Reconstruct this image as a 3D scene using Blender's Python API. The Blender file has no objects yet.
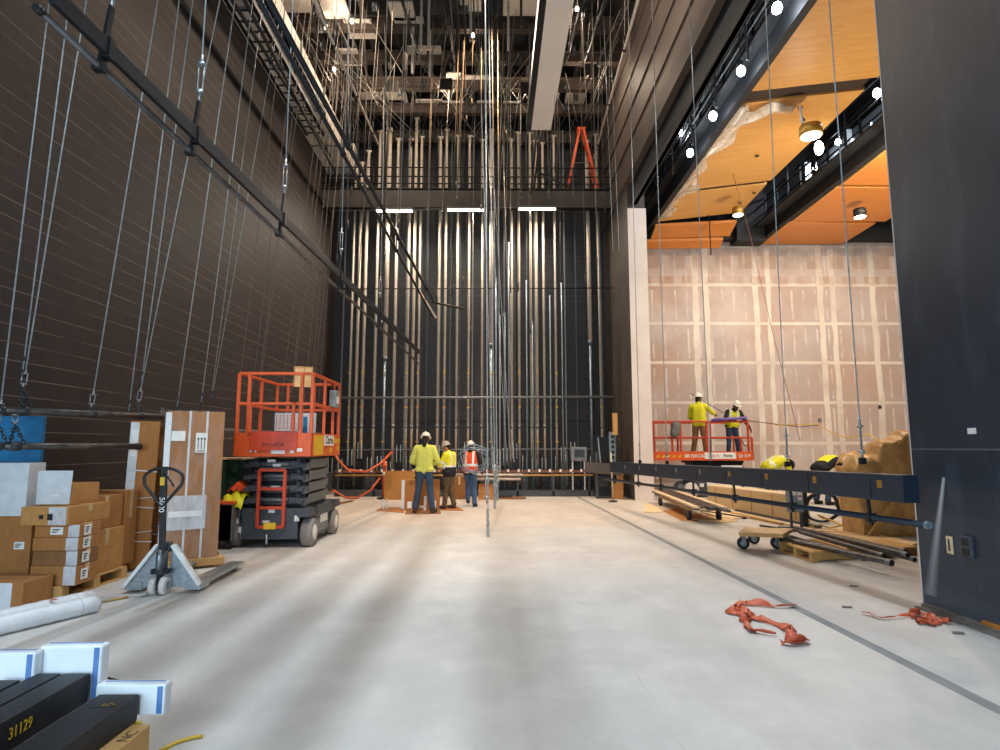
import bpy, math, random
from math import sin, cos, pi, radians, atan, tan, sqrt, floor
from mathutils import Vector, Matrix, Euler

random.seed(7)
SC = bpy.context.scene
COL = SC.collection

# ------------------------------------------------------------------ camera
CAM_H, FPX = 1.45, 600.0
PITCH = atan(72.0 / FPX)
YAW = -atan(6.0 / FPX)
cam_data = bpy.data.cameras.new('camera')
cam_data.sensor_width = 36.0
cam_data.lens = 36.0 * FPX / 1000.0
cam_data.clip_start, cam_data.clip_end = 0.05, 200
cam = bpy.data.objects.new('camera', cam_data)
COL.objects.link(cam)
cam.location = (0, 0, CAM_H)
cam.rotation_euler = (pi / 2 + PITCH, 0, YAW)
SC.camera = cam
_R = Euler((pi / 2 + PITCH, 0, YAW)).to_matrix()
_C = Vector((0, 0, CAM_H))


def ray(px, py):
    return _R @ Vector(((px - 500) / FPX, (375 - py) / FPX, -1.0))


def PX(px, py, X):
    d = ray(px, py); return _C + d * (X / d.x)


def PY(px, py, Y):
    d = ray(px, py); return _C + d * (Y / d.y)


def PZ(px, py, Z=0.0):
    d = ray(px, py); return _C + d * ((Z - CAM_H) / d.z)


# ------------------------------------------------------------------ colour / materials
def lin(h):
    if isinstance(h, (tuple, list)):
        return (h[0], h[1], h[2], 1.0)
    h = h.lstrip('#')
    o = []
    for i in (0, 2, 4):
        c = int(h[i:i + 2], 16) / 255
        o.append(c / 12.92 if c <= .04045 else ((c + .055) / 1.055) ** 2.4)
    return (o[0], o[1], o[2], 1.0)


def new_mat(name):
    m = bpy.data.materials.new(name)
    m.use_nodes = True
    nt = m.node_tree
    b = nt.nodes['Principled BSDF']
    return m, nt, b


def nd(nt, t, **kw):
    n = nt.nodes.new(t)
    for k, v in kw.items():
        if k.startswith('i_'):
            n.inputs[k[2:].replace('_', ' ')].default_value = v
        else:
            setattr(n, k, v)
    return n


def mth(nt, op, a, b=None, c=None):
    n = nt.nodes.new('ShaderNodeMath'); n.operation = op
    for i, v in enumerate((a, b, c)):
        if v is None:
            continue
        if isinstance(v, (int, float)):
            n.inputs[i].default_value = v
        else:
            nt.links.new(v, n.inputs[i])
    return n.outputs[0]


def mix(nt, fac, a, b, mode='MIX'):
    n = nt.nodes.new('ShaderNodeMix'); n.data_type = 'RGBA'; n.blend_type = mode
    for s, v in ((n.inputs['Factor'], fac), (n.inputs['A'], a), (n.inputs['B'], b)):
        pass
    ins = [n.inputs[0], n.inputs[6], n.inputs[7]]
    for s, v in zip(ins, (fac, a, b)):
        if isinstance(v, (int, float)):
            s.default_value = v
        elif isinstance(v, (tuple, list)):
            s.default_value = v
        else:
            nt.links.new(v, s)
    return n.outputs[2]


def ramp(nt, fac, p0, p1, c0=(0, 0, 0, 1), c1=(1, 1, 1, 1)):
    n = nt.nodes.new('ShaderNodeValToRGB')
    n.color_ramp.elements[0].position = p0; n.color_ramp.elements[0].color = c0
    n.color_ramp.elements[1].position = p1; n.color_ramp.elements[1].color = c1
    nt.links.new(fac, n.inputs[0])
    return n.outputs[0]


def noise(nt, vec, scale, detail=4, rough=.55):
    n = nt.nodes.new('ShaderNodeTexNoise')
    n.inputs['Scale'].default_value = scale
    n.inputs['Detail'].default_value = detail
    n.inputs['Roughness'].default_value = rough
    if vec is not None:
        nt.links.new(vec, n.inputs['Vector'])
    return n.outputs[0]


def objco(nt):
    return nt.nodes.new('ShaderNodeTexCoord').outputs['Object']


def scaled(nt, vec, s):
    n = nt.nodes.new('ShaderNodeVectorMath'); n.operation = 'MULTIPLY'
    nt.links.new(vec, n.inputs[0]); n.inputs[1].default_value = s
    return n.outputs[0]


def bump(nt, b, h, strength=.3, dist=.01):
    n = nt.nodes.new('ShaderNodeBump')
    n.inputs['Strength'].default_value = strength
    n.inputs['Distance'].default_value = dist
    nt.links.new(h, n.inputs['Height'])
    nt.links.new(n.outputs[0], b.inputs['Normal'])


def mat(name, c1, c2=None, rough=.6, metal=0.0, ns=6.0, stretch=(1, 1, 1), bmp=0.0, alpha=1.0, trans=0.0):
    m, nt, b = new_mat(name)
    c1 = lin(c1)
    c2 = lin(c2) if c2 else tuple(min(1, x * .8) for x in c1[:3]) + (1,)
    v = scaled(nt, objco(nt), stretch)
    f = noise(nt, v, ns)
    fr = ramp(nt, f, .32, .68)
    nt.links.new(mix(nt, fr, c1, c2), b.inputs['Base Color'])
    b.inputs['Roughness'].default_value = rough
    b.inputs['Metallic'].default_value = metal
    if bmp:
        bump(nt, b, f, bmp)
    if alpha < 1:
        b.inputs['Alpha'].default_value = alpha
    if trans:
        b.inputs['Transmission Weight'].default_value = trans
    return m


def emis(name, col, s):
    m, nt, b = new_mat(name)
    b.inputs['Base Color'].default_value = lin(col)
    b.inputs['Emission Color'].default_value = lin(col)
    b.inputs['Emission Strength'].default_value = s
    f = noise(nt, objco(nt), 3)
    nt.links.new(mth(nt, 'MULTIPLY_ADD', f, .1, .3), b.inputs['Roughness'])
    return m


# ------------------------------------------------------------------ mesh builder
class MB:
    def __init__(s):
        s.v, s.f, s.sm, s.mi = [], [], [], []
        s.cur = 0

    def _add(s, vs, fs, smooth=False):
        o = len(s.v)
        s.v += [tuple(p) for p in vs]
        for i, f in enumerate(fs):
            s.f.append([o + k for k in f])
            s.sm.append(smooth if isinstance(smooth, bool) else smooth[i])
            s.mi.append(s.cur)
        return s

    def box(s, x0, x1, y0, y1, z0, z1):
        vs = [(x0, y0, z0), (x1, y0, z0), (x1, y1, z0), (x0, y1, z0), (x0, y0, z1), (x1, y0, z1), (x1, y1, z1), (x0, y1, z1)]
        return s._add(vs, [(3, 2, 1, 0), (4, 5, 6, 7), (0, 1, 5, 4), (1, 2, 6, 5), (2, 3, 7, 6), (3, 0, 4, 7)])

    def cbox(s, c, d, rot=None):
        hx, hy, hz = d[0] / 2, d[1] / 2, d[2] / 2
        R = Euler(rot).to_matrix() if rot else Matrix.Identity(3)
        c = Vector(c)
        vs = [c + R @ Vector(p) for p in [(-hx, -hy, -hz), (hx, -hy, -hz), (hx, hy, -hz), (-hx, hy, -hz), (-hx, -hy, hz), (hx, -hy, hz), (hx, hy, hz), (-hx, hy, hz)]]
        return s._add(vs, [(3, 2, 1, 0), (4, 5, 6, 7), (0, 1, 5, 4), (1, 2, 6, 5), (2, 3, 7, 6), (3, 0, 4, 7)])

    def bar(s, a, b, w, h, up=(0, 0, 1)):
        a, b = Vector(a), Vector(b)
        d = (b - a).normalized(); up = Vector(up)
        if abs(d.dot(up)) > .99:
            up = Vector((0, 1, 0))
        x = d.cross(up).normalized(); u = x.cross(d)
        vs = []
        for p in (a, b):
            for sx, su in ((-1, -1), (1, -1), (1, 1), (-1, 1)):
                vs.append(p + x * (sx * w / 2) + u * (su * h / 2))
        return s._add(vs, [(0, 3, 2, 1)[::-1], (4, 5, 6, 7), (0, 1, 5, 4), (1, 2, 6, 5), (2, 3, 7, 6), (3, 0, 4, 7)])

    def tube(s, a, b, r, n=8, r2=None, cap=True):
        a, b = Vector(a), Vector(b)
        r2 = r if r2 is None else r2
        d = (b - a).normalized()
        up = Vector((0, 0, 1)) if abs(d.z) < .95 else Vector((1, 0, 0))
        x = d.cross(up).normalized(); y = d.cross(x)
        vs = []
        for p, rr in ((a, r), (b, r2)):
            for i in range(n):
                t = 2 * pi * i / n
                vs.append(p + x * (cos(t) * rr) + y * (sin(t) * rr))
        fs = [(i, (i + 1) % n, n + (i + 1) % n, n + i) for i in range(n)]
        sm = [True] * n
        if cap:
            fs += [tuple(range(n))[::-1], tuple(range(n, 2 * n))]; sm += [False, False]
        return s._add(vs, fs, sm)

    def path(s, pts, r, n=6, closed=False):
        pts = [Vector(p) for p in pts]
        m = len(pts)
        rs = r if isinstance(r, (list, tuple)) else [r] * m
        vs = []
        px = None
        for i, p in enumerate(pts):
            if closed:
                d = pts[(i + 1) % m] - pts[i - 1]
            else:
                d = pts[min(i + 1, m - 1)] - pts[max(i - 1, 0)]
            d.normalize()
            if px is None:
                up = Vector((0, 0, 1)) if abs(d.z) < .9 else Vector((1, 0, 0))
                x = d.cross(up).normalized()
            else:
                x = px - d * px.dot(d)
                x = x.normalized() if x.length > 1e-6 else d.orthogonal().normalized()
            px = x
            y = d.cross(x)
            for k in range(n):
                t = 2 * pi * k / n
                vs.append(p + x * (cos(t) * rs[i]) + y * (sin(t) * rs[i]))
        fs = []
        for i in range(m if closed else m - 1):
            j = (i + 1) % m
            for k in range(n):
                fs.append((i * n + k, i * n + (k + 1) % n, j * n + (k + 1) % n, j * n + k))
        sm = [True] * len(fs)
        if not closed:
            fs += [tuple(range(n))[::-1], tuple(range((m - 1) * n, m * n))]; sm += [False, False]
        return s._add(vs, fs, sm)

    def ribbon(s, pts, w, th=.002, side=None):
        """flat strap of width w following pts"""
        pts = [Vector(p) for p in pts]
        m = len(pts); vs = []
        for i, p in enumerate(pts):
            d = (pts[min(i + 1, m - 1)] - pts[max(i - 1, 0)]).normalized()
            sd = Vector(side[i]) if isinstance(side, list) else (Vector(side) if side is not None else d.cross(Vector((0, 0, 1))))
            sd = (sd - d * sd.dot(d)).normalized()
            nn = d.cross(sd)
            ww = w[i] if isinstance(w, (list, tuple)) else w
            for a, b in ((-1, -1), (1, -1), (1, 1), (-1, 1)):
                vs.append(p + sd * (a * ww / 2) + nn * (b * th / 2))
        fs = []
        for i in range(m - 1):
            for k in range(4):
                fs.append((i * 4 + k, i * 4 + (k + 1) % 4, (i + 1) * 4 + (k + 1) % 4, (i + 1) * 4 + k))
        fs += [(3, 2, 1, 0), tuple((m - 1) * 4 + k for k in range(4))]
        return s._add(vs, fs, True)

    def lathe(s, prof, c=(0, 0, 0), n=16, axis='Z'):
        vs = []; c = Vector(c)
        for r, z in prof:
            for i in range(n):
                t = 2 * pi * i / n
                p = (r * cos(t), r * sin(t), z)
                if axis == 'X': p = (z, p[0], p[1])
                if axis == 'Y': p = (p[1], z, p[0])
                vs.append(c + Vector(p))
        m = len(prof)
        fs = []
        for j in range(m - 1):
            for i in range(n):
                fs.append((j * n + i, j * n + (i + 1) % n, (j + 1) * n + (i + 1) % n, (j + 1) * n + i))
        sm = [True] * len(fs)
        fs += [tuple(range(n))[::-1], tuple(range((m - 1) * n, m * n))]; sm += [False, False]
        return s._add(vs, fs, sm)

    def ell(s, c, r, rot=None, u=14, w=8):
        c = Vector(c); R = Euler(rot).to_matrix() if rot else Matrix.Identity(3)
        if isinstance(r, (int, float)): r = (r, r, r)
        vs = [c + R @ Vector((0, 0, -r[2]))]
        for j in range(1, w):
            ph = -pi / 2 + pi * j / w
            for i in range(u):
                t = 2 * pi * i / u
                vs.append(c + R @ Vector((r[0] * cos(ph) * cos(t), r[1] * cos(ph) * sin(t), r[2] * sin(ph))))
        vs.append(c + R @ Vector((0, 0, r[2])))
        fs = [(0, 1 + (i + 1) % u, 1 + i) for i in range(u)]
        for j in range(w - 2):
            for i in range(u):
                a = 1 + j * u
                fs.append((a + i, a + (i + 1) % u, a + u + (i + 1) % u, a + u + i))
        L = len(vs) - 1; a = 1 + (w - 2) * u
        fs += [(a + i, a + (i + 1) % u, L) for i in range(u)]
        return s._add(vs, fs, True)

    def cap(s, a, b, ra, rb, n=10):
        a, b = Vector(a), Vector(b)
        s.tube(a, b, ra, n, rb); s.ell(a, ra, None, 10, 6); s.ell(b, rb, None, 10, 6)
        return s

    def quad(s, a, b, c, d):
        return s._add([a, b, c, d], [(0, 1, 2, 3)])

    def prism(s, pts, vec):
        """closed polygon pts (3D) extruded by vec"""
        vec = Vector(vec); n = len(pts)
        vs = [Vector(p) for p in pts] + [Vector(p) + vec for p in pts]
        fs = [tuple(range(n))[::-1], tuple(range(n, 2 * n))] + [(i, (i + 1) % n, n + (i + 1) % n, n + i) for i in range(n)]
        return s._add(vs, fs)

    def grid(s, nx, ny, fn, smooth=True):
        vs = [fn(i / nx, j / ny) for j in range(ny + 1) for i in range(nx + 1)]
        fs = [(j * (nx + 1) + i, j * (nx + 1) + i + 1, (j + 1) * (nx + 1) + i + 1, (j + 1) * (nx + 1) + i) for j in range(ny) for i in range(nx)]
        return s._add(vs, fs, smooth)

    def mesh(s, name, mats, off=None):
        me = bpy.data.meshes.new(name)
        v = s.v
        if off is not None:
            v = [(p[0] - off[0], p[1] - off[1], p[2] - off[2]) for p in v]
        me.from_pydata(v, [], s.f)
        me.polygons.foreach_set('use_smooth', s.sm)
        for m in mats: me.materials.append(m)
        if len(mats) > 1:
            me.polygons.foreach_set('material_index', s.mi)
        me.update()
        import bmesh
        bm = bmesh.new(); bm.from_mesh(me)
        bmesh.ops.recalc_face_normals(bm, faces=bm.faces)
        bm.to_mesh(me); bm.free()
        return me

    def build(s, name, m, parent=None, bev=0.0, w=False, solid=0.0, seg=2):
        """w: vertices are in world space, parent unrotated"""
        mats = m if isinstance(m, (list, tuple)) else [m]
        off = None
        loc = (0, 0, 0)
        if w and parent is not None:
            off = Vector(parent.location)
            if parent.parent is not None: off = off + Vector(parent.parent.location)
        if parent is None:
            xs = [p[0] for p in s.v]; ys = [p[1] for p in s.v]; zs = [p[2] for p in s.v]
            loc = ((min(xs) + max(xs)) / 2, (min(ys) + max(ys)) / 2, min(zs))
            off = loc
        o = bpy.data.objects.new(name, s.mesh(name, mats, off))
        COL.objects.link(o)
        o.location = loc
        if parent is not None: o.parent = parent
        if bev:
            b = o.modifiers.new('bevel', 'BEVEL'); b.width = bev; b.segments = seg; b.limit_method = 'ANGLE'
        if solid:
            b = o.modifiers.new('solid', 'SOLIDIFY'); b.thickness = solid
        return o


def tag(o, label=None, cat=None, group=None, kind=None):
    if label: o['label'] = label
    if cat: o['category'] = cat
    if group: o['group'] = group
    if kind: o['kind'] = kind
    return o


def thing(name, label, cat, loc=(0, 0, 0), rz=0.0, group=None):
    o = bpy.data.objects.new(name, None)
    o.empty_display_size = .2
    COL.objects.link(o); o.location = loc; o.rotation_euler = (0, 0, rz)
    return tag(o, label, cat, group)


def struct(o):
    o['kind'] = 'structure'; return o


def dup(o, loc=None, rz=None, label=None, group=None, parent=None):
    c = o.copy(); COL.objects.link(c)
    if parent is not None: c.parent = parent
    if loc is not None: c.location = loc
    if rz is not None: c.rotation_euler = (0, 0, rz)
    if label: c['label'] = label
    if group: c['group'] = group
    for ch in list(o.children): dup(ch, parent=c)
    return c


def text(body, size, m, parent, loc, rot, name='lettering', align='CENTER', extrude=.0006, sx=1.0, bold=0.0):
    cu = bpy.data.curves.new(name, 'FONT')
    cu.body = body; cu.size = size; cu.align_x = align; cu.align_y = 'CENTER'; cu.extrude = extrude; cu.offset = bold
    cu.materials.append(m)
    tmp = bpy.data.objects.new('tmp_text', cu); COL.objects.link(tmp)
    dg = bpy.context.evaluated_depsgraph_get(); dg.update()
    me = bpy.data.meshes.new_from_object(tmp.evaluated_get(dg), depsgraph=dg)
    bpy.data.objects.remove(tmp); bpy.data.curves.remove(cu)
    me.materials.clear(); me.materials.append(m)
    o = bpy.data.objects.new(name, me); COL.objects.link(o)
    o.parent = parent; o.location = loc; o.rotation_euler = rot; o.scale = (sx, 1, 1)
    return o


def remesh(mb, voxel, smooth=6, fac=.5):
    me = mb.mesh('tmp', [])
    o = bpy.data.objects.new('tmp', me); COL.objects.link(o)
    r = o.modifiers.new('r', 'REMESH'); r.mode = 'VOXEL'; r.voxel_size = voxel; r.use_smooth_shade = True
    if smooth:
        sm = o.modifiers.new('s', 'SMOOTH'); sm.iterations = smooth; sm.factor = fac
    dg = bpy.context.evaluated_depsgraph_get(); dg.update()
    out = bpy.data.meshes.new_from_object(o.evaluated_get(dg), depsgraph=dg)
    bpy.data.objects.remove(o); bpy.data.meshes.remove(me)
    out.materials.clear()
    out.polygons.foreach_set('use_smooth', [True] * len(out.polygons))
    return out


def area(name, loc, rot, sx, sy, e, col=(1, 1, 1), spread=pi):
    l = bpy.data.lights.new(name, 'AREA'); l.shape = 'RECTANGLE'; l.size = sx; l.size_y = sy
    l.energy = e; l.color = col; l.spread = spread
    o = bpy.data.objects.new(name, l); COL.objects.link(o); o.location = loc; o.rotation_euler = rot
    return o


def point(name, loc, e, col=(1, 1, 1), r=.05):
    l = bpy.data.lights.new(name, 'POINT'); l.energy = e; l.color = col; l.shadow_soft_size = r
    o = bpy.data.objects.new(name, l); COL.objects.link(o); o.location = loc
    return o


def spot(name, loc, tgt, e, col=(1, 1, 1), ang=100, blend=.6, r=.1):
    l = bpy.data.lights.new(name, 'SPOT'); l.energy = e; l.color = col; l.spot_size = radians(ang); l.spot_blend = blend
    l.shadow_soft_size = r
    o = bpy.data.objects.new(name, l); COL.objects.link(o); o.location = loc
    d = Vector(tgt) - Vector(loc)
    o.rotation_euler = d.to_track_quat('-Z', 'Y').to_euler()
    return o
# ------------------------------------------------------------------ materials
M = {}
for nm, c1, c2, ro, me in [
    ('black_steel', '#202327', '#15171a', .45, .4), ('dark_grey', '#484e55', '#393e44', .55, .1),
    ('mid_grey', '#7d8082', '#6a6d70', .5, .2), ('galv', '#aeb6ba', '#8e979c', .38, .7),
    ('pipe_pale', '#cdc1b2', '#b3a798', .6, .1), ('pipe_low', '#85796d', '#6e645a', .6, .1), ('steel_blue', '#8fa0aa', '#75858f', .4, .55),
    ('cable', '#c3ccd0', '#9aa5ab', .4, .5), ('cable_dim', '#8d867e', '#736d66', .6, .1), ('cable_dark', '#5a534d', '#47423d', .65, .1),
    ('orange_paint', '#e0622c', '#d25525', .42, .05), ('red_paint', '#c9482a', '#ba3f24', .42, .05),
    ('white_paint', '#e6e6e2', '#d4d4d0', .5, 0), ('black_paint', '#1a1b1d', '#121315', .5, 0),
    ('kraft', '#a0713f', '#946637', .8, 0), ('kraft_light', '#bb8549', '#ab773d', .8, 0), ('kraft_dark', '#8a5e33', '#7c532c', .8, 0),
    ('white_card', '#d9dadb', '#c9cacb', .75, 0), ('blue_card', '#2f84b4', '#256fa0', .65, 0),
    ('tape', '#c7a878', '#b99a6b', .35, 0), ('label_white', '#ecebe6', '#dddcd6', .6, 0),
    ('ink', '#202020', '#181818', .7, 0), ('rubber', '#2a2b2c', '#1f2021', .8, 0), ('tyre', '#8b8581', '#716b67', .8, 0),
    ('wheel_white', '#d8d2cb', '#c4beb6', .6, 0), ('pine', '#c69a5c', '#b0864b', .7, 0), ('pine_pale', '#e0c8a2', '#d2b68c', .7, 0),
    ('plastic_white', '#d7d9da', '#c8cacb', .4, 0), ('foam', '#e6eaec', '#dbe1e4', .7, 0), ('foam_blue', '#5f86bb', '#4470a8', .7, 0),
    ('lime', '#c9cf2e', '#b8be25', .8, 0), ('lime_pale', '#d2d565', '#c2c557', .85, 0), ('hivis', '#e2dc20', '#d2cc18', .7, 0), ('hivis_orange', '#e4511f', '#d6471a', .7, 0),
    ('reflect', '#e8e8e4', '#dcdcd8', .35, .1), ('denim', '#33475f', '#283a51', .85, 0), ('denim_blue', '#3f5a78', '#33496a', .85, 0),
    ('tan_cloth', '#8b6238', '#7b552f', .85, 0), ('brown_cloth', '#5d4730', '#4d3a27', .85, 0), ('black_cloth', '#191a1e', '#121316', .85, 0),
    ('skin_dark', '#6a4330', '#5e3a29', .6, 0), ('skin_light', '#b98264', '#a97356', .6, 0),
    ('boot', '#4a3626', '#3d2c1f', .7, 0), ('boot_black', '#1d1c1b', '#151413', .6, 0),
    ('hat_white', '#e4e0d8', '#d6d2ca', .35, 0), ('hat_grey', '#a9a39a', '#8f8980', .4, 0), ('hair', '#17120f', '#0f0c0a', .8, 0),
    ('yellow', '#e0b421', '#d0a51a', .5, 0), ('yellow_strap', '#ddb63a', '#cda52e', .5, 0), ('purple', '#7a5fa8', '#6b5196', .6, 0),
    ('tape_orange', '#cf6446', '#b9512f', .45, 0), ('hose_orange', '#c85a2a', '#b44e22', .5, 0), ('green_box', '#1d4638', '#163a2e', .6, 0),
    ('sprinkler', '#7d4a38', '#6a3d2e', .5, 0), ('grey_tub', '#6f6a66', '#5e5955', .6, 0), ('chain', '#4a4f54', '#3a3e43', .4, .7),
    ('panel_box', '#8d9596', '#7a8283', .5, .2), ('brass', '#b58a3c', '#9c742f', .4, .6), ('duct_white', '#cfc6bc', '#bdb4aa', .5, .1),
    ('masonite', '#7d756e', '#68615b', .7, 0), ('gap_dark', '#3a2a1c', '#2e2116', .8, 0), ('wood_orange', '#c27a35', '#ac6929', .6, 0), ('ladder', '#d65420', '#c0481a', .45, 0),
    ('soffit', '#17181a', '#101113', .8, 0), ('roof', '#14161a', '#0e1013', .9, 0), ('catwalk', '#101317', '#0b0d10', .6, .1),
    ('grid_steel', '#4b4038', '#3a312b', .6, .1), ('grid_dark', '#211d1c', '#181514', .6, .1),
    ('aud_beam', '#33373c', '#282c31', .6, 0), ('stud', '#9ba4a8', '#848d92', .45, .3),
]:
    M[nm] = mat(nm, c1, c2, ro, me, ns=9 if me == 0 else 14)
M['kraft'] = mat('kraft', '#a8703a', '#9b6632', .82, 0, ns=30, stretch=(1, 1, .15))
M['osb'] = mat('osb', '#c08a49', '#9a6a32', .8, 0, ns=34, stretch=(1, 1, 1), bmp=.1)
M['ply'] = mat('ply', '#ddbd8c', '#cca874', .75, 0, ns=8, stretch=(.4, 5, 5))
M['camo'] = mat('camo', '#6b5436', '#463622', .85, 0, ns=16)
M['steel_pipe'] = mat('steel_pipe', '#6a6562', '#494543', .38, .6, ns=10)
M['batten_black'] = mat('batten_black', '#23262b', '#15171a', .5, .3, ns=18, bmp=.05)
M['dimple'] = mat('dimple', '#22242a', '#181a1f', .55, .1, ns=40, bmp=.08)
M['raceway'] = mat('raceway', '#1c2b3d', '#1a232e', .45, .1, ns=.7, bmp=.05)  # blue tint and broad variation paint cool light on the black beam
M['brown_wrap'] = mat('brown_wrap', '#cfa468', '#b88c52', .22, 0, ns=9, bmp=.8)
M['trunk_white'] = mat('trunk_white', '#d9d4cf', '#d2cdc8', .7, 0, ns=1)
M['lamp_white'] = emis('lamp_white', '#ffffff', 14)
M['lamp_cool'] = emis('lamp_cool', '#e2efff', 24)
M['lamp_warm'] = emis('lamp_warm', '#ffe9cc', 12)
M['tube_glow'] = emis('tube_glow', '#fff0dc', 9)
M['clear_bottle'] = mat('clear_bottle', '#e4e6e6', '#d8dada', .15, 0, trans=.7)


def film(name, col, a0, a1, ns=3.0):
    m, nt, b = new_mat(name)
    b.inputs['Base Color'].default_value = lin(col)
    b.inputs['Roughness'].default_value = .25
    f = noise(nt, scaled(nt, objco(nt), (1, 1, .35)), ns, 6, .7)
    r = ramp(nt, f, .35, .7, (a0,) * 3 + (1,), (a1,) * 3 + (1,))
    nt.links.new(r, b.inputs['Alpha'])
    bump(nt, b, f, .6, .02)
    return m


M['film'] = film('stretch_film', '#dfe2e8', .0, .18, 9)
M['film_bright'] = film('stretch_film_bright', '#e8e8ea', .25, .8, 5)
M['poly'] = film('poly_sheet', '#e6dccb', .25, .8, 2.5)


def cmu(name, base, base2, mort_lit, vert, axis, dirty=.5, zoff=0.0):
    """painted block wall: courses of 0.203 m; axis = horizontal axis of the wall face"""
    m, nt, b = new_mat(name)
    co = objco(nt)
    sp = nt.nodes.new('ShaderNodeSeparateXYZ'); nt.links.new(co, sp.inputs[0])
    u = sp.outputs[axis]; z = mth(nt, 'ADD', sp.outputs[2], zoff)
    row = mth(nt, 'DIVIDE', z, .203)
    fr = mth(nt, 'FRACT', row)
    hl = mth(nt, 'LESS_THAN', fr, .055)
    odd = mth(nt, 'FRACT', mth(nt, 'MULTIPLY', mth(nt, 'FLOOR', row), .5))
    uu = mth(nt, 'FRACT', mth(nt, 'ADD', mth(nt, 'DIVIDE', u, .406), odd))
    vl = mth(nt, 'LESS_THAN', uu, .03)
    big = noise(nt, co, .45, 5, .6)
    fine = noise(nt, co, 24, 4, .6)
    blk = nt.nodes.new('ShaderNodeTexWhiteNoise'); blk.noise_dimensions = '2D'
    cb = nt.nodes.new('ShaderNodeCombineXYZ')
    nt.links.new(mth(nt, 'FLOOR', mth(nt, 'ADD', mth(nt, 'DIVIDE', u, .406), odd)), cb.inputs[0])
    nt.links.new(mth(nt, 'FLOOR', row), cb.inputs[1])
    nt.links.new(cb.outputs[0], blk.inputs['Vector'])
    k = mth(nt, 'ADD', mth(nt, 'MULTIPLY', ramp(nt, big, .3, .7), .55), mth(nt, 'MULTIPLY', blk.outputs[0], .45))
    c = mix(nt, k, lin(base), lin(base2))
    c = mix(nt, mth(nt, 'MULTIPLY', vl, .7), c, lin(vert))
    ln = noise(nt, scaled(nt, co, (.6, .6, 6)), 1.2, 3)
    c = mix(nt, mth(nt, 'MULTIPLY', hl, ramp(nt, ln, .38, .62)), c, lin(mort_lit))  # pale bed joints: mortar plus the raking light they catch, painted in
    nt.links.new(c, b.inputs['Base Color'])
    b.inputs['Roughness'].default_value = .62
    h = mth(nt, 'SUBTRACT', mth(nt, 'MULTIPLY', fine, .25), mth(nt, 'MULTIPLY', mth(nt, 'MAXIMUM', hl, vl), .8))
    bump(nt, b, h, .35, .008)
    return m


M['cmu_left'] = cmu('painted_block_left', '#3c3332', '#302928', '#8a776b', '#191615', 1)
M['cmu_back'] = cmu('painted_block_back', '#24262b', '#1c1e22', '#3f4249', '#141518', 0)


def floor_mat():
    m, nt, b = new_mat('concrete_slab')
    co = objco(nt)
    big = noise(nt, co, .35, 6, .6); mid = noise(nt, co, 2.2, 6, .62); fine = noise(nt, co, 40, 3, .6)
    trow = noise(nt, scaled(nt, co, (1, .25, 1)), 1.3, 5, .6)
    c = mix(nt, ramp(nt, big, .3, .72), lin('#cac5bf'), lin('#b3afaa'))
    c = mix(nt, mth(nt, 'MULTIPLY', ramp(nt, mid, .42, .68), .55), c, lin('#d8d2ca'))
    c = mix(nt, mth(nt, 'MULTIPLY', ramp(nt, trow, .45, .75), .5), c, lin('#a19c98'))
    c = mix(nt, mth(nt, 'MULTIPLY', ramp(nt, fine, .5, .8), .15), c, lin('#8f8b87'))
    sp = nt.nodes.new('ShaderNodeSeparateXYZ'); nt.links.new(co, sp.inputs[0])
    wob = mth(nt, 'MULTIPLY', mth(nt, 'SUBTRACT', mid, .5), .02)
    lines = None
    for ax, at in ((0, 0.92), (1, 4.32), (0, -3.0), (1, 10.4)):
        d = mth(nt, 'ABSOLUTE', mth(nt, 'ADD', mth(nt, 'SUBTRACT', sp.outputs[ax], at), wob))
        l = mth(nt, 'LESS_THAN', d, .004)
        lines = l if lines is None else mth(nt, 'MAXIMUM', lines, l)
    c = mix(nt, mth(nt, 'MULTIPLY', mth(nt, 'MULTIPLY', lines, ramp(nt, mid, .45, .6)), .3), c, lin('#8a8580'))
    # specks of dropped plaster and paint
    vo = nt.nodes.new('ShaderNodeTexVoronoi'); vo.inputs['Scale'].default_value = 1.6; nt.links.new(co, vo.inputs['Vector'])
    dots = mth(nt, 'LESS_THAN', vo.outputs['Distance'], .022)
    c = mix(nt, mth(nt, 'MULTIPLY', dots, .6), c, lin('#8e867e'))
    nt.links.new(c, b.inputs['Base Color'])
    nt.links.new(mth(nt, 'MULTIPLY_ADD', mid, .25, .36), b.inputs['Roughness'])
    b.inputs['Specular IOR Level'].default_value = .4
    bump(nt, b, mth(nt, 'ADD', mth(nt, 'MULTIPLY', mid, .5), mth(nt, 'MULTIPLY', fine, .15)), .12, .01)
    return m


M['floor'] = floor_mat()


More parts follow.
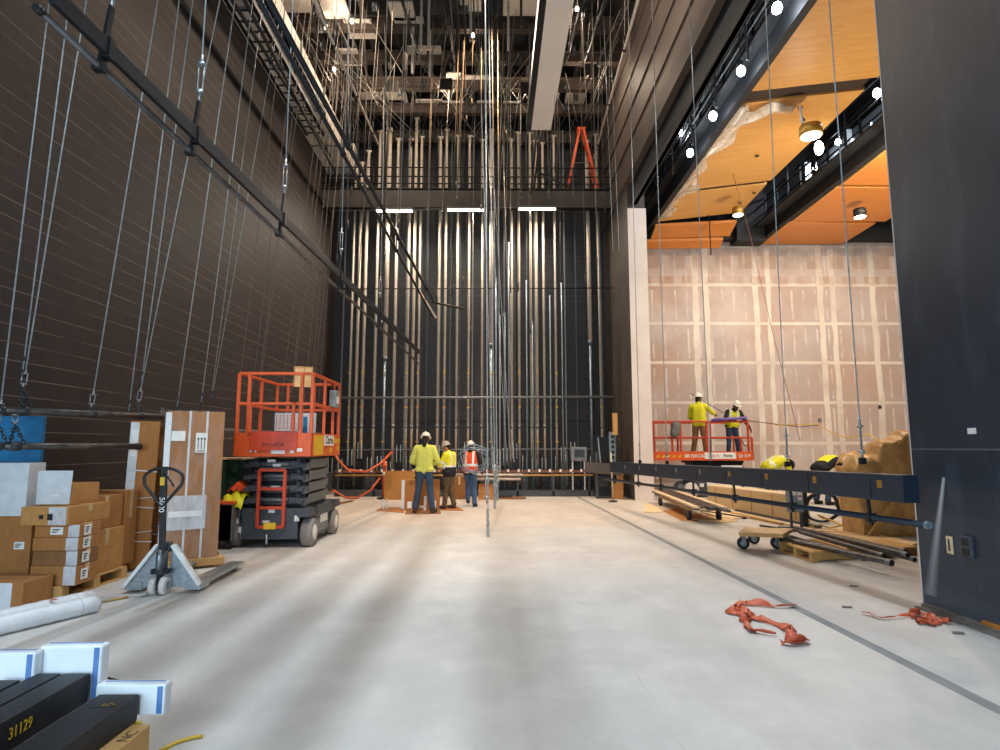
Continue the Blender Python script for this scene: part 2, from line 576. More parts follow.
def drywall_mat():
    m, nt, b = new_mat('taped_drywall')
    co = objco(nt)
    sp = nt.nodes.new('ShaderNodeSeparateXYZ'); nt.links.new(co, sp.inputs[0])
    x, z = sp.outputs[0], sp.outputs[2]
    big = noise(nt, co, .3, 5, .6); n2 = noise(nt, co, 1.7, 5, .6)
    c = mix(nt, ramp(nt, big, .36, .64), lin('#ba9a88'), lin('#b3a59f'))
    # skim-coated patches (cloudy grey-white)
    cl = noise(nt, scaled(nt, co, (1, 1, .8)), .55, 6, .62)
    c = mix(nt, mth(nt, 'MULTIPLY', ramp(nt, cl, .46, .66), .55), c, lin('#cdc3bb'))
    # mudded screw lines on studs every 0.406 m, broken at each sheet
    sx = mth(nt, 'FRACT', mth(nt, 'DIVIDE', x, .406))
    sl = mth(nt, 'LESS_THAN', mth(nt, 'ABSOLUTE', mth(nt, 'SUBTRACT', sx, .5)), .09)
    zf = mth(nt, 'FRACT', mth(nt, 'DIVIDE', mth(nt, 'ADD', z, -.16), 1.37))
    inz = mth(nt, 'MULTIPLY', mth(nt, 'GREATER_THAN', zf, .14), mth(nt, 'LESS_THAN', zf, .9))
    brk = ramp(nt, noise(nt, scaled(nt, co, (3, 3, .9)), 1.5, 3), .42, .6)
    c = mix(nt, mth(nt, 'MULTIPLY', mth(nt, 'MULTIPLY', sl, inz), mth(nt, 'MULTIPLY', brk, .8)), c, lin('#d9cdc4'))
    # horizontal taped seams and wide vertical taped joints
    hz = mth(nt, 'LESS_THAN', mth(nt, 'ABSOLUTE', mth(nt, 'SUBTRACT', mth(nt, 'ADD', zf, mth(nt, 'MULTIPLY', mth(nt, 'SUBTRACT', n2, .5), .04)), .03)), .045)
    edge = mth(nt, 'MULTIPLY', mth(nt, 'SUBTRACT', noise(nt, scaled(nt, co, (1, 1, .35)), 2.4, 4), .5), .2)
    lines = hz
    for at, wd in ((6.98, .1), (7.36, .09), (9.1, .1), (9.55, .08), (11.35, .1), (11.8, .1), (13.2, .1)):
        l = mth(nt, 'LESS_THAN', mth(nt, 'ABSOLUTE', mth(nt, 'ADD', mth(nt, 'SUBTRACT', x, at), edge)), wd)
        lines = mth(nt, 'MAXIMUM', lines, l)
    c = mix(nt, mth(nt, 'MULTIPLY', lines, ramp(nt, noise(nt, co, 1.1, 4), .32, .6, (.45, .45, .45, 1), (.9, .9, .9, 1))), c, lin('#e2d8c9'))
    # cross blocks between the joint pairs
    # upper band: dust and black overspray drifting down from the ceiling paint
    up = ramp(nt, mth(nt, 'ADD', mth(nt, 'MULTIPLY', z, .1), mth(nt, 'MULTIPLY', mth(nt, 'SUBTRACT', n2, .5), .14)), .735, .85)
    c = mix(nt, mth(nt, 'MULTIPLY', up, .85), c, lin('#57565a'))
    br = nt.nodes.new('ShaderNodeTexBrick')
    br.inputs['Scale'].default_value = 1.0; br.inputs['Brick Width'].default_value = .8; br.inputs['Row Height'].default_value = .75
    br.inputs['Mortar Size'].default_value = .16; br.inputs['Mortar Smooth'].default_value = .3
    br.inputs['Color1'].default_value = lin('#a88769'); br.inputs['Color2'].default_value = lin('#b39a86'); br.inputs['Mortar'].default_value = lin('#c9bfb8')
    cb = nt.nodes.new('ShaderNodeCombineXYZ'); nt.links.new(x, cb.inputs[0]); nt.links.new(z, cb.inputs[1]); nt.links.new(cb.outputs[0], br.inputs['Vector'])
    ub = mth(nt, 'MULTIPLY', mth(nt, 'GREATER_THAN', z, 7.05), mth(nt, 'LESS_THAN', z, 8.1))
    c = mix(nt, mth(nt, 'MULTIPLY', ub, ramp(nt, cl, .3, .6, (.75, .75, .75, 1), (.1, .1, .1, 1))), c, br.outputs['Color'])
    nt.links.new(c, b.inputs['Base Color'])
    b.inputs['Roughness'].default_value = .85
    return m


M['drywall'] = drywall_mat()


def wood_mat(name, a, bb, dark):
    m, nt, b = new_mat(name)
    co = objco(nt)
    g = noise(nt, scaled(nt, co, (.35, 5, 5)), 2.2, 6, .6)
    g2 = noise(nt, scaled(nt, co, (.5, 22, 22)), 2.0, 4, .6)
    c = mix(nt, ramp(nt, g, .3, .7), lin(a), lin(bb))
    c = mix(nt, mth(nt, 'MULTIPLY', ramp(nt, g2, .5, .75), .35), c, lin(dark))
    sp = nt.nodes.new('ShaderNodeSeparateXYZ'); nt.links.new(co, sp.inputs[0])
    fr = mth(nt, 'FRACT', mth(nt, 'DIVIDE', sp.outputs[1], .3))
    c = mix(nt, mth(nt, 'MULTIPLY', mth(nt, 'LESS_THAN', fr, .03), .25), c, lin(dark))
    nt.links.new(c, b.inputs['Base Color'])
    b.inputs['Roughness'].default_value = .45
    return m


M['maple'] = wood_mat('maple_panel', '#d9a35a', '#cb9448', '#a87432')
M['maple_lit'] = wood_mat('maple_panel_lit', '#cf8138', '#bf742e', '#8c5220')  # orange copy of the maple, painting lamp light from below


def black_wall_mat():
    m, nt, b = new_mat('black_painted_board')
    co = objco(nt)
    n1 = noise(nt, co, .9, 6, .65); n2 = noise(nt, scaled(nt, co, (1, 1, .3)), 3.5, 5, .65); n3 = noise(nt, co, 14, 4, .6)
    c = mix(nt, ramp(nt, n1, .3, .75), lin('#212a36'), lin('#2d3745'))
    c = mix(nt, mth(nt, 'MULTIPLY', ramp(nt, n2, .52, .78), .6), c, lin('#4a5563'))
    c = mix(nt, mth(nt, 'MULTIPLY', ramp(nt, n3, .62, .8), .3), c, lin('#5a6068'))
    # board joint
    sp = nt.nodes.new('ShaderNodeSeparateXYZ'); nt.links.new(co, sp.inputs[0])
    j = mth(nt, 'LESS_THAN', mth(nt, 'ABSOLUTE', mth(nt, 'SUBTRACT', sp.outputs[2], 1.43)), .006)
    c = mix(nt, mth(nt, 'MULTIPLY', j, .5), c, lin('#7a828a'))
    # plaster dust rising from the foot of the wall
    du = ramp(nt, mth(nt, 'ADD', sp.outputs[2], mth(nt, 'MULTIPLY', n2, .35)), .1, .42, (1, 1, 1, 1), (0, 0, 0, 1))
    c = mix(nt, mth(nt, 'MULTIPLY', du, .3), c, lin('#8b9298'))
    # one long dusty scrape, leaning with the stud brace that made it
    y = sp.outputs[1]; z = sp.outputs[2]
    tz = mth(nt, 'DIVIDE', mth(nt, 'SUBTRACT', z, .1), 1.08)
    yc = mth(nt, 'MULTIPLY_ADD', tz, -.3, PX(930, 598, 4.0).y)
    wd = mth(nt, 'MULTIPLY_ADD', mth(nt, 'POWER', tz, .6), -.085, .11)
    dd = mth(nt, 'DIVIDE', mth(nt, 'ABSOLUTE', mth(nt, 'SUBTRACT', y, yc)), wd)
    sm = mth(nt, 'MAXIMUM', mth(nt, 'SUBTRACT', 1.0, dd), 0)
    inz = mth(nt, 'MULTIPLY', mth(nt, 'GREATER_THAN', tz, 0), mth(nt, 'LESS_THAN', tz, 1))
    c = mix(nt, mth(nt, 'MULTIPLY', mth(nt, 'MULTIPLY', sm, inz), mth(nt, 'MULTIPLY_ADD', mth(nt, 'MULTIPLY', tz, tz), .6, .3)), c, lin('#cfd6da'))
    nt.links.new(c, b.inputs['Base Color'])
    b.inputs['Roughness'].default_value = .42
    bump(nt, b, n3, .06, .01)
    return m


M['black_wall'] = black_wall_mat()
M['header_face'] = mat('header_face', '#5a4f48', '#4a413b', .6, 0, ns=1.2, stretch=(1, .2, 1))
M['dark_board'] = mat('dark_board', '#4c443f', '#3c3632', .6, 0, ns=1.5)
M['jamb_board'] = mat('jamb_board', '#dbd1ca', '#cec3bb', .75, 0, ns=1.2)
# ------------------------------------------------------------------ the setting
XL, XR, YB = -5.55, 3.85, 20.5
XN = 4.0                               # stage face of the proscenium wall nearest the camera
YN = PX(923.5, 600, XN).y              # its edge
YF = 16.6                              # far jamb
ZTOP = 14.6

fl = MB().box(-5.6, 15.5, -4, 21, -.2, 0).build('floor', M['floor']); struct(fl)
fl_loc = Vector(fl.location)
# keep the slab's texture space on world coordinates
for v in fl.data.vertices: v.co = v.co + fl_loc
fl.location = (0, 0, 0)


def wstruct(name, mb, m, kind='structure', bev=0):
    o = mb.build(name, m)
    l = Vector(o.location)
    for v in o.data.vertices: v.co = v.co + l
    o.location = (0, 0, 0)
    if bev:
        b = o.modifiers.new('bevel', 'BEVEL'); b.width = bev; b.segments = 2; b.limit_method = 'ANGLE'
    o['kind'] = kind
    return o


wstruct('wall_left', MB().box(XL - .3, XL, -4, 21, 0, ZTOP), M['cmu_left'])
wstruct('wall_back', MB().box(XL, XR + .6, YB, YB + .3, 0, ZTOP), M['cmu_back'])
wstruct('wall_near', MB().box(XN, XN + .55, -4, YN, 0, ZTOP), M['black_wall'])
wstruct('trim_1', MB().box(XN - .004, XN + .5, YN, YN + .012, 0, ZTOP), M['jamb_board'])
wstruct('wall_right', MB().box(XR, XR + .5, YF + .02, YB, 0, ZTOP), M['dark_board'])
wstruct('wall_jamb', MB().box(XR + .0, XR + .53, YF, YF + .02, 0, 8.3), M['jamb_board'])
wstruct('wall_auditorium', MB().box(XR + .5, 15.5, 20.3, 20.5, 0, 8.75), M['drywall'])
wstruct('wall_attic', MB().box(XR + .5, 15.5, 20.35, 20.55, 8.75, ZTOP), M['roof'])
wstruct('wall_house', MB().box(15.3, 15.5, -4, 20.4, 0, ZTOP), M['roof'])
wstruct('wall_loading', MB().box(-5.6, 4.3, -4.2, -4, 5.2, ZTOP).box(1.2, 4.3, -4.2, -4, 0, 5.2), M['cmu_back'])
wstruct('ceiling', MB().box(-5.8, XR + .5, -4, 21, ZTOP, ZTOP + .2), M['roof'])
wstruct('ceiling_house', MB().box(XR + .5, 15.6, -4, 21, 13.4, 13.6), M['roof'])

# header over the opening: ribbed stage face, dark pocket, steel beam behind
mb = MB().box(XR - .05, XR + .12, YN - 1, YF + 3.9, 9.05, ZTOP)
wstruct('wall_header', mb, M['header_face'])
mb = MB()
for z in (9.9, 10.75, 11.6, 12.45, 13.3):
    mb.box(XR - .1, XR - .05, YN - 1, YF + 3.9, z, z + .16)
wstruct('trim_2', mb, M['header_face'])
wstruct('beam_proscenium', MB().box(4.02, 4.12, YN, YF + .3, 8.42, 9.2).box(3.98, 4.14, YN, YF + .3, 8.42, 8.46), M['aud_beam'])
# floor strip let into the slab and the masonite edge along the near wall
mb = MB()
a0, a1 = PZ(560, 488), PZ(1010, 716)
mb.prism([a0 + Vector((-.045, 0, 0)), a1 + Vector((-.045, 0, 0)), a1 + Vector((.045, 0, 0)), a0 + Vector((.045, 0, 0))], (0, 0, .003))
wstruct('trim_3', mb, mat('floor_strip', '#8b8d8c', '#787a7b', .6, 0, ns=3))
wstruct('trim_4', MB().box(XN - .06, XN - .001, -2, YN - .05, .0, .02).box(XN - .16, XN - .06, -2, YN - .1, 0, .008), M['masonite'])
wstruct('trim_5', MB().box(XN - .03, XN - .002, 3.0, 5.05, .021, .05), M['wood_orange'])

# ---- near wall fittings
t = thing('outlet_box', 'black surface outlet box with two rocker plates on the black wall', 'outlet', PX(969, 547, XN))
mb = MB().box(-.03, .0, -.06, .06, -.09, .09); mb.build('plate', M['dark_grey'], t, .006)
MB().box(-.036, -.03, -.035, .035, .012, .07).box(-.036, -.03, -.035, .035, -.07, -.012).build('socket', M['black_paint'], t, .002)
t = thing('switch_plate', 'small beige wall plate beside the dusty scrape on the black wall', 'wall plate', PX(950.5, 545, XN))
MB().box(-.012, 0, -.035, .035, -.075, .075).build('plate', M['pine_pale'], t, .003)
MB().box(-.016, -.012, -.01, .01, -.05, .05).build('slot', M['dark_grey'], t)
t = tag(MB().cbox(PX(972, 431, XN) + Vector((-.002, 0, 0)), (.004, .09, .05)).cbox(PX(972, 431, XN) + Vector((-.005, .02, 0)), (.003, .02, .03)).build('sticker', M['label_white']), 'small white sticker high on the black wall near its edge', 'sticker')

# ------------------------------------------------------------------ gallery on the back wall
GY0, GY1 = 18.5, 19.1
zb = PY(470, 208, GY0).z; zt = PY(470, 188, GY0).z
wstruct('beam_gallery', MB().box(XL, XR, GY0, GY0 + .12, zb, zt).box(XL, XR, GY0, GY1, zt - .08, zt - .02).box(XL, XR, GY0 - .06, GY0 + .2, zb, zb + .05), M['dark_board'])
t = thing('gallery_railing', 'dark three-bar railing along the gallery on the back wall', 'railing', (-.8, GY0, zt))
mb = MB()
for py in (167, 176, 183):
    z = PY(470, py, GY0).z
    mb.tube((XL, GY0 + .05, z), (XR, GY0 + .05, z), .022, 6)
mb.build('rail', M['grid_dark'], t, w=True)
for i in range(8):
    x = XL + .4 + i * 1.24
    MB().tube((x, GY0 + .05, zt - .05), (x, GY0 + .05, PY(470, 166, GY0).z), .022, 6).build('post', M['grid_dark'], t, w=True)
# fluorescent tubes
for i, (x0, x1, py, lab) in enumerate(((376, 413, 211, 'glowing batten light under the gallery, nearest the left block wall'), (447, 484, 210, 'glowing batten light at the middle of the gallery'), (518, 556, 209, 'glowing batten light under the gallery, nearest the orange ladder'))):
    a, b = PY(x0, py, GY0 - .12), PY(x1, py, GY0 - .12)
    t = thing('batten_light', lab, 'light', (a + b) / 2, group='gallery batten lights')
    L = (b - a).length / 2
    MB().box(-L, L, -.05, .05, .02, .09).build('housing', M['mid_grey'], t, .01)
    MB().tube((-L + .02, -.0, -.005), (L - .02, -.0, -.005), .035, 10).build('tube', M['tube_glow'], t)
    MB().box(-L - .02, -L + .02, -.05, .05, -.04, .06).box(L - .02, L + .02, -.05, .05, -.04, .06).build('end_cap', M['mid_grey'], t)
    l = area('gallery_lamp', (0, 0, -.06), (0, 0, 0), 1.2, .1, 60, (1, .86, .7)); l.parent = t
t = MB().tube(PY(330, 211, GY0 - .1), PY(600, 206, GY0 - .1), .012, 6).build('conduit', M['mid_grey'])
tag(t, 'thin conduit feeding the three gallery batten lights', 'conduit')

# ------------------------------------------------------------------ vertical arbor guide pipes against the back wall
PIPE_Y = 19.25
low = [348, 354.5, 361, 372.7, 383, 392.5, 405.7, 411.3, 417, 437, 443.7, 456, 468, 481.6, 491, 512, 519.6, 531.8, 537.7, 545, 557, 592, 602]
wide = {383: .075, 491: .075, 592: .07}
zpt = PY(470, 118, PIPE_Y).z
gp = 'pale guide pipes on the back wall'
rng = random.Random(3)
for i, px in enumerate(low):
    p = PY(px, 440, PIPE_Y)
    r = wide.get(px, rng.choice((.036, .042, .05)))
    top = zpt - rng.uniform(0, .9) - (1.2 if i < 3 else 0)
    t = thing('guide_pipe', 'tall pale vertical guide pipe passing behind the gallery up the back wall', 'pipe', (p.x, PIPE_Y, 0), group=gp)
    b = p.z - rng.uniform(.2, 1.0)
    split = rng.uniform(3.2, 5.5) if px in wide else 2.1
    MB().tube((0, 0, split), (0, 0, top), r, 10).build('upper_pipe', M['pipe_pale'], t)
    MB().tube((0, 0, .25), (0, 0, split), r * (.6 if px in wide else .9), 10).build('lower_pipe', M['steel_blue' if px in wide else 'pipe_low'], t)
    MB().tube((0, 0, split - .05), (0, 0, split + .05), r * 1.1, 10).build('coupling', M['mid_grey'], t)
    MB().tube((-.09, 0, top), (.09, 0, top), r * .8, 8).build('tee', M['pipe_pale'], t)
    if i % 2 == 0:
        for k in range(3):
            MB().box(-.045, .045, -.065, -.045, 1.6 + k * 1.1, 1.63 + k * 1.1).build('clip', M['yellow'], t)
# thinner tubes and dark guide rails between the pipes
for i in range(26):
    x = XL + .55 + i * .355 + rng.uniform(-.08, .08)
    t = MB().box(x - .02, x + .02, 19.7, 19.74, .2, 12.4).build('guide_rail', M['dark_grey' if i % 3 else 'mid_grey'])
    tag(t, 'thin dark vertical guide rail behind the pale pipes on the back wall', 'rail', 'dark guide rails on the back wall')
# horizontal spreaders
for py, r, mm, lab in ((398, .04, 'mid_grey', 'horizontal steel pipe crossing the back wall at about platform-rail height'), (450, .02, 'mid_grey', 'thin horizontal conduit crossing the back wall above the locking rail'), (289, .018, 'grid_dark', 'dark horizontal tie halfway up the back wall')):
    a, b = PY(333, py, 18.9), PY(614, py - 1, 18.9)
    tag(MB().tube(a, b, r, 8).build('cross_pipe', M[mm]), lab, 'pipe')
# locking rail with lock handles
LY = 18.0
t = thing('locking_rail', 'long steel locking rail along the foot of the back wall', 'rail', (-.8, LY, 0))
a, b = PY(335, 471, LY), PY(628, 471, LY)
MB().box(a.x, b.x, LY - .03, LY + .03, a.z - .05, a.z + .02).build('top_rail', M['sprinkler'], t, w=True)
MB().tube((a.x, LY, .62), (b.x, LY, .62), .03, 8).build('lower_rail', M['pine'], t, w=True)
MB().box(a.x, b.x, LY - .02, LY + .55, 0, .16).build('base_channel', M['dark_grey'], t, w=True)
for i in range(28):
    x = a.x + .15 + i * (b.x - a.x - .3) / 27
    m2 = MB().box(x - .03, x + .03, LY - .06, LY + .02, a.z - .03, a.z + .05)
    o = m2.build('rope_lock', M['label_white'], t, w=True)
for i in range(9):
    x = a.x + .1 + i * (b.x - a.x - .2) / 8
    MB().box(x - .025, x + .025, LY - .02, LY + .03, 0, a.z).build('post', M['dark_grey'], t, w=True)
# counterweight arbors stacked behind the rail
for i in range(30):
    x = XL + .5 + i * .3
    h = rng.uniform(.35, 1.05)
    t = thing('arbor', 'dark counterweight arbor standing behind the locking rail', 'counterweight', (x, 18.75, .16), group='counterweight arbors behind the locking rail')
    mb = MB()
    n = int(h / .11)
    for k in range(n):
        mb.box(-.09, .09, -.09, .09, k * .105, k * .105 + .095)
    mb.build('weight', M['black_steel' if i % 4 else 'dark_grey'], t, .006)
    MB().tube((-.06, 0, 0), (-.06, 0, h + .4), .012, 6).tube((.06, 0, 0), (.06, 0, h + .4), .012, 6).build('rod', M['steel_blue'], t)
# bluish steel uprights and coiled springs near the stepped cabinet
for i, px in enumerate((496, 500, 505, 509, 527, 533, 551, 563)):
    p = PY(px, 420, 18.3)
    h = rng.uniform(4.2, 8.2)
    tag(MB().tube((p.x, 18.3, .16), (p.x, 18.3, h), .022, 8).build('steel_tube', M['steel_blue']), 'slim bluish steel tube rising behind the locking rail near the middle of the back wall', 'tube', 'bluish steel tubes behind the locking rail')
# white legged rack with a small control cabinet
t = thing('control_stand', 'small grey control cabinet on two tall white legs by the locking rail', 'control cabinet', PZ(580, 495))
q = PZ(580, 495); qY = q.y
for px in (573, 585):
    p = PY(px, 495, qY) - q
    MB().box(p.x - .022, p.x + .022, -.025, .025, 0, 1.15).build('leg', M['white_paint'], t, .004)
z0, z1 = PY(579, 461, qY).z, PY(579, 447, qY).z
MB().box(-.25, .22, -.08, .08, z0, z1).build('cabinet', M['panel_box'], t, .01)
MB().box(-.17, .14, -.1, -.08, z0 + .12, z1 - .08).build('screen', M['dark_grey'], t)
MB().box(-.15, -.11, -.1, -.08, z0 + .03, z0 + .08).box(.08, .12, -.1, -.08, z0 + .03, z0 + .08).build('button', M['red_paint'], t)

# ------------------------------------------------------------------ orange stepladder on the gallery
p = PY(582, 188, GY0 + .3)
t = thing('stepladder', 'orange stepladder standing open on the gallery deck', 'ladder', (p.x, GY0 + .3, zt))
H = PY(580, 131, GY0 + .3).z - zt
for s in (-1, 1):
    sp = .5
    for dy in (-.2, .2):
        MB().bar((s * sp, dy, 0), (s * .06, dy * .6, H), .07, .04, (0, 1, 0)).build('leg', M['ladder'], t)
mb = MB()
for k in range(1, 6):
    u = k / 6.3; x = .5 * (1 - u) + .06 * u
    mb.box(x - .04, x + .04, -.2 * (1 - u * .4), .2 * (1 - u * .4), H * u, H * u + .03)
mb.build('step', M['steel_blue'], t)
MB().box(-.14, .14, -.16, .16, H - .02, H + .06).build('top_cap', M['ladder'], t, .01)
MB().tube((-.28, 0, H * .48), (.28, 0, H * .48), .01, 6).build('spreader', M['steel_blue'], t)

# ------------------------------------------------------------------ duct and loading gallery high on the left wall
t = thing('duct', 'large pale rectangular duct running high along the left block wall', 'duct', (-5.0, 14, 10.4))
MB().box(XL + .02, -4.62, 8.5, 19.4, 10.45, 11.05).build('duct_body', M['duct_white'], t, .02, w=True)
for y in (9.5, 11.4, 13.3, 15.2, 17.1, 19.0):
    MB().box(XL + .02, -4.58, y, y + .05, 10.41, 11.09).build('flange', M['mid_grey'], t, w=True)
a = PY(322, 167, 19.4); b = PY(357, 149, 19.4)
a.x = max(a.x, XL + .03)
MB().box(a.x, b.x, 19.0, 19.42, a.z, b.z).build('end_box', M['duct_white'], t, .02, w=True)
MB().box(a.x, b.x + .1, 19.1, 19.42, a.z - .35, a.z - .1).build('lower_box', M['duct_white'], t, .02, w=True)
t = thing('cable_tray', 'dark steel cable tray with hanging rails beneath the pale duct on the left', 'cable tray', (-4.5, 14, 9.6))
for x, z in ((-5.0, 9.75), (-4.55, 9.75), (-4.55, 10.3)):
    MB().box(x - .04, x + .04, 8.0, 15.2, z - .05, z + .05).build('rail', M['black_steel'], t, w=True)
for k in range(24):
    y = 8.2 + k * .3
    MB().box(-5.0, -4.55, y, y + .03, 9.73, 9.76).build('rung', M['black_steel'], t, w=True)
for k in range(4):
    y = 8.6 + k * 2.1
    MB().tube((-4.55, y, 9.75), (-4.55, y, 10.4), .02, 6).build('hanger', M['black_steel'], t, w=True)
MB().tube((XL + .06, 6, 9.2), (XL + .06, 19.8, 9.2), .05, 8).build('conduit', M['grid_dark'], t, w=True)

# ------------------------------------------------------------------ grid overhead
GZ = 12.75
for i, (y, z, h, m) in enumerate(((20.1, 12.1, .42, 'grid_steel'), (18.9, 12.5, .34, 'grid_steel'), (17.7, 12.6, .4, 'grid_steel'), (16.5, 12.7, .34, 'grid_steel'), (15.2, 12.75, .4, 'grid_steel'), (13.8, 12.8, .34, 'grid_steel'), (12.2, 12.8, .4, 'grid_steel'))):
    mb = MB().box(XL, XR - .1, y - .1, y + .1, z, z + .03).box(XL, XR - .1, y - .012, y + .012, z, z + h).box(XL, XR - .1, y - .1, y + .1, z + h - .03, z + h)
    o = wstruct('beam_grid', mb, M[m])
for i in range(12):
    x = XL + .5 + i * .76
    mb = MB().box(x - .05, x + .05, 11.0, 20.3, GZ + .25, GZ + .4)
    o = wstruct('beam_channel', mb, M['grid_dark'])
# pale decking plates lying on the grid, caught by the lamps
plates_ = [(300, 6), (335, 10), (402, 12), (470, 4), (520, 6), (560, 20), (350, 58), (425, 55), (455, 80), (478, 82), (342, 98), (372, 98), (395, 98), (452, 107), (430, 107), (485, 108), (512, 108), (538, 108), (552, 92), (575, 100), (345, 106), (372, 106), (398, 106), (410, 26), (360, 30)]
for i, (px, py) in enumerate(plates_):
    p = PZ(px, py, 12.95)
    w, d = rng.uniform(.5, 1.0), rng.uniform(.5, .8)
    tag(MB().cbox((p.x, min(p.y, 20), 12.98), (w, d, .05), (.0, 0, 0)).cbox((p.x, min(p.y, 20), 13.03), (w * .9, .05, .06)).build('grid_plate', M['duct_white'], bev=.005), 'pale deck plate lying on the steel grid high overhead', 'deck plate', 'pale deck plates on the grid')
# loft blocks and head blocks
for i in range(40):
    px, py = rng.uniform(300, 610), rng.uniform(4, 112)
    p = PZ(px, py, 12.55)
    if p.y > 20 or p.y < 13: continue
    t = thing('loft_block', 'small black pulley block hung under the steel grid', 'pulley', p, group='pulley blocks under the grid')
    MB().lathe([(.11, -.03), (.11, -.02), (.09, -.01), (.09, .01), (.11, .02), (.11, .03)], (0, 0, 0), 12, 'X').build('sheave', M['dark_grey'], t)
    MB().box(-.06, -.04, -.1, .1, -.1, .2).box(.04, .06, -.1, .1, -.1, .2).build('cheek', M['black_steel'], t)
# lamps in the grid
lamps = [(326, 28, 12.5), (334, 70, 12.4), (473, 36, 12.6), (352, 22, 12.6), (577, 10, 12.5), (590, 74, 12.2), (446, 88, 12.3), (392, 90, 12.2), (527, 92, 12.2)]
for i, (px, py, z) in enumerate(lamps):
    p = PZ(px, py, z)
    t = thing('work_lamp', 'bare work lamp glowing among the steel grid overhead', 'light', p, group='work lamps in the grid')
    MB().lathe([(.02, .22), (.05, .2), (.06, .1), (.05, .08)], (0, 0, 0), 12).build('socket', M['dark_grey'], t)
    MB().ell((0, 0, .02), (.045, .045, .06)).build('bulb', M['lamp_warm'], t)
    if i < 9:
        l = point('grid_lamp', (0, .12, -.06), 5 if i == 2 else 34 if i > 4 else 13, (1, .82, .62), .06); l.parent = t
        if i > 4:
            MB().box(-.2, .2, -.12, -.1, -.12, .24).build('reflector', M['grid_dark'], t)  # dark plate added to hide the bulb, leaving only its glow
V3 = lambda *a: Vector(a)
# ------------------------------------------------------------------ rigging: battens, cables, chains
def batten(name, label, cat, a, b, r=.025, m='batten_black', gap=0.0, caps=True, clamps=0, top=None, group=None, parts=None):
    a, b = Vector(a), Vector(b)
    t = thing(name, label, cat, (a + b) / 2, group=group)
    MB().tube(a, b, r, 10).build('pipe', M[m], t, w=True)
    d = (b - a).normalized()
    if caps:
        for p, s in ((a, -1), (b, 1)):
            MB().tube(p, p + d * (.05 * s), r * 1.12, 10).build('end_cap', M['black_paint'], t, w=True)
    return t


def chain(mb, a, b, link=.05, r=.008):
    a, b = Vector(a), Vector(b)
    L = (b - a).length; n = max(2, int(L / (link * .75)))
    d = (b - a) / n
    dn = d.normalized(); x = dn.orthogonal().normalized(); y = dn.cross(x)
    for i in range(n):
        c = a + d * (i + .5); s = x if i % 2 else y
        pts = []
        for k in range(8):
            t = 2 * pi * k / 8
            pts.append(c + dn * (cos(t) * link * .55) + s * (sin(t) * link * .3))
        mb.path(pts, r, 5, True)


def turnbuckle(mb, a, b, r=.018):
    a, b = Vector(a), Vector(b); d = b - a
    x = d.normalized().orthogonal().normalized() * r
    mb.tube(a + d * .2 + x, a + d * .8 + x, r * .3, 6).tube(a + d * .2 - x, a + d * .8 - x, r * .3, 6)
    mb.tube(a, a + d * .25, r * .6, 6).tube(a + d * .75, b, r * .6, 6)
    mb.tube(a + d * .17, a + d * .23, r * 1.5, 8).tube(a + d * .77, a + d * .83, r * 1.5, 8)


GRID_BOT = 12.7
# --- two low battens along the left wall
XB = -4.95
LP0, LP1 = PY(-22, 409, 5.8), PY(203, 418, 8.5)
LQ0, LQ1 = PY(-22, 446, 5.75), PY(136, 446.5, 7.2)
low1 = batten('low_batten', 'upper rusty brown pipe hung along the left block wall just above the boxes', 'pipe', LP0, LP1, .037, 'steel_pipe')
low2 = batten('low_batten', 'lower rusty brown pipe along the left block wall passing across the blue carton', 'pipe', LQ0, LQ1, .037, 'steel_pipe')
low3 = batten('low_batten', 'thin far pipe along the left block wall behind the orange lift', 'pipe', PX(205, 430, XB), Vector((XB, 17.2, PX(205, 430, XB).z + .1)), .03, 'steel_pipe')


def on_pipe(px, A, B):
    n = 600
    best, bp = 1e9, None
    for k in range(n + 1):
        p = A.lerp(B, k / n)
        v = _R.transposed() @ (p - _C)
        d = abs(500 - FPX * v.x / v.z - px)
        if d < best: best, bp = d, p
    return bp


qa = on_pipe(14, LQ0, LQ1)
MB().tube(qa - Vector((0, .06, 0)), qa + Vector((.01, .06, 0)), .046, 10).build('coupling', M['dark_grey'], low2, w=True)

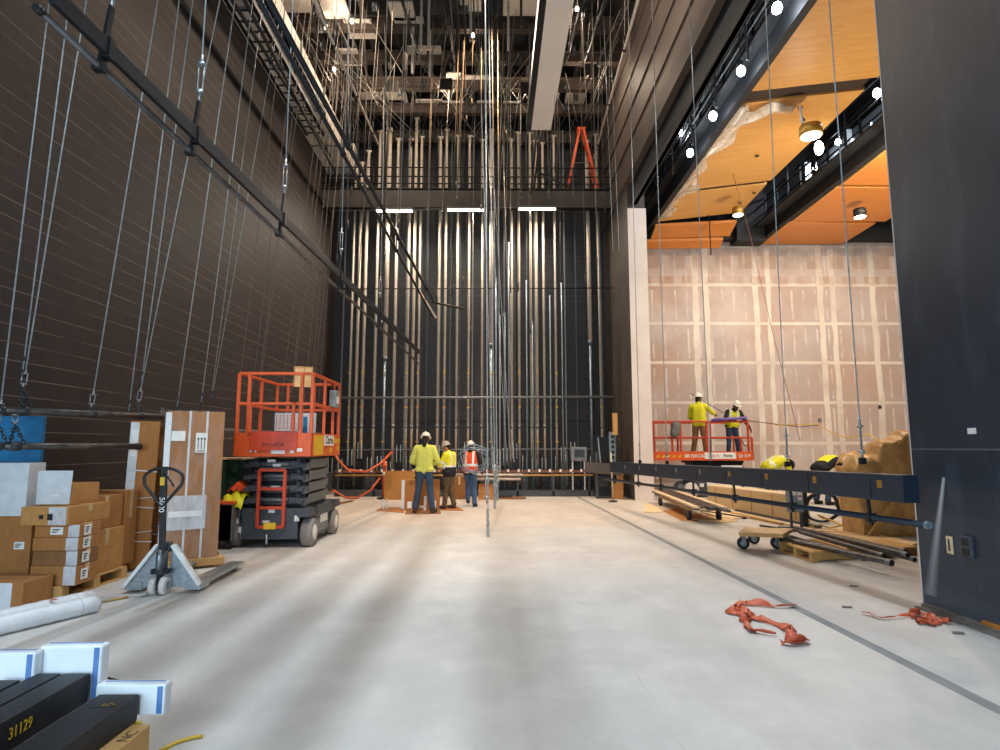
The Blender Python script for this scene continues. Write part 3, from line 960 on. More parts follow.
# --- lift lines along the left wall
left_lines = [((1, 402), (19.3, 250)), ((22.7, 372), (38, 250)), ((25.4, 372), (45.4, 250)), ((93.4, 393), (116.8, 250)), ((128.6, 413), (148.5, 250)),
              ((141.2, 384), (159.2, 250)), ((140.6, 390), (169, 250)), ((176.9, 409), (199.5, 250)), ((201, 404), (222, 240)), ((211, 400), (232, 240)), ((211.5, 400), (240, 240)),
              ((237.6, 400), (256.8, 240)), ((251, 400), (270.6, 240)), ((257, 400), (277, 240)), ((258, 400), (279.8, 240)), ((281, 400), (299, 261)), ((290, 400), (305.8, 261)),
              ((291, 400), (309, 261)), ((303, 410), (316, 278)), ((309, 410), (320.5, 283)), ((311, 410), (325, 283)), ((318, 410), (328, 283))]
chains = {0: 1, 2: 1, 3: 1, 6: 1}
for i, (bp, up) in enumerate(left_lines):
    pipe = on_pipe(bp[0], LP0, LP1) if bp[0] < 203 else None
    B = PY(bp[0], bp[1], pipe.y) if pipe is not None else PX(bp[0], bp[1], XB)
    U = PY(up[0], up[1], B.y)
    d = (U - B); d = d * ((GRID_BOT - B.z) / d.z)
    T = B + d
    near = i < 8
    t = thing('lift_line', 'steel lift line slanting up the left block wall from the low rusty pipe', 'cable', B, group='lift lines along the left block wall')
    MB().tube(B, T, .0075 if near else .0065, 6).build('wire', M['cable' if i < 11 else 'cable_dim'], t, w=True)
    mb = MB(); dn = d.normalized()
    if i in (0, 2, 3, 6):
        turnbuckle(mb, B - dn * .16, B + dn * .02, .022)
        mb.build('turnbuckle', M['galv'], t, w=True)
        mb = MB()
        top = B - dn * .16
        zb_ = low1.location.z
        for dy in (-.06, .06):
            chain(mb, top, Vector((pipe.x, pipe.y + dy, pipe.z + .03)), .05, .007)
        mb.ell(pipe, (.048, .05, .052), None, 10, 6)
        mb.build('chain', M['chain'], t, w=True)
    else:
        turnbuckle(mb, B - dn * .02, B + dn * .16, .014)
        mb.build('turnbuckle', M['chain'], t, w=True)
# chains hanging from the upper pipe to the lower one in front of the blue carton
for px, lab in ((15, 'dark chain sling with bright shackle hanging before the blue carton'), (-2, 'dark chain sling hanging before the blue carton at the photo edge')):
    p = on_pipe(px, LP0, LP1); q = on_pipe(px, LQ0, LQ1)
    t = thing('chain_sling', lab, 'chain', p)
    m_ = p.lerp(q, .4)
    mb = MB(); turnbuckle(mb, p - Vector((0, 0, .03)), m_, .02); mb.build('shackle', M['galv'], t, w=True)
    mb = MB()
    for dx in (-.07, .07):
        chain(mb, m_, q + Vector((dx, .02, .03)), .05, .007)
    mb.ell(q, (.06, .048, .052), None, 10, 6)
    mb.build('chain', M['chain'], t, w=True)

# --- the long dark batten with its pipe crossing the left half of the picture
P1, P2 = PY(52, -6, 3.2), PY(419, 352, 15.0)
Q1, Q2 = PY(41, 12, 3.2), PY(418, 363, 15.0)
t = thing('double_batten', 'long black bar batten with a grey pipe below it, hung before the left block wall', 'batten', (P1 + P2) / 2)
MB().bar(P1, P2, .035, .11).build('bar', M['batten_black'], t, .004, w=True)
MB().tube(Q1, Q2, .021, 10).build('pipe', M['steel_pipe'], t, w=True)
dn = (Q2 - Q1).normalized()
MB().tube(Q1 - dn * .04, Q1, .026, 10).build('end_cap', M['black_paint'], t, w=True)
hang = []
for f_ in ((107, 52), (191, 142), (278, 226), (335, 280), (376, 318)):
    # parameter along the bar where the hanger sits
    best = min(((PY(f_[0], f_[1], P1.lerp(P2, k / 200).y) - P1.lerp(P2, k / 200)).length, k / 200) for k in range(201))[1]
    c, q = P1.lerp(P2, best), Q1.lerp(Q2, best)
    mb = MB().bar(q + Vector((0, 0, -.03)), c + Vector((0, 0, .3)), .02, .045, (0, 1, 0))
    mb.cbox(q, (.07, .05, .07)); mb.cbox(c, (.055, .06, .14))
    mb.build('hanger', M['black_steel'], t, w=True)
    hang.append(c + Vector((0, 0, .3)))
for c in hang:
    t2 = thing('hanging_cable', 'steel cable with turnbuckle holding up the long black bar batten', 'cable', c, group='cables of the long black bar batten')
    mb = MB(); turnbuckle(mb, c, c + Vector((0, 0, .42)), .02); mb.build('turnbuckle', M['galv'], t2, w=True)
    MB().tube(c + Vector((0, 0, .4)), (c.x, c.y, GRID_BOT), .006, 6).build('wire', M['cable'], t2, w=True)

# --- raised battens overhead
def overhead(pa, pb, Ya, Yb, r, m, lab, name='overhead_batten', group=None, cable=3):
    A, B_ = PY(pa[0], pa[1], Ya), PY(pb[0], pb[1], Yb)
    t = batten(name, lab, 'batten', A, B_, r, m, group=group)
    for k in range(cable):
        p = A.lerp(B_, (k + .8) / (cable + .2))
        MB().tube(p - Vector((0, .03, 0)), p + Vector((0, .03, 0)), r * 1.6, 8).build('clamp', M['black_steel'], t, w=True)
        t3 = thing('batten_cable', 'thin cable hanging from the grid to a raised batten', 'cable', p, group='cables of the raised battens')
        MB().tube(p, (p.x + .1, p.y, GRID_BOT), .007, 5).build('wire', M['cable_dim'], t3, w=True)
        MB().tube(p + Vector((0, 0, .05)), p + Vector((.001, 0, .3)), .016, 6).build('trim_chain', M['chain'], t3, w=True)
    return t


overhead((262, -12), (434, 302), 4.6, 15, .03, 'batten_black', 'dark raised batten crossing the grid, the higher of the parallel pair')
overhead((252, -12), (433, 317), 4.6, 15, .024, 'batten_black', 'dark raised batten crossing the grid, the lower of the parallel pair')
overhead((308, -14), (378, 144), 9.0, 16.5, .028, 'pipe_pale', 'pale raised batten with yellow tip on the left of the grid')
overhead((641, -10), (594, 158), 10.0, 17, .03, 'pipe_pale', 'pale raised batten beside the ribbed header on the right')
overhead((228, -6), (332, 158), 8, 17.5, .03, 'batten_black', 'dark raised batten close to the left block wall below the pale duct')
overhead((240, -8), (338, 178), 8, 17.5, .03, 'batten_black', 'dark raised batten beside the cable tray on the left')
for px, lab in ((584, 'dark raised batten end high above the orange ladder'), (566, 'dark raised batten beside the pale rectangular trunking'), (420, 'dark raised batten left of the middle of the grid'), (455, 'dark raised batten over the middle batten light')):
    overhead((px + (px - 494) * .28, -10), (px, 62), 10, 15.4, .035, 'batten_black', lab, cable=2)
# fallen-looking thin rod on the back gallery
# pale trunking overhead
zt_ = 9.9
A = PZ(552, -14, zt_); B_ = PZ(541, 130, zt_)
t = thing('trunking', 'pale rectangular trunking hanging overhead in the centre of the grid', 'trunking', (A + B_) / 2)
w2 = .26
xc = B_.x
MB().box(xc - w2, xc + w2, 5, B_.y, zt_, zt_ + .03).build('cover', M['trunk_white'], t, w=True)
MB().box(xc - w2 - .14, xc - w2, 5, B_.y, zt_, zt_ + .3).build('side_rail', M['black_steel'], t, w=True)
MB().box(xc - w2 + .02, xc + w2 - .02, 5, B_.y - .02, zt_ + .03, zt_ + .3).build('body', M['duct_white'], t, w=True)
for y in (8, 11.5, 15):
    MB().tube((xc - w2 - .05, y, zt_ + .3), (xc - w2 - .05, y, GRID_BOT), .012, 6).build('hanger_rod', M['mid_grey'], t, w=True)
# two dark slanting struts and thin rod below the trunking
for (pa, pb, lab) in (((537, 128), (531, 194), 'dark slim strut hanging under the end of the pale trunking'), ((541, 128), (534, 190), 'second dark slim strut under the pale trunking, beside the first'), ((538, 172), (568, 187), 'short dark rod slanting above the gallery edge toward the ladder')):
    tag(MB().tube(PY(*pa, 17), PY(*pb, 17.6), .035, 8).build('strut', M['grid_dark']), lab, 'strut')
tag(MB().tube(PY(432, 302, 15.2), PY(464, 309, 15.2), .03, 8).build('rod', M['grid_dark']), 'short dark rod with yellow tip hanging where the parallel battens end', 'rod')
tag(MB().tube(PY(415, 285, 15.2), PY(436, 318, 15.2), .03, 8).build('rod', M['pipe_pale']), 'short pale rod alongside the ends of the parallel battens', 'rod')

# --- thin vertical cables all over the grid
rng = random.Random(11)
for i in range(64):
    px = rng.uniform(332, 612); Y = rng.uniform(13.5, 19.6)
    if 530 < px < 545: px += 20
    top = PY(px, 60, Y)
    x = top.x
    zlow = rng.choice((9.6, 9.0, 8.2, 7.2, 6.0, 5.2, 9.8, 9.4))
    lean = rng.uniform(-.15, .35)
    t = thing('spot_line', 'thin grey cable dropping from the steel grid in the middle of the fly tower', 'cable', (x, Y, zlow), group='thin cables under the grid')
    MB().tube((x, Y, zlow), (x + lean, Y, GRID_BOT), rng.uniform(.006, .011), 5).build('wire', M['cable_dark' if i % 2 else 'cable_dim'], t, w=True)
    MB().tube((x, Y, zlow - .25), (x, Y, zlow), .022, 6).build('shackle', M['chain'], t, w=True)
# fanned diagonal cables from the head beam to the loft blocks
for i in range(44):
    x0 = rng.uniform(-5.0, 3.2); x1 = x0 + rng.choice((-1, 1)) * rng.uniform(.5, 2.6)
    x1 = max(-5.2, min(3.4, x1))
    y1 = rng.uniform(13.5, 17)
    tag(MB().tube((x0, 19.9, 11.9), (x1, y1, 12.6), rng.uniform(.008, .013), 5).build('fan_cable', M['cable_dark' if i % 2 else 'cable_dim']), 'thin cable fanning across under the steel grid', 'cable', 'fanned cables under the grid')
# pale vertical struts hung in the grid
for i in range(18):
    px = rng.uniform(350, 600); py = rng.uniform(0, 70)
    p = PZ(px, py, 12.0)
    if not 12.5 < p.y < 20: continue
    tag(MB().box(p.x - .03, p.x + .03, p.y - .03, p.y + .03, 11.4, 12.75).build('hanger_strut', M['duct_white' if i % 2 else 'grid_steel'], bev=.004), 'short upright strut hanging from the steel grid', 'strut', 'short struts hung in the grid')

# --- the central cluster of bright cables reaching nearly to the floor
def bright(px0, py0, px1, py1, Y, lab, r=.011, tb=None, hook=True):
    B = PY(px1, py1, Y); U = PY(px0, py0, Y)
    d = (U - B); d = d * ((GRID_BOT - B.z) / d.z)
    t = thing('drop_cable', lab, 'cable', B)
    MB().tube(B, B + d, r, 6).build('wire', M['cable'], t, w=True)
    if tb:
        c = PY(*tb, Y)
        mb = MB(); turnbuckle(mb, c - Vector((0, 0, .25)), c + Vector((0, 0, .25)), .032); mb.build('turnbuckle', M['galv'], t, w=True)
    if hook:
        mb = MB(); chain(mb, B, B + d.normalized() * .45, .07, .012); mb.build('chain', M['galv'], t, w=True)
    return t


bright(486, 130, 488, 537, 10.0, 'bright steel cable hanging lowest of the central cluster, its chain almost on the floor', .013, (487, 488))
bright(490, 100, 495, 508, 11.3, 'bright steel cable just right of the longest one in the central cluster', .011, (494.5, 478))
bright(493, 110, 497.5, 500, 12.6, 'bright steel cable third from the left in the central cluster', .011, (497, 474))
bright(498, 100, 500, 472, 13.2, 'slim bluish cable right of the central cluster, ending at rail height', .009)
bright(478, 0, 493, 470, 12.0, 'slim bluish cable crossing behind the central cluster', .009)
for px0, px1, lab in ((488, 507, 'faint slanting cable right of the central cluster, nearest it'), (492, 511, 'faint slanting cable second right of the central cluster'), (503, 514, 'faint slanting cable third right of the central cluster')):
    bright(px0, 150, px1, 462, 15.5, lab, .008, None, False)
# cables in front of the proscenium opening
rc = [((765.5, 0), (787.5, 465), 'beam cable with bright turnbuckle, second from the black wall'), ((829, 0), (862.5, 462), 'beam cable with bright turnbuckle, nearest the black wall'), ((689, 0), (711, 464), 'beam cable in front of the lift platform, third from the black wall'),
      ((655, 95), (667, 463), 'beam cable crossing the left end of the lift platform'), ((628, 0), (640, 462), 'faint beam cable in front of the pale jamb')]
BA, BB = PY(911, 489, 5.1), PY(613, 467, 14.0)
for (u, b, lab) in rc:
    k = (b[0] - 917) / (613 - 917)
    Yk = 1 / ((1 - k) / 5.1 + k / 14.0)
    t = bright(u[0], u[1], b[0], b[1], Yk, lab, .0065 if Yk < 9 else .008, None, False)
    B = PY(b[0], b[1], Yk)
    U = PY(u[0], u[1], Yk); dn = (U - B).normalized()
    mb = MB(); turnbuckle(mb, B + dn * .02, B + dn * .42, .018); mb.build('turnbuckle', M['galv'], t, w=True)
    MB().cbox(B + Vector((0, 0, .01)), (.05, .05, .06)).build('shackle', M['black_steel'], t, w=True)
for px0, px1, lab in ((603, 613, 'thin vertical cable in front of the dark wall corner'), (609, 619, 'second thin vertical cable in front of the dark wall corner')):
    bright(px0, 0, px1, 250, 14.5, lab, .007, None, False)

# --- the black raceway beam and pipe hung in front of the opening
t = thing('raceway', 'long black rectangular beam hung at knee height across the opening on the right', 'beam', (BA + BB) / 2)
hN = (PY(917, 475, 5.1).z - PY(917, 503, 5.1).z)
MB().bar(BA, BB, .15, hN).build('beam_body', M['raceway'], t, .006, w=True)
d = (BB - BA); side = d.normalized().cross(Vector((0, 0, 1)))
if side.x > 0: side = -side
for k in range(9):
    c = BA.lerp(BB, .03 + k * .105) + side * .077
    MB().cbox(c + Vector((0, 0, hN * .12)), (.006, .06, .07), (0, 0, math.atan2(d.y, d.x) - pi / 2)).build('label', M['brass' if k < 4 else 'mid_grey'], t, w=True)
    MB().bar(c - Vector((0, 0, hN * .48)) + d.normalized() * .12, c + Vector((0, 0, hN * .3)) + d.normalized() * .12, .006, .012).build('joint', M['black_paint'], t, w=True)
PA, PB = PY(926, 525, 5.0), V3(BB.x, BB.y, PY(613, 480, 14.0).z)
PB = PB + (PB - PA).normalized() * .9
t2 = thing('hung_pipe', 'black steel pipe hung just below the long black beam on the right', 'pipe', (PA + PB) / 2)
MB().tube(PA, PB, .028, 12).build('pipe', M['raceway'], t2, w=True)
MB().tube(PA - d.normalized() * .035, PA, .031, 12).build('end_cap', M['steel_blue'], t2, w=True)
for k in (.06, .2, .35, .5, .66, .8):
    c = BA.lerp(BB, k); q = PA.lerp(PB, (c.y - PA.y) / (PB.y - PA.y))
    mb = MB().bar(c - Vector((0, 0, hN * .5)), q - Vector((0, 0, .07)), .02, .035, (0, 1, 0)).cbox(q, (.075, .06, .08))
    mb.build('clamp', M['black_steel'], t2, w=True)
# thin sloping cord from panel down toward the crouching worker
tag(MB().path([PY(722, 133, 16.5), PY(736, 185, 16), PY(750, 235, 15.6), PY(772, 330, 15), PY(800, 440, 14.6)], .007, 5).build('cord', M['sprinkler']), 'thin reddish cord sloping down from the wood ceiling across the drywall', 'cord')
# ------------------------------------------------------------------ the house beyond the opening: wood panels and catwalks
def zc(h): return CAM_H + h


def panel(name, label, x0, x1, y0, y1, h00, h10, h01, h11, m, group=None, th=.09):
    """sloped slab; heights above the camera at (x0,y0),(x1,y0),(x0,y1),(x1,y1)"""
    c = Vector(((x0 + x1) / 2, (y0 + y1) / 2, zc((h00 + h11) / 2)))
    t = thing(name, label, 'ceiling panel', c, group=group)
    b = [Vector((x0, y0, zc(h00))), Vector((x1, y0, zc(h10))), Vector((x1, y1, zc(h11))), Vector((x0, y1, zc(h01)))]
    MB().prism(b, (0, 0, th)).build('face', m, t, .006, w=True)
    up = Vector((0, 0, th))
    mb = MB().bar(b[0] + up / 2 - Vector((.012, 0, 0)), b[3] + up / 2 - Vector((.012, 0, 0)), .024, th + .03)
    mb.build('edge_band', M['maple'], t, w=True)
    mb = MB()
    for k in (.2, .5, .8):
        p, q = b[0].lerp(b[3], k), b[1].lerp(b[2], k)
        mb.bar(p + up + Vector((.1, 0, .05)), q + up + Vector((-.1, 0, .05)), .06, .1)
    mb.build('rib', M['catwalk'], t, w=True)
    return t


panel('ceiling_cloud', 'wide yellow maple ceiling panel nearest the black wall, largest of the row', 5.42, 8.2, 6.2, 11.9, 7.5, 7.85, 7.5, 7.85, M['maple'])
panel('ceiling_cloud', 'yellow maple ceiling panel with plastic sheet torn along its edge', 5.42, 8.2, 12.35, 16.9, 7.5, 7.85, 7.5, 7.85, M['maple'])
panel('ceiling_cloud', 'short yellow maple ceiling panel before the orange ones', 5.42, 8.2, 17.15, 19.1, 7.5, 7.85, 7.42, 7.75, M['maple'])
panel('ceiling_cloud', 'upper orange-lit wood ceiling panel sloping down to the drywall', 5.4, 8.1, 19.2, 19.85, 7.3, 7.45, 7.1, 7.2, M['maple_lit'])
panel('ceiling_cloud', 'lowest orange-lit wood ceiling panel touching the drywall', 5.3, 7.9, 19.9, 20.28, 7.02, 7.1, 6.88, 6.92, M['maple_lit'])
# dark strips standing in for the shade in the joints between panels
for y0, y1, lab in ((11.9, 12.35, 'dark strip painted as shade in the wide joint of the yellow panels'), (16.9, 17.15, 'dark strip painted as shade in the narrow joint of the yellow panels')):
    tag(MB().prism([Vector((5.5, y0 - .02, zc(7.56))), Vector((8.1, y0 - .02, zc(7.89))), Vector((8.1, y1 + .02, zc(7.89))), Vector((5.5, y1 + .02, zc(7.56)))], (0, 0, .04)).build('gap_shade', M['gap_dark']), lab, 'strip')
panel('ceiling_cloud', 'near panel of the far wood ceiling row beside the black wall', 9.5, 12.6, 13.2, 15.6, 7.15, 7.15, 7.12, 7.12, M['maple_lit'])
panel('ceiling_cloud', 'middle panel of the far wood ceiling row beyond the railing', 9.45, 12.4, 15.75, 18.2, 7.12, 7.12, 7.1, 7.1, M['maple_lit'])
panel('ceiling_cloud', 'end panel of the far wood ceiling row meeting the drywall', 9.4, 12.2, 18.35, 20.25, 7.1, 7.1, 7.06, 7.06, M['maple_lit'])
# dark flats beyond the wood rows
wstruct('beam_house', MB().box(8.3, 9.3, 19.7, 20.3, zc(7.0), zc(9.5)).box(4.5, 15, 20.0, 20.34, zc(7.15), zc(7.6)), M['catwalk'])


def catwalk(name, label, x0, x1, h, y0, y1, fas, rails, posts):
    t = thing(name, label, 'catwalk', ((x0 + x1) / 2, (y0 + y1) / 2, zc(h)))
    MB().box(x0, x1, y0, y1, zc(h), zc(h) + .06).build('deck', M['catwalk'], t, w=True)
    MB().box(fas[0], fas[1], y0, y1, zc(fas[2]), zc(fas[3])).build('fascia', M['catwalk'], t, w=True)
    for rx, rh in rails:
        MB().tube((rx, y0, zc(rh)), (rx, y1, zc(rh)), .025, 6).build('rail', M['black_steel'], t, w=True)
    y = y0 + .3
    while y < y1:
        for rx in posts:
            MB().box(rx - .025, rx + .025, y - .025, y + .025, zc(h), zc(h) + 1.1).build('post', M['black_steel'], t, w=True)
        y += 1.5
    return t


cw1 = catwalk('catwalk', 'black catwalk with string lights between the ribbed header and the yellow panels', 4.95, 5.3, 7.75, 7.5, 20.0, (5.2, 5.36, 7.36, 7.78), [(5.05, 8.3), (5.05, 8.8)], [5.05])
cw2 = catwalk('catwalk', 'black catwalk with railing between the yellow panels and the far wood row', 8.85, 9.4, 7.45, 11.0, 20.0, (9.25, 9.42, 7.12, 7.5), [(9.3, 8.0), (9.3, 8.5), (8.9, 8.0), (8.9, 8.5)], [9.3, 8.9])
# steel hangers and cable runs over the first catwalk
for i in range(7):
    y = 9.2 + i * 1.65
    tag(MB().tube((4.95, y, zc(7.5)), (4.95, y, 13.3), .03, 6).tube((4.7, y, zc(8.1)), (5.2, y, zc(8.1)), .02, 6).build('hanger_post', M['black_steel']), 'black upright hanger with short cross arm above the string-light catwalk', 'hanger', 'hangers over the string-light catwalk')
for i in range(9):
    x, h = 4.95 + (i % 3) * .14, 8.02 + i * .08
    y0 = 9.6 + (i % 4) * .3
    tag(MB().tube((x, y0, zc(h)), (x, y0 + 6.2, zc(h)), .012, 5).build('conduit', M['stud']), 'thin bright conduit running along over the string-light catwalk', 'conduit', 'conduits over the string-light catwalk')
# pale ducts and studs glimpsed beyond the second catwalk railing
rng = random.Random(5)
for i in range(14):
    y = 12.2 + i * .5
    x = 10.6 + rng.uniform(-.3, .3)
    tag(MB().box(x - .1, x + .1, y - .05, y + .05, zc(7.5), zc(8.9 + rng.uniform(-.3, .5))).build('stud', M['stud']), 'pale upright stud glimpsed through the railing above the far wood row', 'stud', 'studs beyond the far catwalk')
tag(MB().box(10.9, 11.0, 10.5, 19.5, zc(7.4), zc(9.6)).build('partition_board', M['aud_beam']), 'grey-blue partition behind the pale studs above the far wood row', 'panel')

# bulbs on the first catwalk and beyond
bulbs = [((777, 8), 4.9, 'bright bare bulb on the catwalk string, nearest the top of the photo', 1), ((741, 71), 4.9, 'bright bare bulb on the catwalk string, second from the top of the photo', 1), ((713, 116), 4.9, 'bright bare bulb on the catwalk string, third from the top of the photo', 1),
         ((690, 153), 4.9, 'bright bare bulb on the catwalk string, lowest in the photo', 1), ((680, 131), 5.0, 'smaller bulb beside the lower bulbs of the catwalk string', 0), ((877, 93), 8.9, 'bright bare bulb on the far catwalk beside the black wall edge', 1), ((720, 134), 0, '', 0)]
for (px, py), X, lab, big in bulbs:
    if not lab: continue
    p = PX(px, py, X)
    t = thing('string_bulb', lab, 'light', p)
    r = .085 if big else .06
    MB().lathe([(.025, .22), (.045, .2), (.045, .1), (.03, .07)], (0, 0, 0), 10).build('socket', M['black_paint'], t)
    MB().ell((0, 0, 0), (r, r, r * 1.25)).build('bulb', M['lamp_cool'], t)
    MB().tube((0, 0, .22), (0, 0, .9), .01, 5).build('cord', M['rubber'], t)
    l = point('string_light', (0, 0, -.15), 16 if big else 8, (.88, .94, 1), .08); l.parent = t
for i, (py, px) in enumerate(((128, 838), (140, 826), (152, 818), (133, 836))):
    pass
for px, py, X, lab in ((838, 142, 9.6, 'cool work lamp glowing behind the railing under the far catwalk'), (815, 168, 10.2, 'second cool work lamp behind the far railing, lower than the first')):
    p = PX(px, py, X)
    t = thing('work_lamp', lab, 'light', p)
    MB().lathe([(.05, .2), (.06, .1), (.05, .06)], (0, 0, 0), 10).build('socket', M['black_paint'], t)
    MB().ell((0, 0, 0), (.07, .07, .09)).build('bulb', M['lamp_cool'], t)
    l = point('house_light', (.5, 0, .3), 40, (.9, .95, 1), .1); l.parent = t


def downlight(px, py, X, lab, e, m='lamp_warm', size=.2, can='brass', tgt=None):
    p = PX(px, py, X)
    t = thing('downlight', lab, 'light', p)
    MB().lathe([(size, 0), (size, .22), (size * .9, .24)], (0, 0, 0), 20).build('can', M[can], t)
    MB().lathe([(size * .86, -.012), (size * .86, .01), (size * .3, .02)], (0, 0, 0), 20).build('lens', M[m], t)
    l = spot('downlight_beam', (0, 0, -.05), (0, 0, -5), e, (1, .86, .68), 150, .6, .15); l.parent = t
    return t


downlight(811, 136, 7.0, 'large glowing can light under the maple panel with plastic edge', 420, size=.24)
downlight(738, 215, 7.4, 'glowing can light where yellow and orange panels meet', 90, size=.16)
downlight(860, 217, 10.6, 'black can light under the far wood row', 80, size=.17, can='black_paint')
tag(MB().ell(PX(819, 148, 7.1), (.09, .09, .16)).build('bare_bulb', M['lamp_white']), 'bare bulb dangling just beside the large glowing can light', 'light')
# cable bundle hanging from the joint to the can light
pts = [PX(793, 66, 6.9), PX(796, 80, 6.9), PX(800, 100, 6.95), PX(801, 115, 6.95), PX(804, 130, 7.0)]
t = thing('cable_bundle', 'taped cable bundle dangling from the panel joint to the can light', 'cable', pts[0])
MB().path(pts, .03, 6).build('cable', M['plastic_white'], t, w=True)
mb = MB()
for k in range(4):
    c = pts[0].lerp(pts[-1], .25 + k * .2); mb.ell(c + Vector((.01, 0, 0)), (.05, .05, .06), None, 8, 6)
mb.build('tape_wrap', M['rubber'], t, w=True)
# torn plastic sheet draped along the left edge of the second panel
def sheet(name, lab, y0, y1, w, seed):
    rg = random.Random(seed)
    ph = [rg.uniform(0, 6) for _ in range(6)]
    def fn(u, v):
        y = y0 + (y1 - y0) * v
        ww = w * (1 + .35 * sin(v * 9 + ph[0]) + .25 * sin(v * 23 + ph[1])) * (1.0 if v > .12 else .8)
        x = 5.36 + u * ww
        z = zc(7.46) - .02 - .05 * abs(sin(u * 7 + v * 11 + ph[2])) - .08 * u * (1 - u) * (1 + sin(v * 17 + ph[3])) - (.12 * u if u < .1 else 0)
        return (x, y, z + .05 * u)
    o = MB().grid(14, 60, fn).build(name, M['poly'], solid=.004)
    tag(o, lab, 'plastic sheet')
sheet('plastic_sheet', 'torn translucent plastic sheet along the left edge of the maple panel', 12.3, 17.0, .38, 2)
sheet('plastic_sheet', 'shorter torn plastic sheet at the left edge of the short yellow panel', 16.9, 19.0, .3, 4)
def flap(u, v):
    return (5.5 + u * 1.25, 12.45 + v * .55 * (1 - .6 * u) + .08 * sin(u * 9), zc(7.5) + .16 * u - .06 - .05 * sin(u * 8 + v * 5) - .06 * v)
tag(MB().grid(18, 8, flap).build('plastic_flap', M['poly'], solid=.004), 'loose flap of plastic hanging below the wide joint of the yellow panels', 'plastic sheet')
# small dark recesses in the panels
for px, py, X in ((868, 22, 7.9), (757, 156, 6.6), (754, 193, 7.2), (740, 203, 6.9)):
    p = PX(px, py, X)
    H = 7.5 + (p.x - 5.42) / 2.78 * .35
    d = ray(px, py); q = _C + d * ((H - .004) / d.z)
    tag(MB().lathe([(.06, 0), (.06, .012)], q - Vector((0, 0, .006)), 12).build('sprinkler_hole', M['black_paint']), 'small dark round hole in the yellow maple ceiling', 'hole', 'holes in the maple ceiling')
# drop rods through the orange panels to the drywall
for a, b in (((709, 215), (711, 255)), ((702, 193), (703, 217))):
    tag(MB().tube(PY(*a, 19), PY(*b, 19.4), .02, 5).build('drop_rod', M['black_steel']), 'thin dark rod dropping in front of the orange ceiling panels', 'rod', 'rods at the orange ceiling panels')
# ------------------------------------------------------------------ left side: cartons, pallet jack, crate, roll, beams
def flaptape(t, x0, x1, y, z0, z1, xm, m='tape'):
    """strip of packing tape down the middle of a carton's front and over its top"""
    MB().box(xm - .03, xm + .03, y - .003, y - .0005, z0 + (z1 - z0) * .6, z1).build('tape', M[m], t)


def carton(lab, x0, x1, y0, y1, z0, z1, m='kraft', label=None, tape='y', group=None, rz=0, side_label=False, wrap=None):
    cx, cy = (x0 + x1) / 2, (y0 + y1) / 2
    t = thing('carton', lab, 'box', (cx, cy, z0), rz, group)
    a, b = (x1 - x0) / 2, (y1 - y0) / 2; h = z1 - z0
    MB().box(-a, a, -b, b, 0, h).build('body', M[m], t, min(.006, h * .1))
    # top flap seam and tape
    MB().box(-a + .005, a - .005, -.004, .004, h, h + .002).build('seam', M['kraft_dark'], t)
    if tape:
        MB().box(a - .0005, a + .002, -.03, .03, h * .62, h).box(-a - .002, -a + .0005, -.03, .03, h * .62, h).box(-a, a, -.03, .03, h + .001, h + .003).build('tape', M['tape'], t)
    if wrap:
        MB().box(wrap[0], wrap[1], -b - .003, -b - .0005, .004, h - .002).build('film_glare', M['film_bright'], t)  # pale overlay paints the bright lit edge as film glare
    if label:
        lx, lz, lw, lh = label
        MB().box(lx - lw / 2, lx + lw / 2, -b - .004, -b - .001, lz - lh / 2, lz + lh / 2).build('shipping_label', M['label_white'], t)
        mb = MB()
        for k in range(3):
            mb.box(lx - lw * .38, lx + lw * (.3 - .15 * k), -b - .006, -b - .004, lz + lh * (.22 - .22 * k) - .004, lz + lh * (.22 - .22 * k) + .004)
        mb.build('print', M['ink'], t)
    if side_label:
        ly, lz, lw, lh = side_label
        MB().box(a + .001, a + .004, ly - lw / 2, ly + lw / 2, lz - lh / 2, lz + lh / 2).build('side_label', M['label_white'], t)
        mb = MB()
        for k in range(3):
            mb.box(a + .004, a + .006, ly - lw * .35, ly + lw * (.2 - .1 * k), lz + lh * (.25 - .22 * k) - .006, lz + lh * (.25 - .22 * k) + .005)
        mb.build('side_print', M['ink'], t)
    return t


def pallet(lab, x0, x1, y0, y1, rz=0.0, cx=None, boards=7, h=.125, m='pine'):
    c = ((x0 + x1) / 2, (y0 + y1) / 2, 0)
    t = thing('pallet', lab, 'pallet', c, rz)
    a, b = (x1 - x0) / 2, (y1 - y0) / 2
    bw = 2 * b / boards
    for y in (-b, -.05, b - .1):
        for x in (-a, -.06, a - .12):
            MB().box(x, x + .12, y, y + .1, .016, h - .034).build('block', M[m], t, .003)
        MB().box(-a, a, y, y + .1, h - .034, h - .018).build('stringer', M[m], t, .002)
    nb = 5; bw = 2 * a / nb
    for k in range(nb):
        x = -a + bw * k
        MB().box(x + bw * .04, x + bw * .92, -b, b, h - .018, h).build('deck_board', M[m], t, .002)
    for x in (-a, -.06, a - .12):
        MB().box(x, x + .12, -b, b, 0, .016).build('bottom_board', M[m], t, .002)
    return t


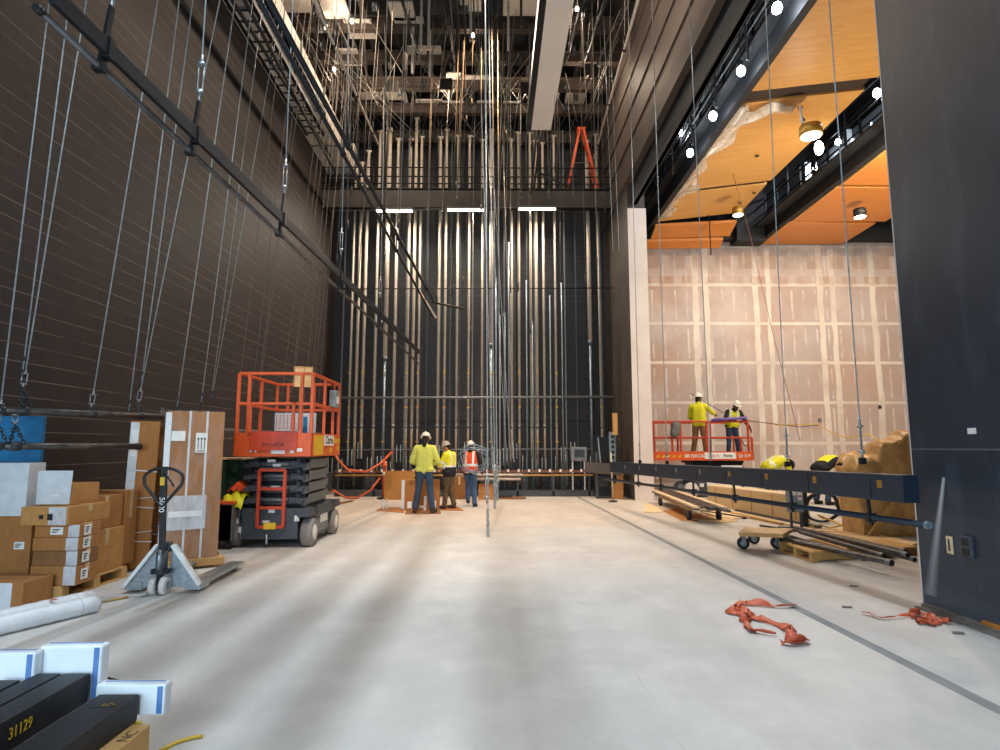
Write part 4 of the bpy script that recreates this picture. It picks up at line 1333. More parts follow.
PF = 6.0   # front of the pallet stack
pallet('wooden pallet under the stack of brown cartons by the left wall', -4.72, -4.12, 5.97, 7.0)
XS = PY(77, 560, PF).x; XS0 = PY(31, 560, PF).x
zz = [PY(77, y, PF).z for y in (581, 566, 551, 537.5, 524.5)]
zz[0] = .126
for k in range(4):
    lab = ['flat brown carton at the bottom of the stack of four on the pallet', 'flat brown carton second from the bottom of the stack of four', 'flat brown carton third from the bottom of the stack of four', 'flat brown carton topmost of the stack of four, with a wide front label'][k]
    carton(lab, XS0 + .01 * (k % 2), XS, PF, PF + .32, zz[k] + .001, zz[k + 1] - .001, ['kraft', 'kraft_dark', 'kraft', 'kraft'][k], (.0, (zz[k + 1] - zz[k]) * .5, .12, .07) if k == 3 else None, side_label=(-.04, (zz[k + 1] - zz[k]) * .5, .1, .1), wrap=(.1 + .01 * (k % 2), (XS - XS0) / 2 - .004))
# long flat carton across the top
xa, xb = PY(20, 520, PF - .08).x, PY(68, 520, PF - .08).x
z5 = PY(68, 507, PF - .08).z
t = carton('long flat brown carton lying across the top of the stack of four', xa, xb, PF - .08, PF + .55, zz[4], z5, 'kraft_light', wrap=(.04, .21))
a = (xb - xa) / 2
MB().box(-a + .18, -a + .22, -.3195, -.3165, .06, .1).box(-a + .26, -a + .31, -.3195, -.3165, .05, .11).build('print', M['ink'], t)
# open carton with raised white-lit flap
xc, xd = PY(69, 500, PF + .1).x, PY(96, 500, PF + .3).x
z6 = PY(72, 484, PF + .1).z
t = carton('open brown carton on top with its pale flap standing up', PY(40, 500, PF + .08).x, PY(71, 500, PF + .08).x, PF + .08, PF + .5, z5 + .002, z6, 'kraft_light', tape=None)
W = (PY(71, 500, PF + .08).x - PY(40, 500, PF + .08).x) / 2
zt6 = PY(52, 471, PF).z - z5
MB().prism([(-W - .03, -.22, .01), (W - .01, -.22, .01), (W + .03, -.26, zt6), (-W - .005, -.26, zt6)], (0, .006, 0)).build('flap', M['white_card'], t)
MB().box(-.04, .05, -.232, -.226, .09, .105).build('label', M['label_white'], t)
# cartons further along the pallet
x2 = PY(97, 540, 6.36).x
carton('upright brown carton on the pallet behind the stack of four', -4.62, -4.17, 6.36, 6.98, .127, PY(99, 533, 6.36).z, 'kraft_light', side_label=None)
carton('taller brown carton standing behind, its top level with the open carton', -4.66, -4.2, 7.0, 7.24, .127, PY(105, 492, 6.8).z, 'kraft')
carton('brown carton with small symbols resting on the upright one behind the stack', -4.6, -4.2, 6.38, 6.96, PY(99, 533, 6.36).z + .002, PY(102, 497, 6.5).z, 'kraft', side_label=None)

# big cartons at the left edge
carton('big brown carton at the photo edge under the white carton', -5.35, PY(29, 560, 6.15).x, 6.15, 6.42, 0, PY(20, 516, 6.15).z, 'kraft', label=(.27, .48, .1, .07))
t = carton('white carton lit bluish standing on the big brown carton', -5.3, PY(26, 500, 6.1).x, 6.1, 6.33, PY(20, 516, 6.15).z + .002, PY(20, 463, 6.1).z, 'white_card', tape=None)
MB().box(-.2, -.15, -.119, -.1155, .2, .23).build('print', M['ink'], t)
carton('blue carton leaning behind the white carton by the block wall', -5.53, PY(40, 450, 6.6).x, 6.6, 6.66, 0, PY(30, 416, 6.6).z, 'blue_card', tape=None)
t = carton('low brown carton with pale lit end on the floor before the pallet', -4.95, PY(23, 590, 5.58).x, 5.58, 5.95, 0, .245, 'kraft', tape=None)
MB().box(.12, .28, -.189, -.1855, 0, .245).build('lit_end', M['white_card'], t)  # white sheet paints the light on this carton end
MB().box(.28, .284, -.02, .05, .17, .246).build('tape', M['label_white'], t)

# two tall cartons strapped behind
Yt = 7.6
def tall(lab, p0, p1, ytop, Y, d, lean, m='kraft', white=True):
    x0, x1 = PY(p0, 500, Y).x, PY(p1, 500, Y).x
    h = PY((p0 + p1) / 2, ytop, Y).z
    t = thing('tall_carton', lab, 'box', ((x0 + x1) / 2, Y + d / 2, 0), radians(28))
    t.rotation_euler = (0, radians(lean), radians(28))
    a, b = (x1 - x0) / 2, d / 2
    MB().box(-a, a, -b, b, .012, h).build('body', M[m], t, .008)
    if white:
        MB().box(-a - .002, -a + .09, -b - .003, -b + .001, .6, h - .02).build('lit_strip', M['white_card'], t)  # white card strip paints the light falling on the left edge
        MB().box(-a + .015, -a + .08, -b - .006, -b - .003, h - .42, h - .1).build('paper_label', M['label_white'], t)
    for k, z in enumerate((.35, .42, .75, .82, 1.18)):
        mb = MB(); s = .03 * (1 if k % 2 else -1)
        loop = [(-a - .004, -b - .004, z), (a + .004, -b - .004, z + s), (a + .004, b + .004, z), (-a - .004, b + .004, z - s)]
        mb.path(loop, .007, 5, True)
        mb.build('strap', M['plastic_white'], t)
    return t
tall('tall narrow brown carton strapped with white bands, left of the pallet jack', 119, 145, 421, 7.35, .26, 1.0)
tall('darker tall narrow carton just behind the strapped one', 139, 157, 424, 7.95, .28, 1.0, 'kraft_dark', False)

# tall stretch-wrapped crate on its pallet
cx = PY(186, 560, 7.6).x
RZ = radians(33)
t = thing('wrapped_crate', 'tall brown crate in stretch film and two white straps, behind the pallet jack', 'crate', (cx, 7.6, 0), RZ)
hb = .12; hc = PY(193, 411, 7.3).z
A, B_ = .315, .22
MB().box(-A, A, -B_, B_, hb, hc).build('body', M['kraft'], t, .008)
mb = MB()
mb.box(-A - .05, A + .08, -B_ - .04, -B_ + .06, .03, hb).box(-A - .05, A + .08, B_ - .06, B_ + .04, .03, hb).box(-A - .04, -A + .06, -B_, B_, .0, .03).box(A - .04, A + .06, -B_, B_, 0, .03)
mb.build('skid', M['pine'], t, .004)
for x in (-.07, .12):
    MB().box(x - .012, x + .012, -B_ - .006, -B_ - .001, hb, hc).box(x - .012, x + .012, -B_, B_, hc, hc + .004).build('strap', M['plastic_white'], t)
def wrap(u, v):
    # film around front and left sides, wrinkled
    s = u * (2 * A + 2 * B_)
    z = hb + v * (hc - hb + .015)
    n = .006 + .004 * sin(v * 60 + u * 9) + .004 * sin(v * 23 - u * 31)
    if s < 2 * B_: return (-A - n, B_ - s, z)
    return (-A + (s - 2 * B_), -B_ - n - .004, z)
MB().grid(60, 60, wrap).build('stretch_film', M['film'], t)
MB().box(-A - .02, -A + .045, -B_ - .016, -B_ - .006, hb, hc - .02).build('corner_foam', M['foam'], t, .004)
MB().box(-A + .05, -A + .2, -B_ - .02, -B_ - .016, hc - .36, hc - .24).build('shipping_label', M['label_white'], t)
MB().box(.0, .13, -B_ - .016, -B_ - .01, hc - .5, hc - .26).build('arrow_label', M['label_white'], t)
mb = MB()
for k in range(3):
    x = .03 + k * .035
    mb.box(x - .004, x + .004, -B_ - .018, -B_ - .016, hc - .46, hc - .32).box(x - .012, x + .012, -B_ - .018, -B_ - .016, hc - .34, hc - .325)
mb.box(.02, .11, -B_ - .018, -B_ - .016, hc - .485, hc - .475)
mb.build('print', M['ink'], t)
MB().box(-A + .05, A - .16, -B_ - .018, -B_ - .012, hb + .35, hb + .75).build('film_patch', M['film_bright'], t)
MB().box(-A + .07, A - .2, -B_ - .022, -B_ - .018, hb + .5, hb + .57).build('paper_strip', M['label_white'], t)
mb = MB()
rg = random.Random(8)
pts = [(-A - .06 + .05 * rg.random(), -B_ + .02 + .08 * k, hc - .02 + .05 * rg.random()) for k in range(6)]
mb.path(pts, [.012, .03, .02, .035, .02, .01], 7)
mb.build('film_bunch', M['film'], t)

# green box and grey tub with hi-vis clothing between crate and lift
g = PZ(226, 533, 0)
gY = 9.6
t = thing('green_crate', 'dark green crate behind the wrapped crate and the orange lift', 'box', (PY(228, 500, gY).x - .1, gY + .3, 0))
MB().box(-.4, .3, -.25, .25, .0, PY(228, 460, gY).z).build('body', M['green_box'], t, .01)
MB().box(-.42, .32, -.27, .27, PY(228, 460, gY).z, PY(228, 460, gY).z + .03).build('lid', M['pine_pale'], t, .005)
tY = 8.75
t = thing('grey_tub', 'ribbed grey tub on casters beside the left wheel of the orange lift', 'tub', (PY(224, 520, tY).x, tY + .3, 0))
zt = PY(224, 503, tY).z; zb_ = .12
mb = MB().box(-.16, .1, -.28, .28, zb_, zt)
for k in range(6):
    mb.box(-.17, .11, -.28 + k * .1, -.24 + k * .1, zb_, zt - .03)
mb.build('tub_body', M['grey_tub'], t, .008)
MB().box(-.19, .13, -.3, .3, zt - .02, zt + .02).build('rim', M['orange_paint'], t, .006)
for x in (-.12, .06):
    for y in (-.22, .22):
        MB().lathe([(.055, -.02), (.055, .02)], (x, y, .055), 12, 'X').build('caster', M['rubber'], t)
        MB().box(x - .03, x + .03, y - .02, y + .02, .06, zb_).build('caster_fork', M['dark_grey'], t)
tz, tx, ty = zt, t.location.x, t.location.y
def cloth(u, v, s=1.0, ph=0):
    return (tx - .1 + u * .3, ty - .22 + v * .5, tz + .03 + .1 * sin(pi * u) * sin(pi * v) + .06 * abs(sin(u * 6 + v * 5 + ph)) - max(0, .14 * (.18 - v)) * 6)
tag(MB().grid(16, 16, lambda u, v: cloth(u, v)).build('work_vest', M['hivis'], solid=.01), 'yellow hi-vis vest crumpled on the grey tub', 'vest')
tag(MB().grid(12, 12, lambda u, v: (tx - .05 + u * .22, ty - .12 + v * .4, tz + .13 + .12 * sin(pi * u) * sin(pi * v) + .05 * abs(sin(u * 8 - v * 6)))).build('work_jacket', M['hivis_orange'], solid=.01), 'orange and brown work clothes heaped above the yellow vest on the tub', 'clothes')

# ------------------------------------------------------------------ pallet jack
pj = PZ(159.5, 597, 0)
t = thing('pallet_jack', 'pallet jack with black loop handle and silver A-frame in front of the wrapped crate', 'pallet jack', (pj.x - .05, pj.y, 0), radians(2))
for s in (-1, 1):
    MB().lathe([(.05, -.028), (.085, -.026), (.09, -.018), (.09, .018), (.085, .026), (.05, .028)], (s * .05, .09, .09), 20, 'X').build('steer_wheel', M['wheel_white'], t)
    MB().lathe([(.035, -.03), (.035, .03)], (s * .05, .09, .09), 12, 'X').build('hub', M['galv'], t)
MB().box(-.02, .02, .05, .13, .05, .22).box(-.085, .085, .06, .12, .2, .25).build('steer_yoke', M['black_steel'], t, .005)
MB().tube((0, .1, .2), (0, .1, .42), .055, 14).tube((0, .1, .42), (0, .1, .5), .035, 12).build('pump', M['dark_grey'], t)
MB().tube((0, .05, .25), (0, .05, .44), .02, 10).build('piston', M['galv'], t)
# A-frame
fr = .35
for s in (-1, 1):
    MB().prism([(s * .045, .17, .12), (s * .06, .17, .46), (s * .1, .17, .48), (s * (fr + .01), .17, .1), (s * (fr + .01), .17, .04), (s * .22, .17, .04)], (0, .03, 0)).build('frame_plate', M['galv'], t, .003)
    MB().bar((s * .075, .15, .47), (s * (fr + .015), .15, .08), .035, .06, (0, 1, 0)).build('frame_rib', M['white_paint'], t, .004)
    MB().prism([(s * (fr - .14), .15, .03), (s * (fr + .02), .15, .03), (s * (fr + .02), .15, .11), (s * (fr - .14), .15, .11)], (0, .22, 0)).build('fork_heel', M['galv'], t, .004)
    x0, x1 = sorted((s * (fr - .15), s * (fr + .01)))
    m1 = MB().prism([(x0, .3, .05), (x0, .3, .105), (x0, 1.3, .1), (x0, 1.36, .08), (x0, 1.36, .06)], (x1 - x0, 0, 0))
    m1.build('fork', M['galv'], t, .008)
    MB().lathe([(.035, -.035), (.035, .035)], ((x0 + x1) / 2, 1.22, .036), 12, 'X').build('load_roller', M['tyre'], t)
MB().box(-.2, .2, .18, .24, .05, .12).build('cross_member', M['galv'], t, .004)
MB().box(-.05, .05, .13, .2, .4, .5).build('head', M['dark_grey'], t, .006)
# handle
MB().bar((.01, .07, .4), (0, .03, 1.24), .06, .035, (0, 1, 0)).build('handle_column', M['black_paint'], t, .006)
loop = []
for k in range(28):
    a = 2 * pi * k / 28
    x = .19 * cos(a) if sin(a) > -.2 else .19 * cos(a) * (1 - .75 * ((-sin(a) - .2) / .8) ** 1.0)
    z = 1.14 + (.1 * sin(a) if sin(a) > 0 else .28 * sin(a))
    loop.append((x, .03, z))
MB().path(loop, .016, 8, True).build('loop_handle', M['black_paint'], t)
MB().path([(0, .02, 1.18), (.04, .0, 1.17), (.1, -.01, 1.1), (.12, -.01, 1.06)], .009, 6).build('release_lever', M['black_paint'], t)
MB().box(-.022, .022, .005, .012, 1.07, 1.15).build('warning_sticker', M['yellow'], t)
text('5000', .075, M['label_white'], t, (0, .022, .88), (pi / 2, pi / 2, 0))
# dowel on the floor beside the jack
tag(MB().tube(PZ(101, 602, .012), PZ(128, 597, .012), .012, 8).build('dowel', M['pine']), 'short wooden dowel lying on the floor left of the pallet jack', 'dowel')

# ------------------------------------------------------------------ wrapped tubes on the floor at the left edge
def roll(lab, a, b, r):
    a, b = Vector(a), Vector(b)
    t = thing('wrapped_tube', lab, 'tube', (a + b) / 2)
    n = 24; pts = [a.lerp(b, k / n) for k in range(n + 1)]
    MB().path(pts, [r * (1 + .03 * sin(k * 1.9)) for k in range(n + 1)], 16).build('tube', M['plastic_white'], t, w=True)
    d = (b - a).normalized()
    rr = [r * .98, r * .8, r * .65, r * .3]
    MB().path([a - d * .0, a - d * .03, a - d * .07, a - d * .1], rr, 12).build('gathered_end', M['film'], t, w=True)
    MB().path([a.lerp(b, .18) , a.lerp(b, .184)], r * 1.02, 16).build('seam', M['mid_grey'], t, w=True)
    return t
q0, q1 = PZ(96, 612, .0), PZ(-20, 640, 0)
r = .075
roll('front long tube in translucent wrapping lying on the floor at left', q0 + Vector((0, 0, r)), q1 + Vector((0, 0, r)), r)
off = Vector((-.14, .1, 0))
t = roll('rear long tube in translucent wrapping with red mark, lying beside the front one', q0 + off + Vector((-.02, .08, r)), q1 + off + Vector((0, .0, r)), r)
p = (q0 + off).lerp(q1 + off, .35)
MB().cbox(p + Vector((.02, -.02, 2 * r + .002)), (.05, .03, .004), (0, 0, .4)).build('red_mark', M['red_paint'], t, w=True)

# ------------------------------------------------------------------ black box beams in foam ends on timber, bottom left corner
YE = PZ(139, 694, .315).y
tb = .315
xa0, xa1 = PZ(103, 692, tb).x, PZ(139, 694, tb).x
def beam(lab, x0, x1, ye, z0, z1, txt=None):
    t = thing('black_beam', lab, 'beam', ((x0 + x1) / 2, ye - 1.2, z0))
    a = (x1 - x0) / 2; h = z1 - z0
    MB().box(-a, a, -1.0, 1.2, 0, h).build('body', M['dimple'], t, .004)
    MB().box(-a + .012, a - .012, 1.2, 1.204, .012, h - .012).build('end_plate', M['black_paint'], t, .002)
    if txt:
        text(txt, .062, M['yellow'], t, (a + .002, .79, h * .5), (pi / 2, 0, pi / 2), sx=.8)
    return t
tA = beam('front black steel beam with worn print at the photo corner, lowest of the four', xa0, xa1, YE, .20, tb)
MB().cbox((.0, 1.08, tb - .2 + .001), (.1, .05, .002)).build('sticker', M['black_paint'], tA)
mb = MB()
for k in range(5):
    mb.cbox((.01 + .02 * (k % 3), 1.07 + .012 * (k // 2), tb - .2 + .003), (.012, .008, .002))
mb.build('print', M['brass'], tA)
zB = .395
YB2 = PZ(90, 673, zB).y
xb1 = PZ(90, 673, zB).x; xb0 = PZ(66, 672, zB).x
beam('black steel beam numbered in yellow, second from the photo corner', xb0, xb1, YB2, .265, zB, '31129')
xc1 = PZ(62, 672.5, zB).x; xc0 = PZ(40, 672, zB).x
beam('third black steel beam, close beside the yellow-numbered one', xc0, xc1, YB2, .265, zB)
xd1 = PZ(22, 679, zB).x
beam('leftmost black steel beam, cut by the photo edge', xd1 - .11, xd1, YB2 - .08, .265, zB)
# foam end caps
def foam(lab, x0, x1, y0, y1, z0, z1, strip=True):
    t = thing('foam_block', lab, 'foam', ((x0 + x1) / 2, (y0 + y1) / 2, z0))
    a, b, h = (x1 - x0) / 2, (y1 - y0) / 2, z1 - z0
    MB().box(-a, a, -b, b, 0, h).build('block', M['foam'], t, .012, seg=3)
    if strip:
        MB().box(a - .035, a - .01, -b - .002, -b + .001, .01, h - .008).build('blue_stripe', M['foam_blue'], t)
        MB().box(-a + .02, a - .02, b * .1, b * .4, h - .001, h + .0015).build('blue_edge', M['foam_blue'], t)
    return t
yfA = YE + .025
fx0, fx1 = PZ(100, 690, .33).x, PZ(168, 690, .33).x
zf1 = PY(150, 683, yfA + .02).z; zf0 = PY(150, 716, yfA).z
foam('white foam end block with blue edge beyond the front black beam', PY(95, 690, yfA).x, PY(165, 690, yfA).x, yfA, yfA + .07, zf0, zf1)
yfB = YB2 + .025
foam('white foam end block behind the yellow-numbered black beam, tallest of the three', PY(38, 660, yfB).x, PY(101, 660, yfB).x, yfB, yfB + .07, PY(60, 703, yfB).z, PY(60, 646, yfB).z)
foam('white foam end block behind the leftmost black beam', PY(-40, 660, yfB - .05).x, PY(36, 660, yfB - .05).x, yfB - .06, yfB + .0, PY(10, 700, yfB).z, PY(10, 652, yfB - .05).z)
# timber bearers
t = thing('timber_bearer', 'short yellow timber bearer with dark stamp under the front black beam', 'timber', ((xa0 + xa1) / 2, YE - .2, 0))
MB().box(.03, .17, -1.3, .17, .018, .198).build('block', M['pine'], t, .006)
text('NC', .07, M['ink'], t, (.14, .05, .1985), (0, 0, pi / 2), name='stamp')
MB().box(.04, .16, .1705, .174, .03, .18).build('end_grain', M['pine_pale'], t)
MB().box(-.1, .2, -.6, -.45, 0, .018).box(-.1, .2, -.05, .1, 0, .018).build('shim', M['pine_pale'], t)
t2 = thing('timber_packer', 'timber packer raising the three rear black beams at left', 'timber', ((xb0 + xb1) / 2 - .2, YB2 - .3, 0))
MB().box(-.5, .14, -.08, .08, 0, .262).build('block', M['pine'], t2, .004)
MB().box(-.5, .14, .081, .084, .04, .22).build('end_grain', M['pine_pale'], t2)
tag(MB().path([(xa0 - .1, YE - .02, .2), (xa1 + .02, YE + .0, .19), (xa1 + .06, YE - .06, .12), (xa1 + .06, YE - .05, .02)], .008, 6).build('yellow_strap', M['yellow_strap']), 'yellow strap loop hanging from the end of the front black beam', 'strap')
tag(MB().path([PZ(158, 752, .008), PZ(175, 743, .008), PZ(190, 738, .01), PZ(203, 736, .008)], .009, 6).build('strap_end', M['yellow_strap']), 'loose yellow strap end lying on the floor in the near corner', 'strap')
tag(MB().path([PY(100, 679, yfB + .1), PY(108, 678, yfB + .14), PY(120, 681, yfB + .16), PY(128, 684, yfB + .17)], .006, 6).build('black_cable', M['rubber']), 'short black cable sticking out from behind the foam blocks', 'cable')
# ------------------------------------------------------------------ orange scissor lift at left (ladder end toward the camera)
wl, wr = PZ(236, 546.5), PZ(308, 546.5)
LX, LYF = (wl.x + wr.x) / 2 , wl.y - .2
LW = (wr.x - wl.x) / 2 + .08           # half width outside the tyres
t = liftA = thing('scissor_lift', 'orange and dark grey scissor lift with red ladder, empty platform, beside the left wall', 'lift', (LX, LYF, 0), radians(.5))
LEN = 1.78
def zA(py, y=0.0): return PY(275, py, LYF + y).z
wr_ = .205
wh_proto = None
for sx in (-1, 1):
    for y in (.22, LEN - .3):
        x = sx * (LW - .08)
        w = MB().lathe([(.1, -.085), (wr_ - .02, -.08), (wr_, -.06), (wr_, .06), (wr_ - .02, .08), (.1, .085)], (x, y, wr_), 24, 'X').build('wheel', M['tyre'], t)
        MB().lathe([(.0, -.09), (.11, -.09), (.12, -.07), (.12, .07), (.11, .09), (.0, .09)], (x, y, wr_), 18, 'X').build('hub', M['wheel_white'], w)
z1 = zA(509)
MB().box(-LW + .2, LW - .2, .05, LEN - .05, .12, z1).box(-LW + .06, LW - .06, .46, LEN - .55, .1, z1 - .1).build('chassis', M['dark_grey'], t, .015)
MB().box(-LW + .02, -LW + .2, .0, .42, z1 - .12, z1).box(LW - .2, LW - .02, 0, .42, z1 - .12, z1).box(-LW + .02, LW - .02, LEN - .5, LEN, z1 - .12, z1).box(LW - .1, LW - .02, .3, LEN - .3, z1 - .15, z1).box(-LW + .02, -LW + .1, .3, LEN - .3, z1 - .15, z1).build('deck_frame', M['dark_grey'], t, .01)
MB().box(LW - .075, LW - .055, .5, LEN - .6, .15, z1 - .2).build('side_cover', M['mid_grey'], t, .005)
MB().box(LW - .056, LW - .05, .7, 1.1, .28, .4).build('side_plate', M['label_white'], t)
MB().box(LW - .056, LW - .05, 1.25, 1.33, .2, .5).build('side_slot', M['black_paint'], t)
mb = MB().box(-.5, -.44, .044, .05, .35, .42).box(.36, .43, .044, .05, .38, .46).box(-.02, .07, .044, .05, .5, .56).box(-.1, .0, .044, .05, .36, .39).box(-.44, -.4, .044, .05, .22, .3)
mb.build('decal', M['label_white'], t)
MB().box(-.52, -.44, .043, .05, .43, .49).build('yellow_decal', M['yellow'], t)
MB().tube((-.02, .02, .06), (-.02, .02, .2), .02, 8).build('tow_lug', M['galv'], t)
# folded scissor stack
z2 = zA(457)
nl = 4
for k in range(nl):
    za = z1 + .02 + (z2 - z1 - .04) * k / nl; zb = z1 + .02 + (z2 - z1 - .04) * (k + 1) / nl
    zm = (za + zb) / 2
    for s in (-1, 1):
        xo = s * (LW - .2)
        MB().bar((xo, .28, za + .05), (xo, LEN - .25, zb - .05), .06, .11).build('scissor_arm', M['mid_grey' if s > 0 else 'dark_grey'], t, .006)
        MB().bar((xo - s * .09, .28, zb - .05), (xo - s * .09, LEN - .25, za + .05), .06, .11).build('inner_arm', M['dark_grey'], t, .006)
        mb = MB().cbox((xo - s * .1, .2, zm), (.15, .14, (zb - za) * .5)).cbox((xo - s * .02, .16, zm - .02), (.1, .1, (zb - za) * .35))
        mb.tube((xo - s * .2, .2, zm), (xo + s * .04, .2, zm), .035, 12)
        mb.build('knuckle', M['dark_grey'], t, .012)
    MB().tube((-LW + .25, .24, zm), (LW - .25, .24, zm), .035, 12).tube((-LW + .3, .3, za + .03), (LW - .3, .3, za + .03), .02, 8).build('cross_tube', M['mid_grey'], t)
    MB().box(LW - .165, LW - .16, .4, LEN - .4, za + .02, zb - .02).build('arm_guard', M['mid_grey'], t)
MB().box(-LW + .2, LW - .2, .35, LEN - .3, z1, z2 - .05).build('stack_core', M['black_steel'], t)
for k, (x, z) in enumerate(((.02, z1 + .28), (.03, z1 + .6), (-.05, z2 - .08))):
    MB().box(x - .07, x + .05, .19, .2, z, z + .04).build('arm_decal', M['label_white'], t)
# ladder
lx0, lx1 = PY(259, 490, LYF).x - LX, PY(284.5, 490, LYF).x - LX
zl0, zl1 = zA(527), zA(470)
mb = MB()
for x in (lx0, lx1): mb.box(x - .022, x + .022, -.03, .02, zl0 - .0, zl1)
mb.build('ladder_rail', M['red_paint'], t, .006)
for k in range(4):
    z = zl0 + (zl1 - zl0) * k / 3
    MB().box(lx0, lx1, -.03, .02, z - .022, z + .022).build('ladder_rung', M['red_paint'], t, .005)
MB().box(lx0 + .1, lx1 - .1, -.035, .0, zl0 - .03, zl0 + .06).build('ladder_foot', M['yellow'], t, .004)
# platform
py0, py1 = -.08, LEN - .2
PW0, PW1 = PY(233.5, 440, LYF - .08).x - LX, PY(312, 440, LYF - .08).x - LX
zs0, zs1 = zA(456.5), zA(433)
zmid, ztop = zA(404), zA(374)
mb = MB().box(PW0, PW1, py0, py0 + .03, zs0, zs1).box(PW0, PW1, py1 - .03, py1, zs0, zs1).box(PW0, PW0 + .03, py0, py1, zs0, zs1).box(PW1 - .03, PW1, py0, py1, zs0, zs1)
mb.build('toe_board', M['orange_paint'], t, .004)
MB().box(PW0 + .02, PW1 - .02, py0 + .02, py1 - .02, zs0 + .02, zs0 + .06).build('platform_floor', M['dark_grey'], t)
# gate sill panel in front
gx0, gx1 = PY(250, 440, LYF - .1).x - LX, PY(297, 440, LYF - .1).x - LX
MB().box(gx0, gx1, py0 - .03, py0 - .005, zs0 + .09, zs1 + .02).build('gate_sill', M['red_paint'], t, .004)
text('SKYJACK', .075, M['rubber'], t, ((gx0 + gx1) / 2, py0 - .032, zs0 + .17), (pi / 2, 0, 0), sx=1.1)
rr = .022
def rail(pts, nm='guard_rail'): return MB().path(pts, rr, 8).build(nm, M['orange_paint'], t)
yb_ = py1 - .05; yf_ = py0 + .03
x0, x1 = PW0 + .04, PW1 - .03
for z in (zmid, ztop):
    mb = MB()
    for a_, b_ in (((x0, yf_, z), (x1, yf_, z)), ((x1, yf_, z), (x1, yb_, z)), ((x1, yb_, z), (x0, yb_, z)), ((x0, yb_, z), (x0, yf_, z))):
        mb.bar(a_, b_, .045, .045)
    mb.build('guard_rail', M['orange_paint'], t, .008)
posts = [(x0 - .01, yf_), (PY(248.5, 440, LYF).x - LX, yf_), (PY(301, 440, LYF).x - LX, yf_), (x1, yf_), (x1, .62), (x1, 1.15), (x1, yb_), (x0, yb_), (x0, .8), ((x0 + x1) / 2 + .1, yb_), (-.3, yb_)]
for i, (x, y) in enumerate(posts):
    MB().box(x - .022, x + .022, y - .022, y + .022, zs1 - .02, ztop).build('guard_post', M['orange_paint'], t, .006)
for x in (PY(251.5, 440, LYF).x - LX, PY(294.5, 440, LYF).x - LX):
    MB().box(x - .02, x + .02, yf_ - .06, yf_ - .02, zs1, zmid + .02).build('gate_post', M['orange_paint'], t, .005)
MB().box(PY(251, 440, LYF).x - LX, PY(296, 440, LYF).x - LX, yf_ - .06, yf_ - .02, zmid - .02, zmid + .02).build('gate_rail', M['orange_paint'], t, .005)
# decals on the skirt
MB().box(PW0 + .55, PW0 + .75, py0 - .006, py0, zs0 + .04, zs0 + .12).box(PW0 + .82, PW0 + .88, py0 - .006, py0, zs0 + .05, zs0 + .11).box(PW0 + .92, PW0 + 1.0, py0 - .006, py0, zs0 + .07, zs0 + .12).box(PW0 + .24, PW0 + .27, py0 - .006, py0, zs0 + .06, zs0 + .12).box(PW0 + .31, PW0 + .34, py0 - .006, py0, zs0 + .06, zs0 + .12).build('skirt_decal', M['label_white'], t)
MB().box(PW1, PW1 + .004, .02, .5, zs0 + .02, zs1 - .03).build('yellow_panel', M['yellow'], t)
MB().box(PW1 + .004, PW1 + .012, .55, 1.1, zs0 + .16, zs1 - .02).build('name_plate', M['label_white'], t)
text('Clarke', .17, M['ink'], t, (PW1 + .0135, .825, (zs0 + .16 + zs1 - .02) / 2), (pi / 2, 0, pi / 2), sx=1.0, bold=.002)
mb = MB()
for y, z in ((1.2, .2), (1.36, .08), (.9, .05), (1.38, .2)):
    mb.box(PW1, PW1 + .005, y, y + .14, zs0 + z, zs0 + z + .08)
mb.build('side_decal', M['yellow'], t)
# grey control box on the side rail
MB().box(x1 - .02, x1 + .1, .95, 1.15, zmid + .02, zmid + .3).build('control_box', M['panel_box'], t, .015)
MB().box(x1 + .1, x1 + .104, .98, 1.12, zmid + .08, zmid + .2).build('control_label', M['label_white'], t)
MB().path([(x1 + .02, 1.05, zmid + .3), (x1, 1.05, zmid + .4), (x1 - .02, 1.1, ztop - .02)], .012, 6).build('control_cord', M['rubber'], t)
# things carried on the platform
def onlift(x, y, z=None): return Vector((LX + x, LYF + y, zs0 + .061 if z is None else z))
p = PY(303.5, 375, LYF + .35)
tt = thing('slatted_board', 'pale slatted wooden board leaning on the top rail of the orange lift', 'board', (p.x, LYF + .35, ztop - .2), radians(24))
MB().box(-.14, .14, 0, .02, .04, .36).build('board', M['ply'], tt, .004)
mb = MB()
for x in (-.14, -.0, .12): mb.box(x, x + .02, -.008, 0, .04, .36)
mb.box(-.14, .14, -.008, 0, .34, .36)
mb.build('slat', M['pine'], tt)
MB().box(-.05, -.02, .02, .04, -.62, .3).build('prop', M['pine'], tt)
p = PY(284.5, 430, LYF + 1.35)
tt = thing('dotted_board', 'white panel with red dots standing on the orange lift platform', 'panel', (p.x, LYF + 1.35, zs0 + .061))
za_, zb2 = PY(284, 431, LYF + 1.35).z - zs0 - .061, PY(284, 413, LYF + 1.35).z - zs0 - .061
MB().box(-.22, .22, 0, .06, 0, zb2 + .02).build('backing', M['dark_grey'], tt, .006)
MB().box(-.17, .2, -.006, 0, za_, zb2).build('sheet', M['white_card'], tt)
mb = MB()
for i in range(6):
    for j in range(6):
        mb.lathe([(.012, -.009), (.012, -.006)], (-.14 + i * .062, 0, za_ + .05 + j * (zb2 - za_ - .1) / 5), 8, 'Y')
mb.build('red_dot', M['red_paint'], tt)
p = PY(304, 430, LYF + 1.2)
tt = thing('framed_sheet', 'white and pale blue sheet standing at the right of the orange lift platform', 'sheet', (p.x + .02, LYF + 1.2, zs0 + .061))
zb2 = PY(304, 413, LYF + 1.2).z - zs0 - .061
MB().box(-.15, .17, 0, .03, .0, zb2).build('board', M['white_card'], tt, .004)
MB().box(-.04, .03, -.004, 0, .12, zb2 - .06).build('blue_print', M['blue_card'], tt)
